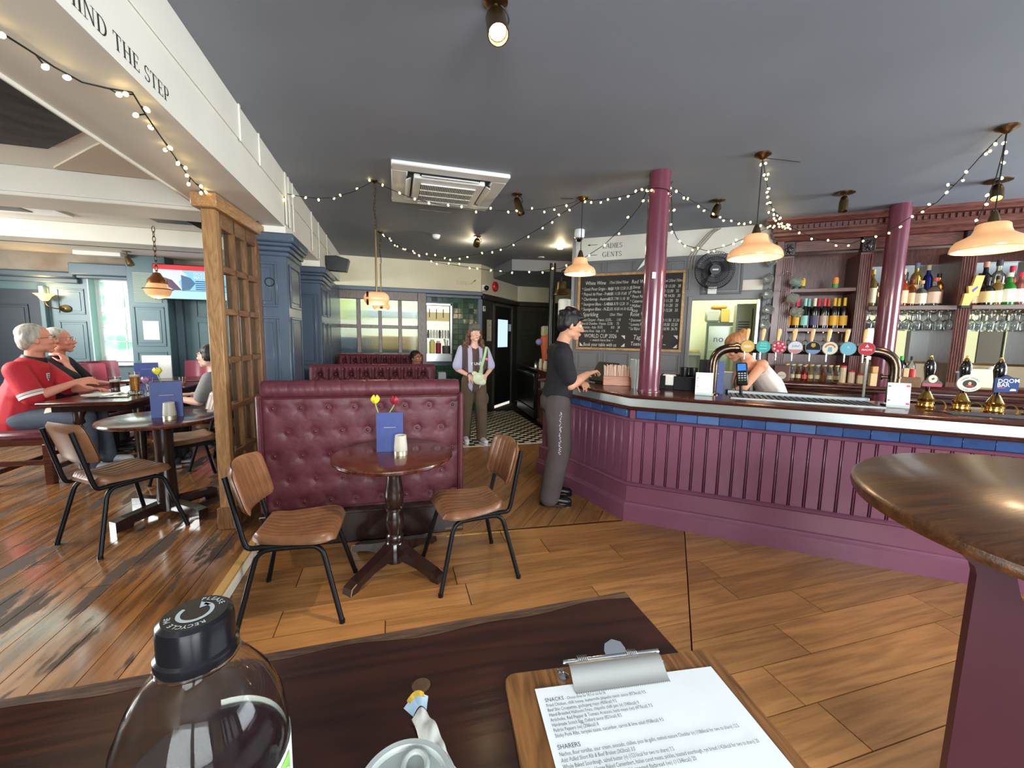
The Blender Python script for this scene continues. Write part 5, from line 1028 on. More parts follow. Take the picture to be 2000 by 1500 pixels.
# ---------------------------------------------------------------- air conditioner
ac = thing('ceiling_air_conditioner', 'white square ceiling cassette air conditioner', 'air conditioner', (.475, 3.945, 2.85))
h = .48; MB().box(-h, h, -h, -h + .13, -.035, 0, .008).box(-h, h, h - .13, h, -.035, 0, .008).box(-h, -h + .13, -h + .13, h - .13, -.035, 0, .008).box(h - .13, h, -h + .13, h - .13, -.035, 0, .008).build('outer_frame', M_WPLAS, ac)
MB().box(-.3, .3, -.3, .3, -.06, -.02, .006).build('centre_panel', M_WPLAS, ac)
MB().box(-.235, .235, -.2, .24, -.064, -.059).build('grille_recess', M_BLKMAT, ac, smooth=0)
gb = MB().box(-.0035, .0035, -.2, .24, -.071, -.062).build('grille_bar', M_WPLAS, ac, smooth=0)
for k in range(31): gb_ = gb if k == 0 else again(gb, parent=ac); gb_.location = (-.225 + .015 * k, 0, 0)
for y in (-.2, -.055, .09, .235): MB().box(-.235, .235, y - .004, y + .004, -.073, -.062).build('grille_cross_bar', M_WPLAS, ac, smooth=0)
for k in range(4):
    Mk = Matrix.Rotation(k * PI / 2, 4, 'Z'); MB(Mk).box(-.25, .25, -.355, -.31, -.04, -.034).build('air_slot', M_BLKMAT, ac, smooth=0)
    MB(Mk @ Matrix.Translation((0, -.335, -.045)) @ Matrix.Rotation(.5, 4, 'X')).box(-.24, .24, -.032, .03, -.004, .004, .003).build('louvre_flap', M_WPLAS, ac)
# ---------------------------------------------------------------- ceiling spots
def spotlight(label, loc, aim, L=.13, r=.035, lit=False, plate=.05):
    t = thing('ceiling_spotlight', label, 'spotlight', loc, group='ceiling spotlights')
    MB().lathe([(plate, 0), (plate, -.008), (plate * .7, -.014), (0, -.016)], 20).build('ceiling_plate', M_ABRASS, t)
    d = Vector(aim).normalized(); p0 = Vector((0, 0, -.06)); Rm = d.to_track_quat('Z', 'Y').to_matrix()
    MB().tube([(0, 0, -.01), (0, 0, -.05)], .008, 8).build('stem', M_ABRASS, t)
    MB().lathe([(r * .35, -.03), (r * .7, -.02), (r, .02), (r, L), (r * .9, L), (r * .85, L - .03), (0, L - .035)], 20, p0, Rm).build('lamp_housing', M_ABRASS, t)
    MB().lathe([(r * .8, 0), (r * .5, .012), (0, .015)], 16, p0 + d * (L - .028), Rm).build('bulb', mat('spot_bulb_lit', (255, 232, 180), .4, emit=14) if lit else mat('spot_bulb', (220, 214, 200), .2), t)
    MB().tube(bezier((.02, 0, -.012), (.09, .02, -.03), (.06, .02, -.12), tuple(p0 - d * .02), 8), .004, 6).build('flex', M_CABLE, t); return p0 + Vector(loc) + d * (L + .01)
pz = spotlight('large lit brass spotlight at the top centre of the ceiling', (0.414, 1.776, 2.85), (-.05, -.55, -.8), .15, .042, True)
spot('spotlight_lamp', (.43, 1.72, 2.68), (-.15, 2.35, 0), 780, (1, .80, .52), 64, .4, .02)
spotlight('brass spotlight hanging beside the air conditioner', (1.144, 3.914, 2.85), (.25, -.25, -.9), .14)
pb = spotlight('round spotlight washing the ceiling near the smoke detector', (1.103, 5.666, 2.85), (.0, .55, -.5), .08, .045)
point('spotlight_lamp', (1.12, 5.95, 2.70), 9, (1, .80, .5), .03)
spotlight('spotlight over the bar next to the maroon column', (3.04, 3.458, 2.85), (-.35, -.1, -.9), .1, .035, plate=.075)
spotlight('spotlight above the beer taps', (3.937, 2.908, 2.85), (-.15, -.1, -.95), .11, .035, plate=.08)
pe = spotlight('lit spotlight behind the rightmost glass pendant', (4.794, 2.308, 2.85), (-.3, -.2, -.9), .1, .04, True, plate=.085)
spot('spotlight_lamp', (4.763, 2.295, 2.75), (5.58, 2.902, 1.5), 90, (1, .82, .56), 80, .6)
for k, (p, s) in enumerate((((2.437, 5.961, 2.845), 'recessed lit downlight in the corridor ceiling'), ((2.09, 5.831, 2.67), 'small unlit downlight in the corridor ceiling'))):
    t = thing('downlight', s, 'downlight', p); MB().lathe([(.045, 0), (.05, -.006), (.035, -.008), (0, -.006)], 20).build('ring', M_WHITE, t); MB().lathe([(.033, -.009), (.0, -.012)], 16, cap0=False).build('lens', mat('spot_bulb_lit', (255, 232, 180), .4, emit=14) if k == 0 else M_WPLAS, t)
point('corridor_downlight', (2.383, 5.826, 2.8), 14, (1, .8, .45), .04)
# ---------------------------------------------------------------- pendants
M_SHADE = mat('amber_glass_shade', (214, 164, 122), .2, emit=.42, ecol=(255, 184, 116), var=0)
M_BULB = mat('lamp_bulb', (255, 226, 170), .4, emit=10)
def pendant(label, loc, ztop, zbot, r):
    t = thing('glass_pendant_lamp', label, 'pendant lamp', loc, group='domed glass pendant lamps'); z0 = loc[2]; zt, zb = ztop - z0, zbot - z0; H = zt - zb
    MB().lathe([(.055, 0), (.055, -.012), (.03, -.026), (.012, -.04), (0, -.041)], 22).build('ceiling_rose', M_ABRASS, t)
    MB().tube([(0, 0, -.03), (0, 0, zt + .05)], .004, 6).build('cord', M_CABLE, t)
    MB().lathe([(.012, zt + .07), (.02, zt + .05), (.028, zt + .02), (.034, zt - .005), (0, zt - .005)], 16).build('lamp_cap', M_ABRASS, t)
    pr = [(.2, 1), (.36, .985), (.42, .93), (.44, .78), (.5, .62), (.66, .5), (.86, .38), (.96, .22), (1, .02), (.985, 0)]
    n = 48; mb = MB()
    outer = [(r * a, zb + H * c) for a, c in pr]; inner = [(r * a * .965, zb + H * c * .97) for a, c in reversed(pr)]
    mb.lathe(outer + inner, n, cap0=False, cap1=False); vs = []
    for i, p in enumerate(mb.v):
        k = i % n; s = 1 + (.008 if k % 2 else -.008); vs.append(Vector((p.x * s, p.y * s, p.z)))
    mb.v = vs; mb.build('glass_shade', M_SHADE, t, smooth=60)
    MB().ball((0, 0, zb + H * .42), (.03, .03, .042), 12, 8).build('bulb', M_BULB, t)
    point('pendant_lamp_light', (loc[0], loc[1], zb + z0 + .0), 9, (1, .76, .45), .05); return t
pendant('domed glass pendant lamp over the middle of the bar', (2.586, 2.523, 2.85), 2.285, 2.112, .185)
pendant('domed glass pendant lamp nearest, over the hand pumps', (3.675, 1.763, 2.85), 2.275, 2.105, .185)
pendant('domed glass pendant lamp above the man at the bar', (1.773, 3.803, 2.85), 2.285, 2.125, .155)
def capsule(label, loc, z, hl, r, gl):
    t = thing('capsule_pendant_lamp', label, 'pendant lamp', loc, group='capsule pendant lamps'); d = z - loc[2]
    MB().lathe([(.03, 0), (.03, -.01), (.01, -.025), (0, -.026)], 16).build('ceiling_rose', M_ABRASS, t)
    ch = MB(); zz = -.03; k = 0
    while zz > -.42:
        Rk = Matrix.Rotation(k * PI / 2, 4, 'Z'); ch.tube([Rk @ Vector((.008 * math.cos(a * PI / 4), 0, zz - .018 + .02 * math.sin(a * PI / 4))) for a in range(8)], .0022, 4, True); zz -= .032; k += 1
    o = ch.build('chain', M_ABRASS, t); MB().tube([Vector((.012 * math.sin(i * .9), .008 * math.cos(i * 1.3), -.02 - i * .04)) for i in range(12)], .003, 5).build('flex', M_CABLE, t)
    MB().tube([(0, 0, -.42), (0, 0, d + r)], .009, 10).build('rod', M_ABRASS, t)
    MB().cap((-hl, 0, d), (hl, 0, d), r, r, 24).build('glass_capsule', M_SHADE, t)
    MB().cyl((-hl - r * .55, 0, d), (-hl - r * .25, 0, d), r * 1.02, n=24).build('brass_band', mat('dark_brass', (110, 74, 44), .3, 1), t) if gl == 0 else MB().cyl((-.015, 0, d), (.02, 0, d), r * 1.04, n=24).build('brass_band', mat('dark_brass', (110, 74, 44), .3, 1), t)
    point('pendant_lamp_light', (loc[0], loc[1] - .01, z - r - .03), 5, (1, .76, .45), .05)
capsule('capsule pendant lamp over the booths, nearer and larger', (-.148, 3.989, 2.85), 1.825, .052, .06, 0)
capsule('smaller capsule pendant lamp behind, over the far booth', (-.16, 5.869, 2.85), 1.875, .06, .05, 1)
t = thing('dome_pendant_lamp', 'copper and amber glass pendant hanging in the left room', 'pendant lamp', (-2.44, 5.38, 2.6)); d = 1.96 - 2.6
ch = MB(); zz = -.01; k = 0
while zz > d + .16: ch.tube([Matrix.Rotation(k * PI / 2, 4, 'Z') @ Vector((.014 * math.cos(a * PI / 4), 0, zz - .025 + .032 * math.sin(a * PI / 4))) for a in range(8)], .004, 4, True); zz -= .05; k += 1
ch.build('chain', M_ABRASS, t); MB().lathe([(0, d + .16), (.03, d + .155), (.05, d + .12), (.085, d + .08), (.09, d + .04)], 22).build('copper_dome', mat('copper', (150, 96, 62), .3, 1), t)
MB().lathe([(.085, d + .045), (.1, d), (.125, d - .02), (.1, d - .08), (.05, d - .11), (0, d - .12)], 24).build('amber_globe', M_SHADE, t); MB().tube([Vector((.13 * math.cos(a * PI / 12), .13 * math.sin(a * PI / 12), d - .018)) for a in range(24)], .005, 6, True).build('ring', M_ABRASS, t)
point('pendant_lamp_light', (-2.44, 5.38, 1.80), 8, (1, .74, .42), .06)
# ---------------------------------------------------------------- fairy lights
M_FAIRY = mat('fairy_bulb', (255, 226, 150), .5, emit=9, ecol=(255, 222, 140))
fb = MB().ball((0, 0, 0), (.009, .009, .012), 8, 5).build('bulb_proto', M_FAIRY); FBM = fb.data; bpy.data.objects.remove(fb)
def fairy(label, pts, step=.105, seed=1, drop=.03):
    step *= 1.15; rnd = random.Random(seed); P = [Vector(p) for p in pts]; base = P[0].copy(); t = thing('fairy_light_string', label, 'fairy lights', base, group='strings of fairy lights')
    w = MB(); w.tube([p - base for p in P], .0032, 5); L = 0; nxt = step * .5; s = MB(); bl = []
    for a, c in zip(P, P[1:]):
        l = (c - a).length
        while nxt < L + l:
            q = a + (c - a) * ((nxt - L) / l); off = Vector((rnd.uniform(-1, 1), rnd.uniform(-1, 1), rnd.uniform(-1.5, .5))).normalized() * rnd.uniform(.015, drop)
            s.tube([q - base, q - base + off], .0028, 4); bl.append(q + off - base); nxt += step * rnd.uniform(.7, 1.3)
        L += l
    w.v += []; o = w.build('wire', M_CABLE, t); s.build('bulb_holders', M_CABLE, t, smooth=0)['kind'] = 'stuff'
    for q in bl: o = link('bulb', FBM, t); o.location = q; o.rotation_euler = (rnd.uniform(-1, 1), rnd.uniform(-1, 1), 0)
    return t
def swag(a, c, sag, n=14): a = Vector(a); c = Vector(c); return [a + (c - a) * (i / n) - Vector((0, 0, sag * 4 * (i / n) * (1 - i / n))) for i in range(n + 1)]
fairy('fairy lights strung along the underside of the beam', [(-1.113, 1.637, 2.375), (-1.115, 1.704, 2.375), (-1.098, 1.786, 2.375), (-1.087, 1.861, 2.375), (-1.057, 1.939, 2.375), (-0.992, 1.956, 2.375), (-0.92, 1.959, 2.375), (-0.964, 2.14, 2.375), (-1.034, 2.478, 2.375), (-1.106, 2.833, 2.375), (-1.141, 3.118, 2.375), (-1.174, 3.403, 2.375), (-1.168, 3.612, 2.375)], .085, 2, .045)
fairy('fairy lights looping from the oak screen up the beam face', [(-1.235, 3.819, 2.425), (-1.162, 3.86, 2.385), (-1.066, 3.902, 2.392), (-0.965, 3.95, 2.446), (-0.905, 4.006, 2.55), (-0.87, 4.08, 2.688)], .1, 3)
fairy('fairy lights from the beam to the nearer capsule pendant', [(-0.87, 4.08, 2.688), (-0.746, 4.059, 2.67), (-0.622, 4.038, 2.664), (-0.496, 4.019, 2.676), (-0.326, 4.0, 2.739), (-0.153, 3.987, 2.845)], .11, 4)
fairy('fairy lights crossing below the air conditioner', [(-0.153, 3.987, 2.845), (-0.024, 3.973, 2.79), (0.151, 3.953, 2.728), (0.421, 3.923, 2.681), (0.746, 3.889, 2.663), (1.08, 3.855, 2.673), (1.375, 3.827, 2.713), (1.627, 3.807, 2.779), (1.771, 3.798, 2.839)], .115, 5)
fairy('fairy lights swinging from the far capsule pendant to the bar', [(-0.16, 5.864, 2.842), (0.05, 5.633, 2.635), (0.323, 5.373, 2.499), (0.608, 5.109, 2.423), (0.927, 4.812, 2.439), (1.216, 4.523, 2.49), (1.469, 4.231, 2.629), (1.652, 3.988, 2.751), (1.776, 3.807, 2.832)], .13, 6)
fairy('fairy lights hanging lowest across the corridor to the bell', [(-0.16, 5.864, 2.842), (0.142, 5.539, 2.573), (0.494, 5.192, 2.387), (0.921, 4.777, 2.278), (1.185, 4.5, 2.208), (1.467, 4.192, 2.192), (1.642, 3.986, 2.203), (1.781, 3.804, 2.267), (1.914, 3.594, 2.377), (2.002, 3.394, 2.512), (2.044, 3.229, 2.636), (2.036, 3.095, 2.758)], .14, 7)
fairy('fairy lights from the bar pendant to the maroon column', [(1.771, 3.798, 2.839), (1.83, 3.675, 2.794), (1.925, 3.46, 2.761), (2.001, 3.249, 2.738), (2.036, 3.095, 2.758)], .09, 8)
cz = [0.116, 0.313]
fairy('fairy lights wound round the head of the maroon column', [BW(cz[0] + .095 * math.cos(a * .55), cz[1] + .095 * math.sin(a * .55), 2.77 - .008 * a) for a in range(16)], .1, 9)
fairy('fairy lights from the maroon column along to the back bar corner', [(2.214, 3.042, 2.749), (2.435, 3.141, 2.722), (2.717, 3.25, 2.697), (3.015, 3.354, 2.662), (3.357, 3.454, 2.672), (3.713, 3.55, 2.718), (4.183, 3.661, 2.766)], .1, 10)
fairy('fairy lights drooping from the column along the cream wall', [(2.205, 3.04, 2.707), (2.295, 3.128, 2.599), (2.361, 3.212, 2.491), (2.461, 3.265, 2.41), (2.561, 3.298, 2.366), (2.737, 3.34, 2.36), (2.897, 3.375, 2.351), (3.183, 3.445, 2.434), (3.505, 3.526, 2.561), (3.843, 3.605, 2.701), (4.183, 3.661, 2.771)], .09, 11)
fairy('fairy lights wound down the middle pendant cord', [(2.598, 2.531, 2.812), (2.907, 2.788, 2.822), (3.237, 3.056, 2.803), (3.487, 3.245, 2.772), (3.773, 3.425, 2.737), (4.09, 3.579, 2.738)], .1, 12, .04)
fairy('fairy lights bunched on the back bar cornice corner', [(3.745, 3.485, 2.845), (3.852, 3.489, 2.802), (3.858, 3.52, 2.708), (3.971, 3.521, 2.687), (3.963, 3.572, 2.782), (4.116, 3.573, 2.744)], .05, 13, .05)
fairy('fairy lights draped along the back bar frieze', [(4.136, 3.62, 2.752), (4.201, 3.456, 2.629), (4.243, 3.345, 2.556), (4.294, 3.221, 2.503), (4.34, 3.103, 2.473), (4.379, 2.972, 2.506), (4.404, 2.879, 2.506), (4.41, 2.785, 2.554), (4.407, 2.637, 2.626)], .1, 14)
fairy('fairy lights sloping from the nearest pendant to the second column', [(4.407, 2.637, 2.626), (4.32, 2.434, 2.665), (4.119, 2.184, 2.755), (3.91, 1.98, 2.809), (3.686, 1.779, 2.826)], .1, 15, .04)
fairy('fairy lights hanging by the nearest pendant cord', [(3.698, 1.775, 2.826), (3.78, 1.819, 2.727), (3.856, 1.869, 2.613), (3.908, 1.921, 2.504), (3.941, 1.962, 2.418), (3.967, 1.996, 2.343)], .075, 16, .04)
for k, (p, q) in enumerate((((2.611, 2.536, 2.83), (2.938, 2.527, 2.84)), ((1.677, 3.802, 2.83), (1.567, 3.857, 2.84)))):
    tag(MB().tube([Vector(p), Vector(q)], .003, 5).build('cable_tie', M_CABLE), ['black cable tie end sticking out by the middle pendant rose', 'black cable tie end sticking out by the pendant over the man'][k], 'cable tie')
# ---------------------------------------------------------------- booths
M_OXB = mat('oxblood_leather', (92, 43, 52), .46, var=.16, scale=26, bump=.22, detail=8, spec=.4)
M_OXD = mat('oxblood_leather_dark', (84, 36, 42), .3, var=.14, scale=9, bump=.1)
BTN = None
def gauss(d, s): return math.exp(-d * d / (2 * s * s))
def booth_back(t, x0, x1, yf, z0, z1, buttons, deep, top_z, roll_r):
    """Buttoned upholstery facing -y in local coordinates, with a rolled top divided into leather sections."""
    def fn(u, v):
        x = x0 + (x1 - x0) * u; z = z0 + (z1 - z0) * v; h = .013 if not deep else .05
        e = min(u * (x1 - x0), (1 - u) * (x1 - x0), v * (z1 - z0) + (.2 if deep else 0), (1 - v) * (z1 - z0) + (.2 if deep else 0)); h *= min(1, max(0, e / .05)) ** .5
        for (bx, bz) in buttons:
            d = math.hypot(x - bx, z - bz)
            if d < .16: h -= (.017 if not deep else .045) * gauss(d, .02) + (.005 if not deep else .004) * gauss(d, .05)
            if deep and z > bz and abs(x - bx) < .05: h -= .04 * gauss(x - bx, .012)
            if deep and z <= bz:
                for s in (-1, 1):
                    dd = abs((x - bx) - s * (bz - z) * .62)
                    if abs(bz - z) < .15: h -= .03 * gauss(dd, .011)
            elif not deep and d < .11:
                a = math.atan2(z - bz, x - bx); h -= .0022 * max(0, math.cos(5 * a + bx * 40)) * gauss(d - .035, .025)
        return (x, yf - h, z)
    MB().grid(fn, int((x1 - x0) / .011), int((z1 - z0) / .011)).build('tufted_panel', M_OXB, t, norm=False, smooth=180)
    global BTN
    for (bx, bz) in buttons:
        if BTN is None: BTN = MB().ball((0, 0, 0), (.0125, .009, .0125), 10, 6).build('button', M_OXD, t)
        o = BTN if BTN.parent == t and not BTN.get('used') else again(BTN, parent=t)
        BTN['used'] = 1
        o.location = (bx, yf + (.003 if not deep else -.008), bz)
    n = 8; w = (x1 - x0) / n; rnd = random.Random(int(yf * 100))
    for k in range(n):
        a, c = x0 + w * k, x0 + w * (k + 1)
        def rf(u, v, a=a, c=c):
            th = -1.25 + (PI + 1.5) * v; rr = roll_r * (1 - .05 * (abs(2 * u - 1) ** 8)) + .0015 * math.sin(u * 25 + v * 9)
            return (a + (c - a) * u, yf + roll_r * .62 - rr * math.cos(th) * 1.0 , top_z - roll_r + rr * math.sin(th))
        MB().grid(rf, 12, 14).build('roll_section', M_OXB, t, norm=False, smooth=180)
    o_ = MB()
    for x in (x0, x1): o_.lathe([(0, -.004), (roll_r * .9, -.002), (roll_r * .98, .0), (roll_r * .9, .003), (0, .004)], 20, (x, yf + roll_r * .62, top_z - roll_r), Matrix.Rotation(PI / 2, 3, 'Y'))
    o_.build('roll_cap', M_OXD, t)
X0, X1 = -.9, .495
bt = thing('booth_bench', 'nearest oxblood leather booth with its buttoned back to the round table', 'booth', (0, 3.07, 0), math.radians(-1.6))
MB().box(X0, X1, .0, .16, .0, 1.06).build('core', M_OXD, bt, smooth=0)
rows = [(.985, 0), (.816, 1), (.647, 0), (.478, 1), (.31, 0)]
bl = [(-.805 + .1745 * k + (.087 if odd else 0), z) for z, odd in rows for k in range(8 - odd)]
booth_back(bt, X0 + .03, X1 - .03, .0, .25, 1.06, bl, False, 1.175, .066)
for x in (X0, X1 - .035): MB().box(x, x + .035, -.035, .02, .25, 1.08, .012).build('side_border', M_OXB, bt)
MB().tube([(X0 + .034, -.03, .26), (X0 + .034, -.034, 1.06), (X1 - .034, -.034, 1.06), (X1 - .034, -.03, .26)], .006, 6).build('piping', M_OXD, bt)
MB().box(X0 + .0, X1, -.045, .1, .0, .225, .004).box(X0, X1, -.075, .1, .225, .25, .006).build('plinth', M_BLACKW, bt)
MB().box(X0, X1, .16, .66, .34, .47, .03).build('seat', M_OXB, bt); MB().box(X0, X1, .16, .6, 0, .34).build('seat_base', M_BLACKW, bt)
def facing_booth(label, y, top, xa, xb):
    t = thing('booth_bench', label, 'booth', (0, y, 0))
    MB().box(xa, xb, .02, .2, 0, top - .06).build('core', M_OXD, t, smooth=0)
    n = int((xb - xa) / .152); b0 = [(xa + .105 + .152 * k, top - .105) for k in range(n)] + [(xa + .18 + .152 * k, top - .25) for k in range(n - 1)]
    booth_back(t, xa, xb, .0, .47, top - .03, b0, True, top, .05)
    MB().box(xa, xb, -.5, .05, .36, .48, .04).build('seat', M_OXB, t); MB().box(xa, xb, -.46, .0, 0, .36).build('seat_base', M_BLACKW, t)
    return t
facing_booth('second oxblood leather booth with deep buttoned back behind the first', 4.68, 1.178, -.86, .44)
facing_booth('third and farthest oxblood booth under the reeded glass screen', 6.9, 1.19, -.86, .45)
t = thing('post_box', 'small grey steel box at the end of the second booth', 'box', (.52, 4.78, 0)); MB().box(-.04, .05, -.05, .05, 0, 1.08, .004).build('post_body', mat('grey_box', (120, 118, 122), .4), t)
# ---------------------------------------------------------------- oak glazed screen
sc_ = thing('oak_screen', 'oak partition screen of small glass panes beside the step', 'partition', (-1.165, 3.24, .1))
ang_s = math.atan2(4.03 - 3.24, .045) - PI / 2
sc_.rotation_euler = (0, 0, ang_s)
H2 = 2.2
MB().box(-.04, .045, 0, .055, 0, H2, .004).build('post', wood('pale_oak_post', (128, 90, 54), (168, 126, 82), .4, 5, (10, 10, 1)), sc_)
MB().box(-.055, .06, -.014, .07, 0, .16, .004).build('plinth_block', M_MWOODV, sc_)
MB().box(-.075, .075, -.05, .82, H2, H2 + .09, .006).build('head_rail', wood('pale_oak_rail', (128, 90, 54), (168, 126, 82), .4, 5, (10, 1, 10)), sc_)
MB().box(-.035, .04, .70, .78, 0, H2, .004).build('stile', M_MWOODV, sc_)
MB().box(-.03, .035, .055, .10, 0, H2, .003).build('stile', M_MWOODV, sc_)
cols = [(.10, .28), (.31, .49), (.52, .70)]; zz = [.52, .86, 1.2, 1.54, 1.83, 2.12]
for z in zz: MB().box(-.032, .037, .10, .70, z - .022, z + .022 if z < 2 else H2, .004).build('rail', M_MWOOD, sc_)
for k in (0, 1): MB().box(-.032, .037, cols[k][1], cols[k + 1][0], .3, H2, .004).build('muntin', M_MWOODV, sc_)
MB().box(-.015, .02, .10, .70, .0, .5).box(-.03, .035, .10, .70, .0, .1, .004).build('lower_panel', M_MWOODV, sc_)
for a, c in cols:
    for z0, z1 in zip(zz, zz[1:]): MB().box(0, .004, a, c, z0 + .02, z1 - .02).build('pane', M_THIN, sc_, smooth=0)
# ---------------------------------------------------------------- chairs
M_TAN = mat('tan_leather', (116, 78, 52), .36, var=.18, scale=16, bump=.1, detail=7)
def make_chair(label, loc, rz):
    """Front is local +x."""
    t = thing('dining_chair', label, 'chair', loc, rz, 'tan leather metal chairs')
    def half(u): return .15 + .07 * math.sin(min(1, u * 1.05) * PI * .5)
    def top(u, v):      # seat: u along x front, v across
        x = -.19 + .41 * u; w = half(u); cr = 1 - max(0, (u - .72) / .28) ** 2.4 * .26 - max(0, (.16 - u) / .16) ** 2 * .22; y = (2 * v - 1) * w * cr
        e = min(u / .1, (1 - u) / .1, v / .1, (1 - v) / .1, 1); z = .437 + .034 * math.sqrt(max(0, 1 - (1 - e) ** 2)) - .02 * math.exp(-((u - .45) / .3) ** 2) * math.exp(-((v - .5) / .35) ** 2) + .008 * u
        q = (v * 9) % 1; z -= .006 * math.exp(-(min(q, 1 - q) / .07) ** 2) * e; z += .02 * max(0, .25 - u) / .25 - .018 * max(0, (u - .8) / .2) ** 2
        return (x, y, z)
    mb = MB().grid(top, 20, 54); mb.grid(lambda u, v: (top(u, v)[0], top(u, v)[1], .432 - .008 * min(1, 8 * min(u, 1 - u, v, 1 - v))), 20, 18); mb.build('seat', M_TAN, t, norm=False, smooth=180)
    mb = MB()
    for u in (0, 1): mb.add([top(u, k / 18) for k in range(19)] + [(top(u, k / 18)[0], top(u, k / 18)[1], .432) for k in range(19)], [(k, k + 1, k + 20, k + 19) for k in range(18)])
    for v in (0, 1): mb.add([top(k / 18, v) for k in range(19)] + [(top(k / 18, v)[0], top(k / 18, v)[1], .432) for k in range(19)], [(k, k + 1, k + 20, k + 19) for k in range(18)])
    mb.build('seat_edge', M_TAN, t)
    def bk(s):
        def f(u, v):     # u across, v up
            w = .195; cx = (2 * u - 1); rnd = 1 - .16 * abs(2 * v - 1) ** 6; y = cx * w * rnd; z = .585 + .245 * v + .012 * math.cos(cx * 1.5) * (v * 2 - 1); e = min(u / .08, (1 - u) / .08, v / .1, (1 - v) / .1, 1); th = .017 * math.sqrt(max(0, 1 - (1 - e) ** 2)) + .002
            x = -.225 - .14 * (z - .6) / .25 * .5 + .045 * (cx * cx) ; q = (u * 8) % 1
            if s > 0: th -= .004 * math.exp(-(min(q, 1 - q) / .08) ** 2) * e
            return (x + s * th, y, z)
        return f
    MB().grid(bk(1), 48, 12).grid(bk(-1), 24, 8).build('backrest', M_TAN, t, norm=False, smooth=180)
    for s in (-1, 1):
        MB().tube(fillet([(-.285, s * .155, .79), (-.215, s * .165, .46), (-.2, s * .165, .415), (.1, s * .165, .42)], .06, 5), .0135, 10).build('back_upright', M_BLKMET, t)
        for nm, fx, fy in (('leg', -.245, .235), ('leg', .25, .235)):
            sx = 1 if fx > 0 else -1
            MB().tube(fillet([(0.0, s * .168, .405), (sx * .15, s * .172, .405), (fx, s * fy, 0.008)], .06, 5), .0135, 10).cyl((fx, s * fy, 0), (fx, s * fy, .02), .0148, n=10).build(nm, M_BLKMET, t)
    MB().tube([(-.1, -.168, .405), (-.1, .168, .405)], .009, 8).tube([(.12, -.168, .405), (.12, .168, .405)], .009, 8).build('stretcher', M_BLKMET, t)
    return t
ch = make_chair('tan leather chair drawn up on the step side of the round table', (-.52, 2.395, 0), math.radians(-3))
dup(ch, (.452, 2.50, 0), math.radians(188), 'tan leather chair on the bar side of the round table')
dup(ch, (-1.80, 3.31, .1), math.radians(54), 'tan leather chair seen from behind at the table by the oak screen')
dup(ch, (-1.80, 4.27, .1), math.radians(215), 'tan leather chair facing us behind the table with the blue menu')
dup(ch, (-1.72, 4.92, .1), math.radians(174), 'tan leather chair under the woman in grey')
# ---------------------------------------------------------------- tables
def pedestal_table(label, loc, r, z, ornate=True, rz=.785, col=None):
    t = thing('round_table', label, 'table', loc, rz, 'round pedestal tables'); m = col or wood('round_table_top', (46, 18, 12), (92, 44, 28), .16, 5, (1, 10, 1), coat=.4)
    MB().lathe([(0, z - .03), (r - .03, z - .03), (r - .008, z - .028), (r - .001, z - .02), (r - .006, z - .016), (r - .001, z - .011), (r - .004, z - .003), (r - .012, z), (0, z)], 72).build('table_top', m, t)
    if ornate: pr = [(.1, z - .03), (.085, z - .06), (.06, z - .075), (.062, z - .09), (.048, z - .11), (.045, z - .16), (.055, z - .22), (.062, z - .27), (.056, z - .32), (.046, z - .345), (.058, z - .355), (.058, z - .37), (.045, z - .38), (.056, z - .42), (.06, z - .45), (.05, z - .5), (.042, z - .53), (.055, z - .545), (.055, z - .56), (.05, .17), (.06, .16), (.06, .03), (0, .03)]
    else: pr = [(.11, z - .03), (.1, z - .05), (.062, z - .07), (.058, z - .3), (.064, .2), (.07, .1), (.07, .03), (0, .03)]
    MB().lathe(list(reversed(pr)), 28).build('column', M_BLACKW, t, smooth=50)
    for k in range(4):
        Mk = Matrix.Rotation(k * PI / 2, 4, 'Z') @ Matrix.Rotation(PI / 2, 4, 'X')
        if ornate: poly = [(.03, .05), (.03, .17), (.09, .14), (.2, .10), (.33, .06), (.375, .04), (.385, .0), (.33, .0), (.3, .022), (.2, .05), (.1, .06)]
        else: poly = [(.03, .04), (.03, .11), (.3, .085), (.36, .075), (.36, .0), (.26, .0), (.25, .03)]
        MB(Mk).prism(poly, -.034, .034).build('foot', M_BLACKW, t, smooth=0)
        if ornate: MB(Mk).prism([(.34, .058), (.374, .042), (.384, .004), (.379, .004), (.369, .038), (.338, .053)], -.036, -.0342).build('worn_edge', lab((150, 120, 90)), t, smooth=0)
    return t
pedestal_table('dark round pedestal table before the nearest booth', (-.014, 2.65, 0), .372, .75)
pedestal_table('dark round table with a blue menu left of the oak screen', (-1.70, 3.66, .1), .37, .75, False, 1.0)
def dining_table(label, x0, x1, y0, y1, z0, z, legs):
    t = thing('dining_table', label, 'table', ((x0 + x1) / 2, (y0 + y1) / 2, z0)); w, d = (x1 - x0) / 2, (y1 - y0) / 2
    MB().box(-w, w, -d, d, z - .035, z, .008).build('table_top', M_DWOOD, t); MB().box(-w + .05, w - .05, -d + .1, d - .1, z - .1, z - .035).build('apron', M_BLACKW, t)
    for sx in (-1, 1):
        for sy in (-1, 1): MB(Matrix.Translation((sx * (w - legs), sy * (d - .35), 0))).lathe([(.028, 0), (.032, .02), (.042, .25), (.05, .45), (.04, .5), (.055, .52), (.05, z - .1)], 16).build('leg', M_BLACKW, t)
    return t
dining_table('long dark dining table where the three people sit', -2.98, -2.32, 4.46, 6.1, .1, .76, .1)
bn = thing('bench', 'long wooden bench with a padded oxblood seat under the two men', 'bench', (-3.22, 5.45, .1))
MB().box(-.24, .24, -.88, .9, .42, .48, .02).build('seat', M_OXB, bn); MB().box(-.22, .22, -.86, .88, .36, .42, .004).build('seat_frame', M_DWOOD, bn)
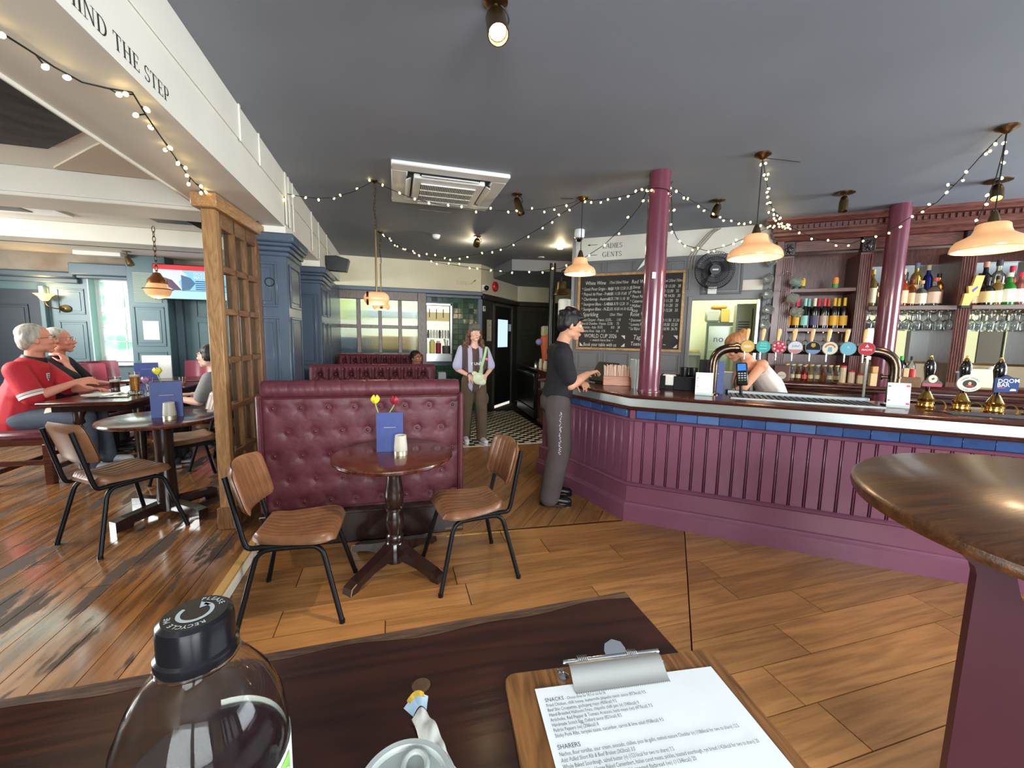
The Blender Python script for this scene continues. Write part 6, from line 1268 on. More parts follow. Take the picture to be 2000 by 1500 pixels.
for sx in (-1, 1):
    for y in (-.84, .82): MB().box(sx * .21 - .03, sx * .21 + .03, y - .03, y + .03, 0, .37, .004).build('leg', M_DWOOD, bn)
for y in (-.84, .82): MB().box(-.2, .2, y - .015, y + .015, .18, .22).build('stretcher', M_DWOOD, bn)
MB().box(-.195, -.175, -.84, .82, .1, .14).box(.175, .195, -.84, .82, .1, .14).build('stretcher', M_DWOOD, bn)
dining_table('far dining table in the sunlit end of the left room', -3.35, -2.3, 6.25, 6.85, .1, .76, .1)
M_PINKL = mat('rose_leather', (150, 66, 82), .3, coat=.2)
def tub_chair(label, loc, rz):
    t = thing('tub_chair', label, 'chair', loc, rz, 'red leather chairs in the left room')
    MB().box(-.22, .24, -.22, .22, .38, .48, .04).build('seat', M_PINKL, t)
    MB().grid(lambda u, v: (-.22 - .06 * v + .1 * (2 * u - 1) ** 2, (2 * u - 1) * .23, .46 + .48 * v), 14, 8).grid(lambda u, v: (-.27 - .06 * v + .1 * (2 * u - 1) ** 2, (2 * u - 1) * .24, .42 + .53 * v), 14, 8).box(-.33, -.27, -.1, .1, .935, .95).build('backrest', M_PINKL, t, norm=False)
    for sx in (-1, 1):
        for sy in (-1, 1): MB().cyl((sx * .18, sy * .18, .38), (sx * .2, sy * .2, 0), .02, .016, 8).build('leg', M_BLACKW, t)
    return t
tc = tub_chair('rose red leather chair by the sash window', (-3.75, 6.5, .1), math.radians(-40))
dup(tc, (-3.9, 7.15, .1), math.radians(-30), 'darker rose leather chair in the window corner')
dup(tc, (-2.85, 7.2, .1), math.radians(-90), 'rose red leather chair behind the woman in grey')
dup(tc, (-1.85, 6.55, .1), math.radians(178), 'rose red leather chair against the blue bench')
bs = thing('banquette', 'navy buttoned leather banquette under the television', 'bench', (-2.1, 7.68, .1))
MB().box(-.95, .7, -.35, .1, 0, .45, .02).build('seat', mat('navy_leather', (52, 64, 88), .3), bs)
MB().grid(lambda u, v: (-.95 + 1.65 * u, .1 - .04 * abs(math.sin(u * PI * 9)) * (1 - .5 * v) - .02 * math.sin(PI * v), .45 + .6 * v), 90, 12).build('backrest', mat('navy_leather', (52, 64, 88), .3), bs, norm=False)
# ---------------------------------------------------------------- tabletop things
def vase_votive(label, loc):
    t = thing('candle_glass', label, 'candle holder', loc); MB().lathe([(.041, .0), (.042, .028), (0, .028)], 26).build('brass_foot', mat('pale_brass', (196, 188, 164), .42, .8), t)
    MB().lathe([(.041, .029), (.0405, .05), (.034, .125), (.031, .125), (.037, .05), (.0, .032)], 28, cap0=False).build('frosted_glass', mat('frosted_glass', (228, 222, 206), .45, trans=.5), t); return t
def menu(label, loc, rz, h=.255, w=.165):
    t = folder('menu', label, 0, 0, 0, h, w, M_NAVY, rz, base=loc, tilt=.05)
    return t
menu('blue upright menu on the round table before the booth', (-.035, 2.70, .75), math.radians(-4))
vase_votive('frosted candle glass beside the menu on the nearest round table', (.03, 2.612, .75))
menu('blue upright menu on the table by the oak screen', (-1.655, 3.65, .85), math.radians(16), .27, .19)
vase_votive('frosted candle glass before the blue menu by the oak screen', (-1.605, 3.565, .85))
def tulip(label, loc, h, col, lean, stemc=(150, 170, 90)):
    t = thing('tulip', label, 'flower', loc); tip = Vector((lean[0], lean[1], h))
    MB().tube(bezier((0, 0, 0), (0, 0, h * .5), tip * .8, tip, 8), .0035, 6).build('stem', lab(stemc), t)
    m = lab(col)
    for k in range(6):
        a = k * PI / 3; c, s = math.cos(a), math.sin(a); w = .017
        def pf(u, v, c=c, s=s, k=k):
            r = .004 + .021 * math.sin(PI * min(1, v * .72 + .05)) + (.003 if k % 2 else 0); y = (2 * u - 1) * w * math.sin(PI * min(.97, max(.06, v * .9 + .05))); z = .055 * v
            return (tip.x + c * r - s * y, tip.y + s * r + c * y, tip.z + z)
        MB().grid(pf, 4, 7).build('petal', m, t, norm=False, smooth=180)
    return t
def bud_vase(label, loc): return tag(MB(Matrix.Translation(loc)).lathe([(.03, 0), (.034, .02), (.03, .09), (.018, .12), (.02, .135), (.017, .135), (.014, .12), (.026, .09), (.028, .02), (0, .01)], 18).build('bud_vase', mat('white_ceramic', (226, 222, 214), .25)), label, 'vase')
bud_vase('small white vase behind the menu on the nearest round table', (-.085, 2.80, .75))
tulip('yellow tulip above the blue menu on the round table', (-.09, 2.80, .85), .2, (236, 214, 50), (-.035, 0))
tulip('red tulip peeping over the blue menu on the round table', (-.08, 2.80, .85), .19, (150, 34, 48), (.075, .0))
bud_vase('white vase behind the blue menu by the oak screen', (-1.72, 3.80, .85))
tulip('yellow tulip on the table by the oak screen', (-1.72, 3.80, .92), .24, (232, 216, 60), (-.06, .02))
tulip('mauve tulip lying low behind the menu by the oak screen', (-1.73, 3.80, .92), .17, (150, 100, 130), (-.13, .02))
def tumbler(label, loc, h, r, liquid=None, lh=.6, foam=False, name='beer_glass'):
    t = thing(name, label, 'glass', loc); MB().lathe([(0, 0), (r * .72, 0), (r * .74, .006), (r, h), (r * .94, h), (r * .69, .012), (0, .012)], 20).build('glass_wall', M_GLASS, t)
    if liquid: MB().lathe([(0, .014), (r * .69, .014), (r * (.69 + .22 * lh), h * lh), (0, h * lh)], 18).build('drink', liquid, t)
    if foam: MB().lathe([(r * .86, h * lh), (r * .9, h * lh + .02), (0, h * lh + .02)], 18).build('foam', lab((232, 222, 200)), t)
    return t
M_LAGER = mat('lager', (226, 160, 50), .05, trans=.7); M_ALE = mat('dark_ale', (84, 32, 18), .06)
tumbler('stemmed lager glass near the table end', (-2.6, 5.15, .86), .21, .045, M_LAGER, .75, True)
tumbler('pint of dark red ale before the man in black', (-2.93, 5.45, .86), .13, .05, M_ALE, .6, True)
tumbler('water tumbler behind the spectacles', (-2.50, 5.2, .86), .14, .035, None, name='water_glass')
tumbler('short amber drink glass before the woman in grey', (-2.33, 5.5, .86), .12, .036, M_LAGER, .5, name='amber_glass')
tumbler('tiny white cup between the beer glasses', (-2.74, 5.38, .86), .07, .03, None, name='white_cup')
t = thing('plate', 'white plate with used cutlery before the man in red', 'plate', (-2.72, 4.83, .86)); MB().lathe([(0, 0), (.07, 0), (.13, .018), (.135, .022), (.08, .008), (0, .006)], 28).build('plate_body', mat('white_ceramic', (226, 222, 214), .25), t)
for k, (a, s) in enumerate(((.5, 'steel knife resting on the white plate'), (.75, 'steel fork resting on the white plate'))):
    tag(MB(Matrix.Translation((-2.66 + .03 * k, 4.82, .885)) @ Matrix.Rotation(a, 4, 'Z') @ Matrix.Rotation(-.1, 4, 'Y')).box(-.1, .02, -.006, .006, -.001, .002).box(.02, .1, -.009, .009, -.001, .0015).build(['table_knife', 'table_fork'][k], M_CHROME), s, 'cutlery')
for k, (x, y, a, s) in enumerate(((-2.56, 4.93, .3, 'crumpled olive napkin at the table end'), (-2.58, 4.78, .2, 'folded white napkin across the plate rim'))):
    r_ = random.Random(k); tag(MB(Matrix.Translation((x, y, .862)) @ Matrix.Rotation(a, 4, 'Z')).grid(lambda u, v: ((u - .5) * .2, (v - .5) * .1, .006 + .018 * abs(math.sin(u * 9 + v * 4 + k)) * (1 - abs(2 * v - 1))), 18, 8).build('napkin', lab([(146, 146, 118), (220, 220, 214)][k]), norm=False, smooth=180), s, 'napkin')
t = thing('spectacles', 'folded round spectacles lying at the table corner', 'glasses', (-2.47, 4.90, .862), .5)
sp = MB()
for s in (-1, 1): sp.tube([Vector((s * .033 + .026 * math.cos(a * PI / 9), -.004 + .004 * math.sin(a), .024 + .023 * math.sin(a * PI / 9))) for a in range(18)], .0026, 6, True); sp.tube([(s * .06, 0, .03), (s * .062, .05, .02), (s * .03, .12, .003)], .0022, 5)
sp.tube([(-.008, 0, .03), (.008, 0, .03)], .0026, 5); sp.build('frame', M_BLKPL, t)
menu('navy menu leaning on the far table in the left room', (-3.12, 6.45, .86), .3, .22, .24)
t = thing('poster_stand', 'white poster stand on the far table in the left room', 'sign', (-3.05, 6.55, .86), .3); MB(Matrix.Rotation(-.08, 4, 'X')).box(-.15, .15, 0, .01, 0, .31, .003).build('board', M_WPLAS, t)
t = thing('wall_notice', 'white paper notice pinned to the teal pillar box', 'notice', (-3.53, 7.515, 1.50)); MB().grid(lambda u, v: (-.1 + .2 * u, -.004 - .01 * (u - .5) ** 2, -.14 + .28 * v), 6, 1).build('paper', mat('white_paper', (222, 226, 236), .6), t, norm=False)
q = MB()
for k in range(12): q.box(-.07, .05 - .02 * (k % 3), -.0072, -.0068, .1 - k * .018, .103 - k * .018)
q.build('print_lines', lab((186, 190, 204)), t, smooth=0)
# television, wall lamp, spot and heater in the left room
tv = thing('television', 'wall television showing a news screen in the left room', 'television', (-2.78, 7.5, 2.24), 0)
MB().box(-.66, .6, -.03, .03, -.27, .25, .006).build('tv_case', M_BLKPL, tv)
MB().box(-.62, .56, .03, .30, -.1, .1).build('wall_mount', M_BLKMET, tv)
def glow(n, c, e=1.0): return mat('screen_%s' % n, c, .3, emit=e)
sc2 = MB().box(-.65, .59, -.032, -.03, -.255, .24).build('screen', glow('sky', (150, 214, 246)), tv, smooth=0)
MB().box(-.65, .59, -.0335, -.032, .17, .24).build('red_band', glow('red', (226, 62, 66)), sc2, smooth=0)
MB().box(-.65, .59, -.0335, -.032, -.255, -.13).build('pale_band', glow('pale', (186, 236, 250)), sc2, smooth=0)
MB(Matrix.Rotation(PI / 2, 4, 'X')).prism([(-.65, -.13), (-.3, -.13), (-.34, .0), (-.22, .1), (-.3, .17), (-.65, .17)], .0325, .0345).build('picture_part', glow('white', (224, 228, 240)), sc2, smooth=0)
MB(Matrix.Rotation(PI / 2, 4, 'X')).prism([(-.65, .1), (-.42, .02), (-.3, -.13), (-.4, -.13), (-.65, .04)], .034, .036).build('picture_part', glow('plum', (96, 70, 100)), sc2, smooth=0)
MB(Matrix.Rotation(PI / 2, 4, 'X')).prism([(-.3, .1), (-.18, .06), (-.12, -.02), (-.2, -.12), (-.3, -.13)], .034, .036).build('picture_part', glow('navy', (84, 120, 156)), sc2, smooth=0)
MB().box(-.3, .59, -.0355, -.034, -.137, -.13).build('picture_line', glow('ink', (60, 90, 140)), sc2, smooth=0)
q = MB(); FT = frame_M((0, -.037, 0), (1, 0, 0), (0, 0, 1))
put_text(q, 'OCKENDEN', FT @ Matrix.Translation((-.14, .105, 0)), .06, weight=.02); put_text(q, 'MATERNITY REVIEW', FT @ Matrix.Translation((-.14, .05, 0)), .06, weight=.02)
q.build('caption', glow('white', (224, 228, 240)), sc2, smooth=0)
q = MB()
for k, w in enumerate((.24, .3, .42, .3, .2)): q.box(-.12, -.12 + w, -.0375, -.036, .005 - k * .03, .02 - k * .03)
q.build('caption_lines', glow('ink', (60, 90, 140)), sc2, smooth=0)
t = thing('wall_lamp', 'brass wall lamp with a frosted bell shade by the dark doorway', 'wall lamp', (-4.70, 7.79, 1.80)); MB(Matrix.Rotation(PI / 2, 4, 'X')).lathe([(.075, 0), (.07, .015), (.03, .03), (0, .032)], 20, sy=.75).build('backplate', M_ABRASS, t)
MB().tube(bezier((0, -.03, 0), (-.06, -.12, -.02), (-.14, -.14, .0), (-.16, -.12, .1), 8), .008, 8).build('arm', M_ABRASS, t)
MB().lathe([(.03, .1), (.05, .12), (.07, .16), (.115, .2), (.112, .2), (.066, .16), (.02, .105)], 22, c=(-.16, -.12, 0), cap0=False, cap1=False).build('frosted_shade', mat('lit_frost', (255, 226, 176), .3, emit=1.6, ecol=(255, 200, 120)), t); point('wall_lamp_light', (-4.86, 7.62, 2.04), 7, (1, .72, .38), .05)
t = thing('ceiling_spotlight', 'small bronze spotlight on the ceiling before the television', 'spotlight', (-3.6, 7.2, 2.6)); MB().lathe([(.05, 0), (.05, -.01), (0, -.015)], 16).tube([(0, 0, 0), (0, 0, -.08)], .008, 8).build('plate', M_ABRASS, t); MB().cyl((.0, 0, -.08), (.05, -.02, -.19), .03, .045, 16).build('lamp_housing', M_ABRASS, t)
tag(MB().box(-4.3, -3.75, 7.35, 7.5, 2.54, 2.6, .006).build('wall_heater', M_WPLAS), 'long white unit on the ceiling above the sash window', 'heater')
tag(MB(Matrix.Translation((-1.75, 4.45, 2.52))).box(-.28, .3, -.1, .1, -.06, .08, .01).prism([(.0, -.06), (.3, -.06), (.3, -.16), (.12, -.12)], -.1, .1, M=R).build('ceiling_speaker', M_BLKPL), 'dark projector box under the ceiling left of the oak screen', 'projector')
# ---------------------------------------------------------------- corridor counter and kitchen things
fc = thing('side_counter', 'dark wooden side counter with a drawer in the corridor', 'counter', (2.36, 7.3, 0), math.radians(-3))
MB().box(.02, .75, -1.5, .72, .92, .96, .008).build('worktop', M_DWOOD, fc); MB().box(.06, .72, -1.5, -.62, .0, .92).box(.5, .72, -.62, .68, 0, .92).build('carcass', M_DWOOD, fc, smooth=0)
dd = MB().box(.045, .06, -1.4, -.7, .72, .88, .004).build('drawer', M_DWOOD, fc); MB().tube([(.04, -1.1, .8), (.02, -1.1, .8), (.02, -.98, .8), (.04, -.98, .8)], .006, 6).build('handle', M_CHROME, dd)
fg = thing('under_counter_fridge', 'black under counter fridge with a steel top strip in the corridor', 'fridge', (2.36, 7.3, 0), math.radians(-3)); MB().box(.03, .48, -.6, .66, .08, .88, .006).build('cabinet', M_BLKPL, fg); dd = MB().box(.005, .03, -.58, .64, .25, .86, .006).build('door', mat('dark_steel', (52, 50, 46), .3, .6), fg); MB().box(-.01, .006, -.58, .64, .82, .86, .004).build('handle', M_STEEL, dd); MB().box(.01, .03, -.58, .64, .08, .23, .004).build('kick_plate', mat('dark_steel', (52, 50, 46), .3, .6), fg)
SJ = [((224, 214, 170), .05, .14, 'cream card box on the side counter'), ((206, 206, 200), .04, .12, 'steel milk jug on the side counter'), ((226, 216, 190), .035, .16, 'pale bottle on the side counter beside the jug'), ((60, 56, 50), .045, .13, 'dark tin on the side counter'), ((196, 190, 180), .04, .08, 'small steel pot at the side counter edge')]
for k, (c, r, h, s) in enumerate(SJ):
    t = thing('counter_jar', s, 'jar', (2.52 + .1 * (k % 2), 6.75 + .13 * k - .1, .96)); MB().lathe([(r, 0), (r * 1.02, h * .6), (r * .7, h * .85), (r * .75, h)], 16).build('jar_body', mat('jar_metal', (206, 206, 200), .15, 1) if k in (1, 4) else lab(c), t); MB().lathe([(r * .5, h), (r * .45, h + .02)], 12).build('lid', lab((60, 60, 60)), t)
t = thing('flower_box', 'orange paper bundle with a lilac bloom behind the man at the bar', 'flowers', (2.62, 6.9, .96)); MB().cap((0, 0, .1), (.0, 0, .5), .07, .12, 12).build('wrap', mat('orange_paper', (226, 110, 70), .5), t); MB().ball((-.14, 0, .46), (.07, .06, .06), 12, 8).build('bloom', lab((150, 136, 196)), t); MB().box(-.1, .12, -.06, .06, .56, .74, .02).build('cream_pack', lab((206, 206, 156)), t); MB().lathe([(.06, 0), (.07, .12)], 14).build('pot', M_BLKPL, t)
# hatch
MK = lab((214, 214, 206))
t = thing('heat_lamp_shelf', 'steel pass shelf with hanging tickets in the kitchen hatch', 'shelf', (.8, 8.0, 0)); MB().box(-.3, .3, .0, .3, 1.71, 1.73).box(-.3, .3, .0, .3, 1.43, 1.445).box(-.32, -.3, 0, .3, 1.15, 2.06).box(.28, .3, 0, .3, 1.15, 2.06).build('shelf_frame', M_STEEL, t, smooth=0); MB().box(-.22, .24, .02, .26, 1.78, 1.94).build('heat_box', mat('heat_box', (250, 226, 150), .4, emit=.5), t, smooth=0); MB().box(-.28, .28, -.03, .0, 2.0, 2.01).build('ticket_rail', M_STEEL, t, smooth=0)
for k in range(3): MB().box(-.16 + .13 * k, -.145 + .13 * k, -.035, -.03, 1.84 - .03 * (k % 2), 2.0).build('ladle', M_BLKMET, t, smooth=0)
for k, (x, c, h, r, s) in enumerate(((.69, (226, 214, 110), .22, .05, 'jug of yellow cordial in the kitchen hatch'), (.805, (150, 30, 56), .19, .05, 'jug of red cordial in the kitchen hatch'), (.95, (90, 92, 92), .14, .07, 'grey bucket with utensils in the kitchen hatch'))):
    t = thing('cordial_jug', s, 'jug', (x, 7.9, 1.16)); MB().lathe([(r, 0), (r * 1.05, h), (r, h + .01), (0, h + .01)], 18).build('jug_body', lab(c), t); MB().lathe([(r * .7, h + .01), (r * .6, h + .05)], 14).build('lid', MK, t) if k < 2 else MB().cyl((0, 0, .1), (-.03, 0, .28), .012, .02, 8).cyl((.02, 0, .1), (.03, 0, .26), .01, .014, 8).build('utensil', MK, t)
rk = random.Random(9)
for k in range(9):
    x = .58 + .055 * k; c = rk.choice([(236, 236, 230), (180, 186, 190), (120, 100, 90), (226, 226, 214), (90, 96, 104)]); z = 1.447
    tag(MB(Matrix.Translation((x, 8.12, z))).lathe([(.02, 0), (.024, .05 + .1 * rk.random()), (.016, .16)], 10).build('kitchen_pot', lab(c)), 'small kitchen container on the middle hatch shelf', 'container', 'containers on the hatch shelf')
# things in the white kitchen that show as blurs through the reeded glass
for k, (x0, x1, y, z0, z1, c, s) in enumerate(((-.75, .5, 9.0, 1.2, 1.48, (236, 190, 90), 'long amber board blurred behind the reeded glass'), (-1.3, -.5, 8.8, 1.1, 1.44, (62, 84, 110), 'dark blue bin blurred behind the reeded glass'), (-.7, .6, 9.3, 1.85, 2.0, (170, 190, 206), 'grey blue hood blurred behind the reeded glass'), (-1.3, -.6, 9.5, 1.8, 2.2, (200, 214, 150), 'pale green poster blurred behind the reeded glass'), (-.5, .55, 9.2, 1.02, 1.2, (160, 166, 170), 'steel counter blurred behind the reeded glass'))):
    tag(MB().box(x0, x1, y, y + .25, 0 if k in (1, 4) else z0, z1, .01).build(['chopping_board', 'kitchen_bin', 'cooker_hood', 'kitchen_poster', 'steel_counter'][k], lab(c)), s, 'kitchen item')
# kitchen behind the bar
KM = FB @ Matrix.Identity(4)
def kthing(name, label, cat, u, d, z): return thing(name, label, cat, FB @ Vector((u, -d, z)), BRZ)
t = kthing('glass_fridge', 'glass door drinks fridge in the back kitchen', 'fridge', .88, 1.44, 0); MB().box(-.22, .35, 0, .5, 0, 1.78).build('cabinet', lab((96, 104, 100)), t, smooth=0); MB().box(-.2, .33, -.02, 0, .1, 1.72, .004).build('glass_door', mat('pale_green_glass', (170, 186, 150), .15), t)
for z in (.6, 1.0, 1.35): MB().box(-.18, .31, -.026, -.02, z, z + .012).build('shelf_edge', MK, t, smooth=0)
q = MB(); put_text(q, 'no', frame_M((-.13, -.0215, 1.48), (1, 0, 0), (0, 0, 1)), .14); q.build('lettering', lab((70, 84, 110)), t, smooth=0)
t = kthing('metal_locker', 'pale metal locker with vent slots in the back kitchen', 'locker', 1.24, .95, 0); MB().box(-.24, .2, 0, .4, 0, 2.02, .004).build('cabinet', lab((176, 180, 160)), t)
for k in range(5): MB().box(-.21, -.07, -.006, 0, 1.62 + k * .035, 1.632 + k * .035).build('vent_slot', lab((60, 64, 60)), t, smooth=0)
for x in (-.045, .06): MB().box(x, x + .012, -.006, 0, 1.2, 1.95).build('seam', lab((30, 32, 32)), t, smooth=0)
t = kthing('orange_tray', 'orange topped crate on the fridge in the back kitchen', 'crate', .82, 1.46, 1.785); MB().box(-.2, .02, .02, .25, 0, .2, .03).build('clear_bag', lab((196, 200, 180)), t); MB().box(.02, .14, .02, .3, 0, .2, .006).build('yellow_box', lab((226, 196, 100)), t); MB().box(-.12, .1, .02, .3, .2, .26, .02).build('orange_lid', lab((226, 160, 60)), t)
t = kthing('cooker_shelf', 'steel shelf with pans at the left of the back kitchen', 'shelf', .38, 1.5, 0); MB().box(-.3, .22, 0, .4, 1.26, 1.30).box(-.3, .22, .38, .4, .2, 1.26).build('shelf_body', lab((170, 176, 160)), t, smooth=0); MB().box(-.05, .2, .05, .3, 1.30, 1.34, .01).build('folded_cloth', lab((190, 170, 100)), t)
# ---------------------------------------------------------------- high table at the right
ht = thing('high_table', 'round topped high bar table on a maroon panel leg', 'table', (1.84, .42, 0))
MB().lathe([(0, 1.035), (.64, 1.035), (.658, 1.042), (.662, 1.055), (.66, 1.07), (.648, 1.08), (0, 1.08)], 96).build('table_top', wood('worn_table_top', (52, 28, 14), (104, 64, 32), .3, 4, (1, 14, 14), coat=.2, bump=.2, rings=.5), ht)
Lm = Matrix(((.751, 0, .66, -0.451), (-.66, 0, .751, 0.182), (0, 1, 0, 0), (0, 0, 0, 1)))
MB(Lm).prism([(0, .0), (.5, .0), (.5, .78), (.22, .79), (.14, .82), (.1, .86), (.08, .9), (.07, .94), (.063, 1.004), (.06, 1.035), (-.063, 1.035), (-.058, 1.01), (-.048, .992), (-.035, .98), (-.02, .966), (-.006, .951), (0, .93)], 0, .03).build('panel_leg', M_MAROON if 0 else mat('dark_maroon_paint', (66, 32, 38), .35, var=.08, scale=5), ht, smooth=0)
MB().box(-.1, .45, -.45, .35, 0, .06, .01).build('foot', M_BLACKW, ht)
# ---------------------------------------------------------------- near table and what lies on it
M_TTOP = wood('near_table_top', (34, 15, 10), (66, 32, 20), .2, 3, (1, 9, 1), coat=.35, bump=.15)
nt_ = thing('high_table', 'worn dark high table in the foreground', 'table', (-.4, .1, 0))
MB().box(-.75, .735, -.6, .41, 1.085, 1.12, .006).build('table_top', M_TTOP, nt_)
MB().grid(lambda u, v: (-.745 + 1.475 * u, .409 - (.014 + .006 * math.sin(u * 41) * math.sin(u * 17 + 1)) * v, 1.1203), 200, 1).build('worn_edge', wood('worn_edge', (40, 22, 14), (118, 84, 60), .6, 16, (1, 6, 1), bump=.4, rings=.4), nt_, norm=False)
for x in (-.5, .5): MB().box(x - .04, x + .04, -.35, .2, 0, 1.085, .006).build('panel_leg', M_DWOODV, nt_)
MB().lathe([(0, 0), (.006, .0008), (.008, .0006), (.010, 0)], 16, c=(.4 - .0, .0, 0)).build('knot_scar', lab((96, 70, 50)), nt_).location = (0.023 + .4 - .4, 0.417 - .1, 1.12)
bo = thing('juice_bottle', 'clear plastic juice bottle with a black cap and dark juice inside', 'bottle', (-0.117, 0.271, 1.121))
prof = [(0, .004), (.035, 0), (.044, .008), (.046, .03), (.046, .115), (.0455, .125), (.043, .142), (.036, .16), (.027, .173), (.0195, .181), (.0185, .186), (.0185, .2)]
MB().lathe(prof + [(r - .0012 if r > .002 else 0, z + (.001 if r < .04 else 0)) for r, z in reversed(prof)], 48, cap0=False, cap1=False).build('plastic_wall', mat('clear_plastic', (246, 246, 244), .03, trans=1, ior=1.2), bo)
MB().lathe([(0, .006), (.034, .006), (.0435, .012), (.0445, .03), (.0445, .108), (0, .108)], 48).build('juice', mat('plum_juice', (40, 12, 22), .08, coat=.4), bo)
cap_ = MB().lathe([(.0205, .184), (.0212, .186), (.0212, .19), (.0195, .1915), (.0195, .205), (.0188, .2095), (.0165, .2115), (0, .2115)], 48).build('cap', mat('glossy_black_plastic', (15, 15, 18), .2, bump=0), bo)
for k in range(40): a = 2 * PI * k / 40
MB().tube([Vector((.0207 * math.cos(a * PI / 16), .0207 * math.sin(a * PI / 16), .1835)) for a in range(32)], .0012, 6, True).build('neck_ring', mat('clear_plastic', (246, 246, 244), .03, trans=1, ior=1.2), bo)
q = MB(); z = .2117
for i in range(22):
    a0, a1 = math.radians(60 - i * 13), math.radians(60 - (i + 1) * 13)
    q.add([(.0072 * math.cos(a0), .0072 * math.sin(a0), z), (.0095 * math.cos(a0), .0095 * math.sin(a0), z), (.0095 * math.cos(a1), .0095 * math.sin(a1), z), (.0072 * math.cos(a1), .0072 * math.sin(a1), z)], [(0, 1, 2, 3)])
q.add([(.0023, .0105, z), (.0075, .0045, z), (.0018, .0035, z)], [(0, 1, 2)])
for s_, st in (('PLEASE', 75), ('RECYCLE ME', 290)):
    for i, c in enumerate(s_):
        a = math.radians(st - i * 12.5); vs, fs = text2d(c, .0042, align='CENTER', weight=.02); th = a - PI / 2
        q.add([(.0118 * math.cos(a) + x * math.cos(th) - y * math.sin(th), .0118 * math.sin(a) + x * math.sin(th) + y * math.cos(th), z) for x, y in vs], fs)
q.build('cap_print', lab((176, 184, 186)), cap_, smooth=0).rotation_euler = (0, 0, .3)
lm = MB(); a0, a1 = math.radians(-24), math.radians(100)
lm.grid(lambda u, v: (.0467 * math.cos(a0 + (a1 - a0) * u), .0467 * math.sin(a0 + (a1 - a0) * u), .02 + .092 * v), 16, 1); lo = lm.build('label', lab((226, 230, 224)), bo, norm=False)
lm = MB(); a0, a1 = math.radians(-21), math.radians(-2); lm.grid(lambda u, v: (.0471 * math.cos(a0 + (a1 - a0) * u), .0471 * math.sin(a0 + (a1 - a0) * u), .068 + .04 * v), 8, 1); lm.build('label_patch', lab((128, 190, 84)), lo, norm=False)
lm = MB()
for k in range(9): b0, b1 = math.radians(-56 + k * 3), math.radians(-53 + k * 3); rr = .011
lm.tube([Vector((.0473 * math.cos(math.radians(-11.5 + 6 * math.cos(t_))), .0473 * math.sin(math.radians(-11.5 + 6 * math.cos(t_))), .09 + .011 * math.sin(t_))) for t_ in [math.radians(x) for x in range(40, 330, 20)]], .0012, 5); lm.build('label_mark', lab((236, 240, 232)), lo)
# clipboard
cbd = thing('clipboard', 'wooden clipboard holding the printed snack menu', 'clipboard', (0.112, 0.4, 1.121), math.radians(-6.06))
pts = [(x + .126, y - .17) for x, y in rrect(.252, .34, .012, 4)]
MB().prism(pts, 0, .006).build('board', wood('clipboard_wood', (84, 50, 26), (146, 98, 54), .35, 7, (14, 1, 14), bump=.12), cbd, smooth=30)
pp = MB().grid(lambda u, v: (.029 + .2075 * u, -.026 - .297 * v, .0072 + .0012 * (1 - u) * (1 - v)), 10, 10).build('paper', mat('menu_paper', (226, 230, 230), .6, var=.02, scale=30), cbd, norm=False)

q = MB(); q.grid(lambda u, v: (.070 + .108 * u, -.008 - .030 * v, .0085 + .012 * math.sin(PI * min(1, v * .9 + .1)) ** 1.0 * (1 - v) + .006 * (1 - v)), 10, 10)
for k in range(44): x = .0705 + k * .00245; q.add([(x, -.038, .0087), (x + .0024, -.038, .0087), (x + .0012, -.0402, .0085)], [(0, 1, 2)])
clp = q.build('clip_plate', mat('clip_steel', (206, 204, 196), .34, .85), cbd, norm=False)
MB().tube([(.066, -.005, .016), (.182, -.005, .016)], .0028, 10).build('clip_bar', M_CHROME, cbd)
for x0 in (.083, .142): MB().tube([Vector((x0 + .012 * k / 40, -.005 + .0045 * math.cos(k * .9), .016 + .0045 * math.sin(k * .9))) for k in range(41)], .0009, 5).build('spring', M_CHROME, cbd)
MB(Matrix.Rotation(.5, 4, 'X')).prism([(.118, -.002), (.142, -.002), (.143, .010), (.140, .017), (.130, .021), (.120, .017), (.117, .010)], .016, .018).build('thumb_tab', M_CHROME, cbd)
for x in (.064, .180): MB().lathe([(.006, .006), (.006, .009), (.002, .0105), (0, .0105)], 14, c=(x, -.014, 0)).box(x - .004, x + .004, -.018, -.002, .006, .008, .001).build('rivet', M_CHROME, cbd)
q = MB(); LM = [('SNACKS', 0, .0062, 0), ('      - Choose three for 18.5 or six for 36', .0, .0046, .22)]
lines = [('Fried Chicken, chilli honey, buttermilk jalapeño ranch sauce (873kcal) 9.5', 0), ('Beef Shin Croquettes, gochujang mayo (450kcal) 9.5', 0), ('Hand-Breaded Halloumi Fries, chipotle chilli jam (v) (740kcal) 9', 0), ('Artichoke, Red Pepper & Tomato Arancini, herb mayo (ve) (477kcal) 7.5', 0), ('Handmade Scotch Egg, Oxford sauce (821kcal) 8.5', 0), ('Padrón Peppers (ve) (206kcal) 8', 0), ('Sticky Pork Ribs, teriyaki sauce, cucumber, carrot & lime salad (958kcal) 9.5', 0)]
def ln(s, x, y, size, w=None, sh=0):
    vs, fs = text2d(s, size, shear=sh); mx_ = max(v[0] for v in vs); k = (w / mx_) if w else 1
    q.add([(x + a * k, y + b_, .0088) for a, b_ in vs], fs)
ln('SNACKS', .036, -.0435, .0062, .020); ln('- Choose three for 18.5 or six for 36', .0575, -.0435, .0046, .044, .2)
W_ = [.108, .073, .095, .107, .071, .045, .110]
for k, (s_, sh) in enumerate(lines): ln(s_, .036, -.0492 - k * .00535, .0051, W_[k])
ln('SHARERS', .035, -.0925, .0062, .022)
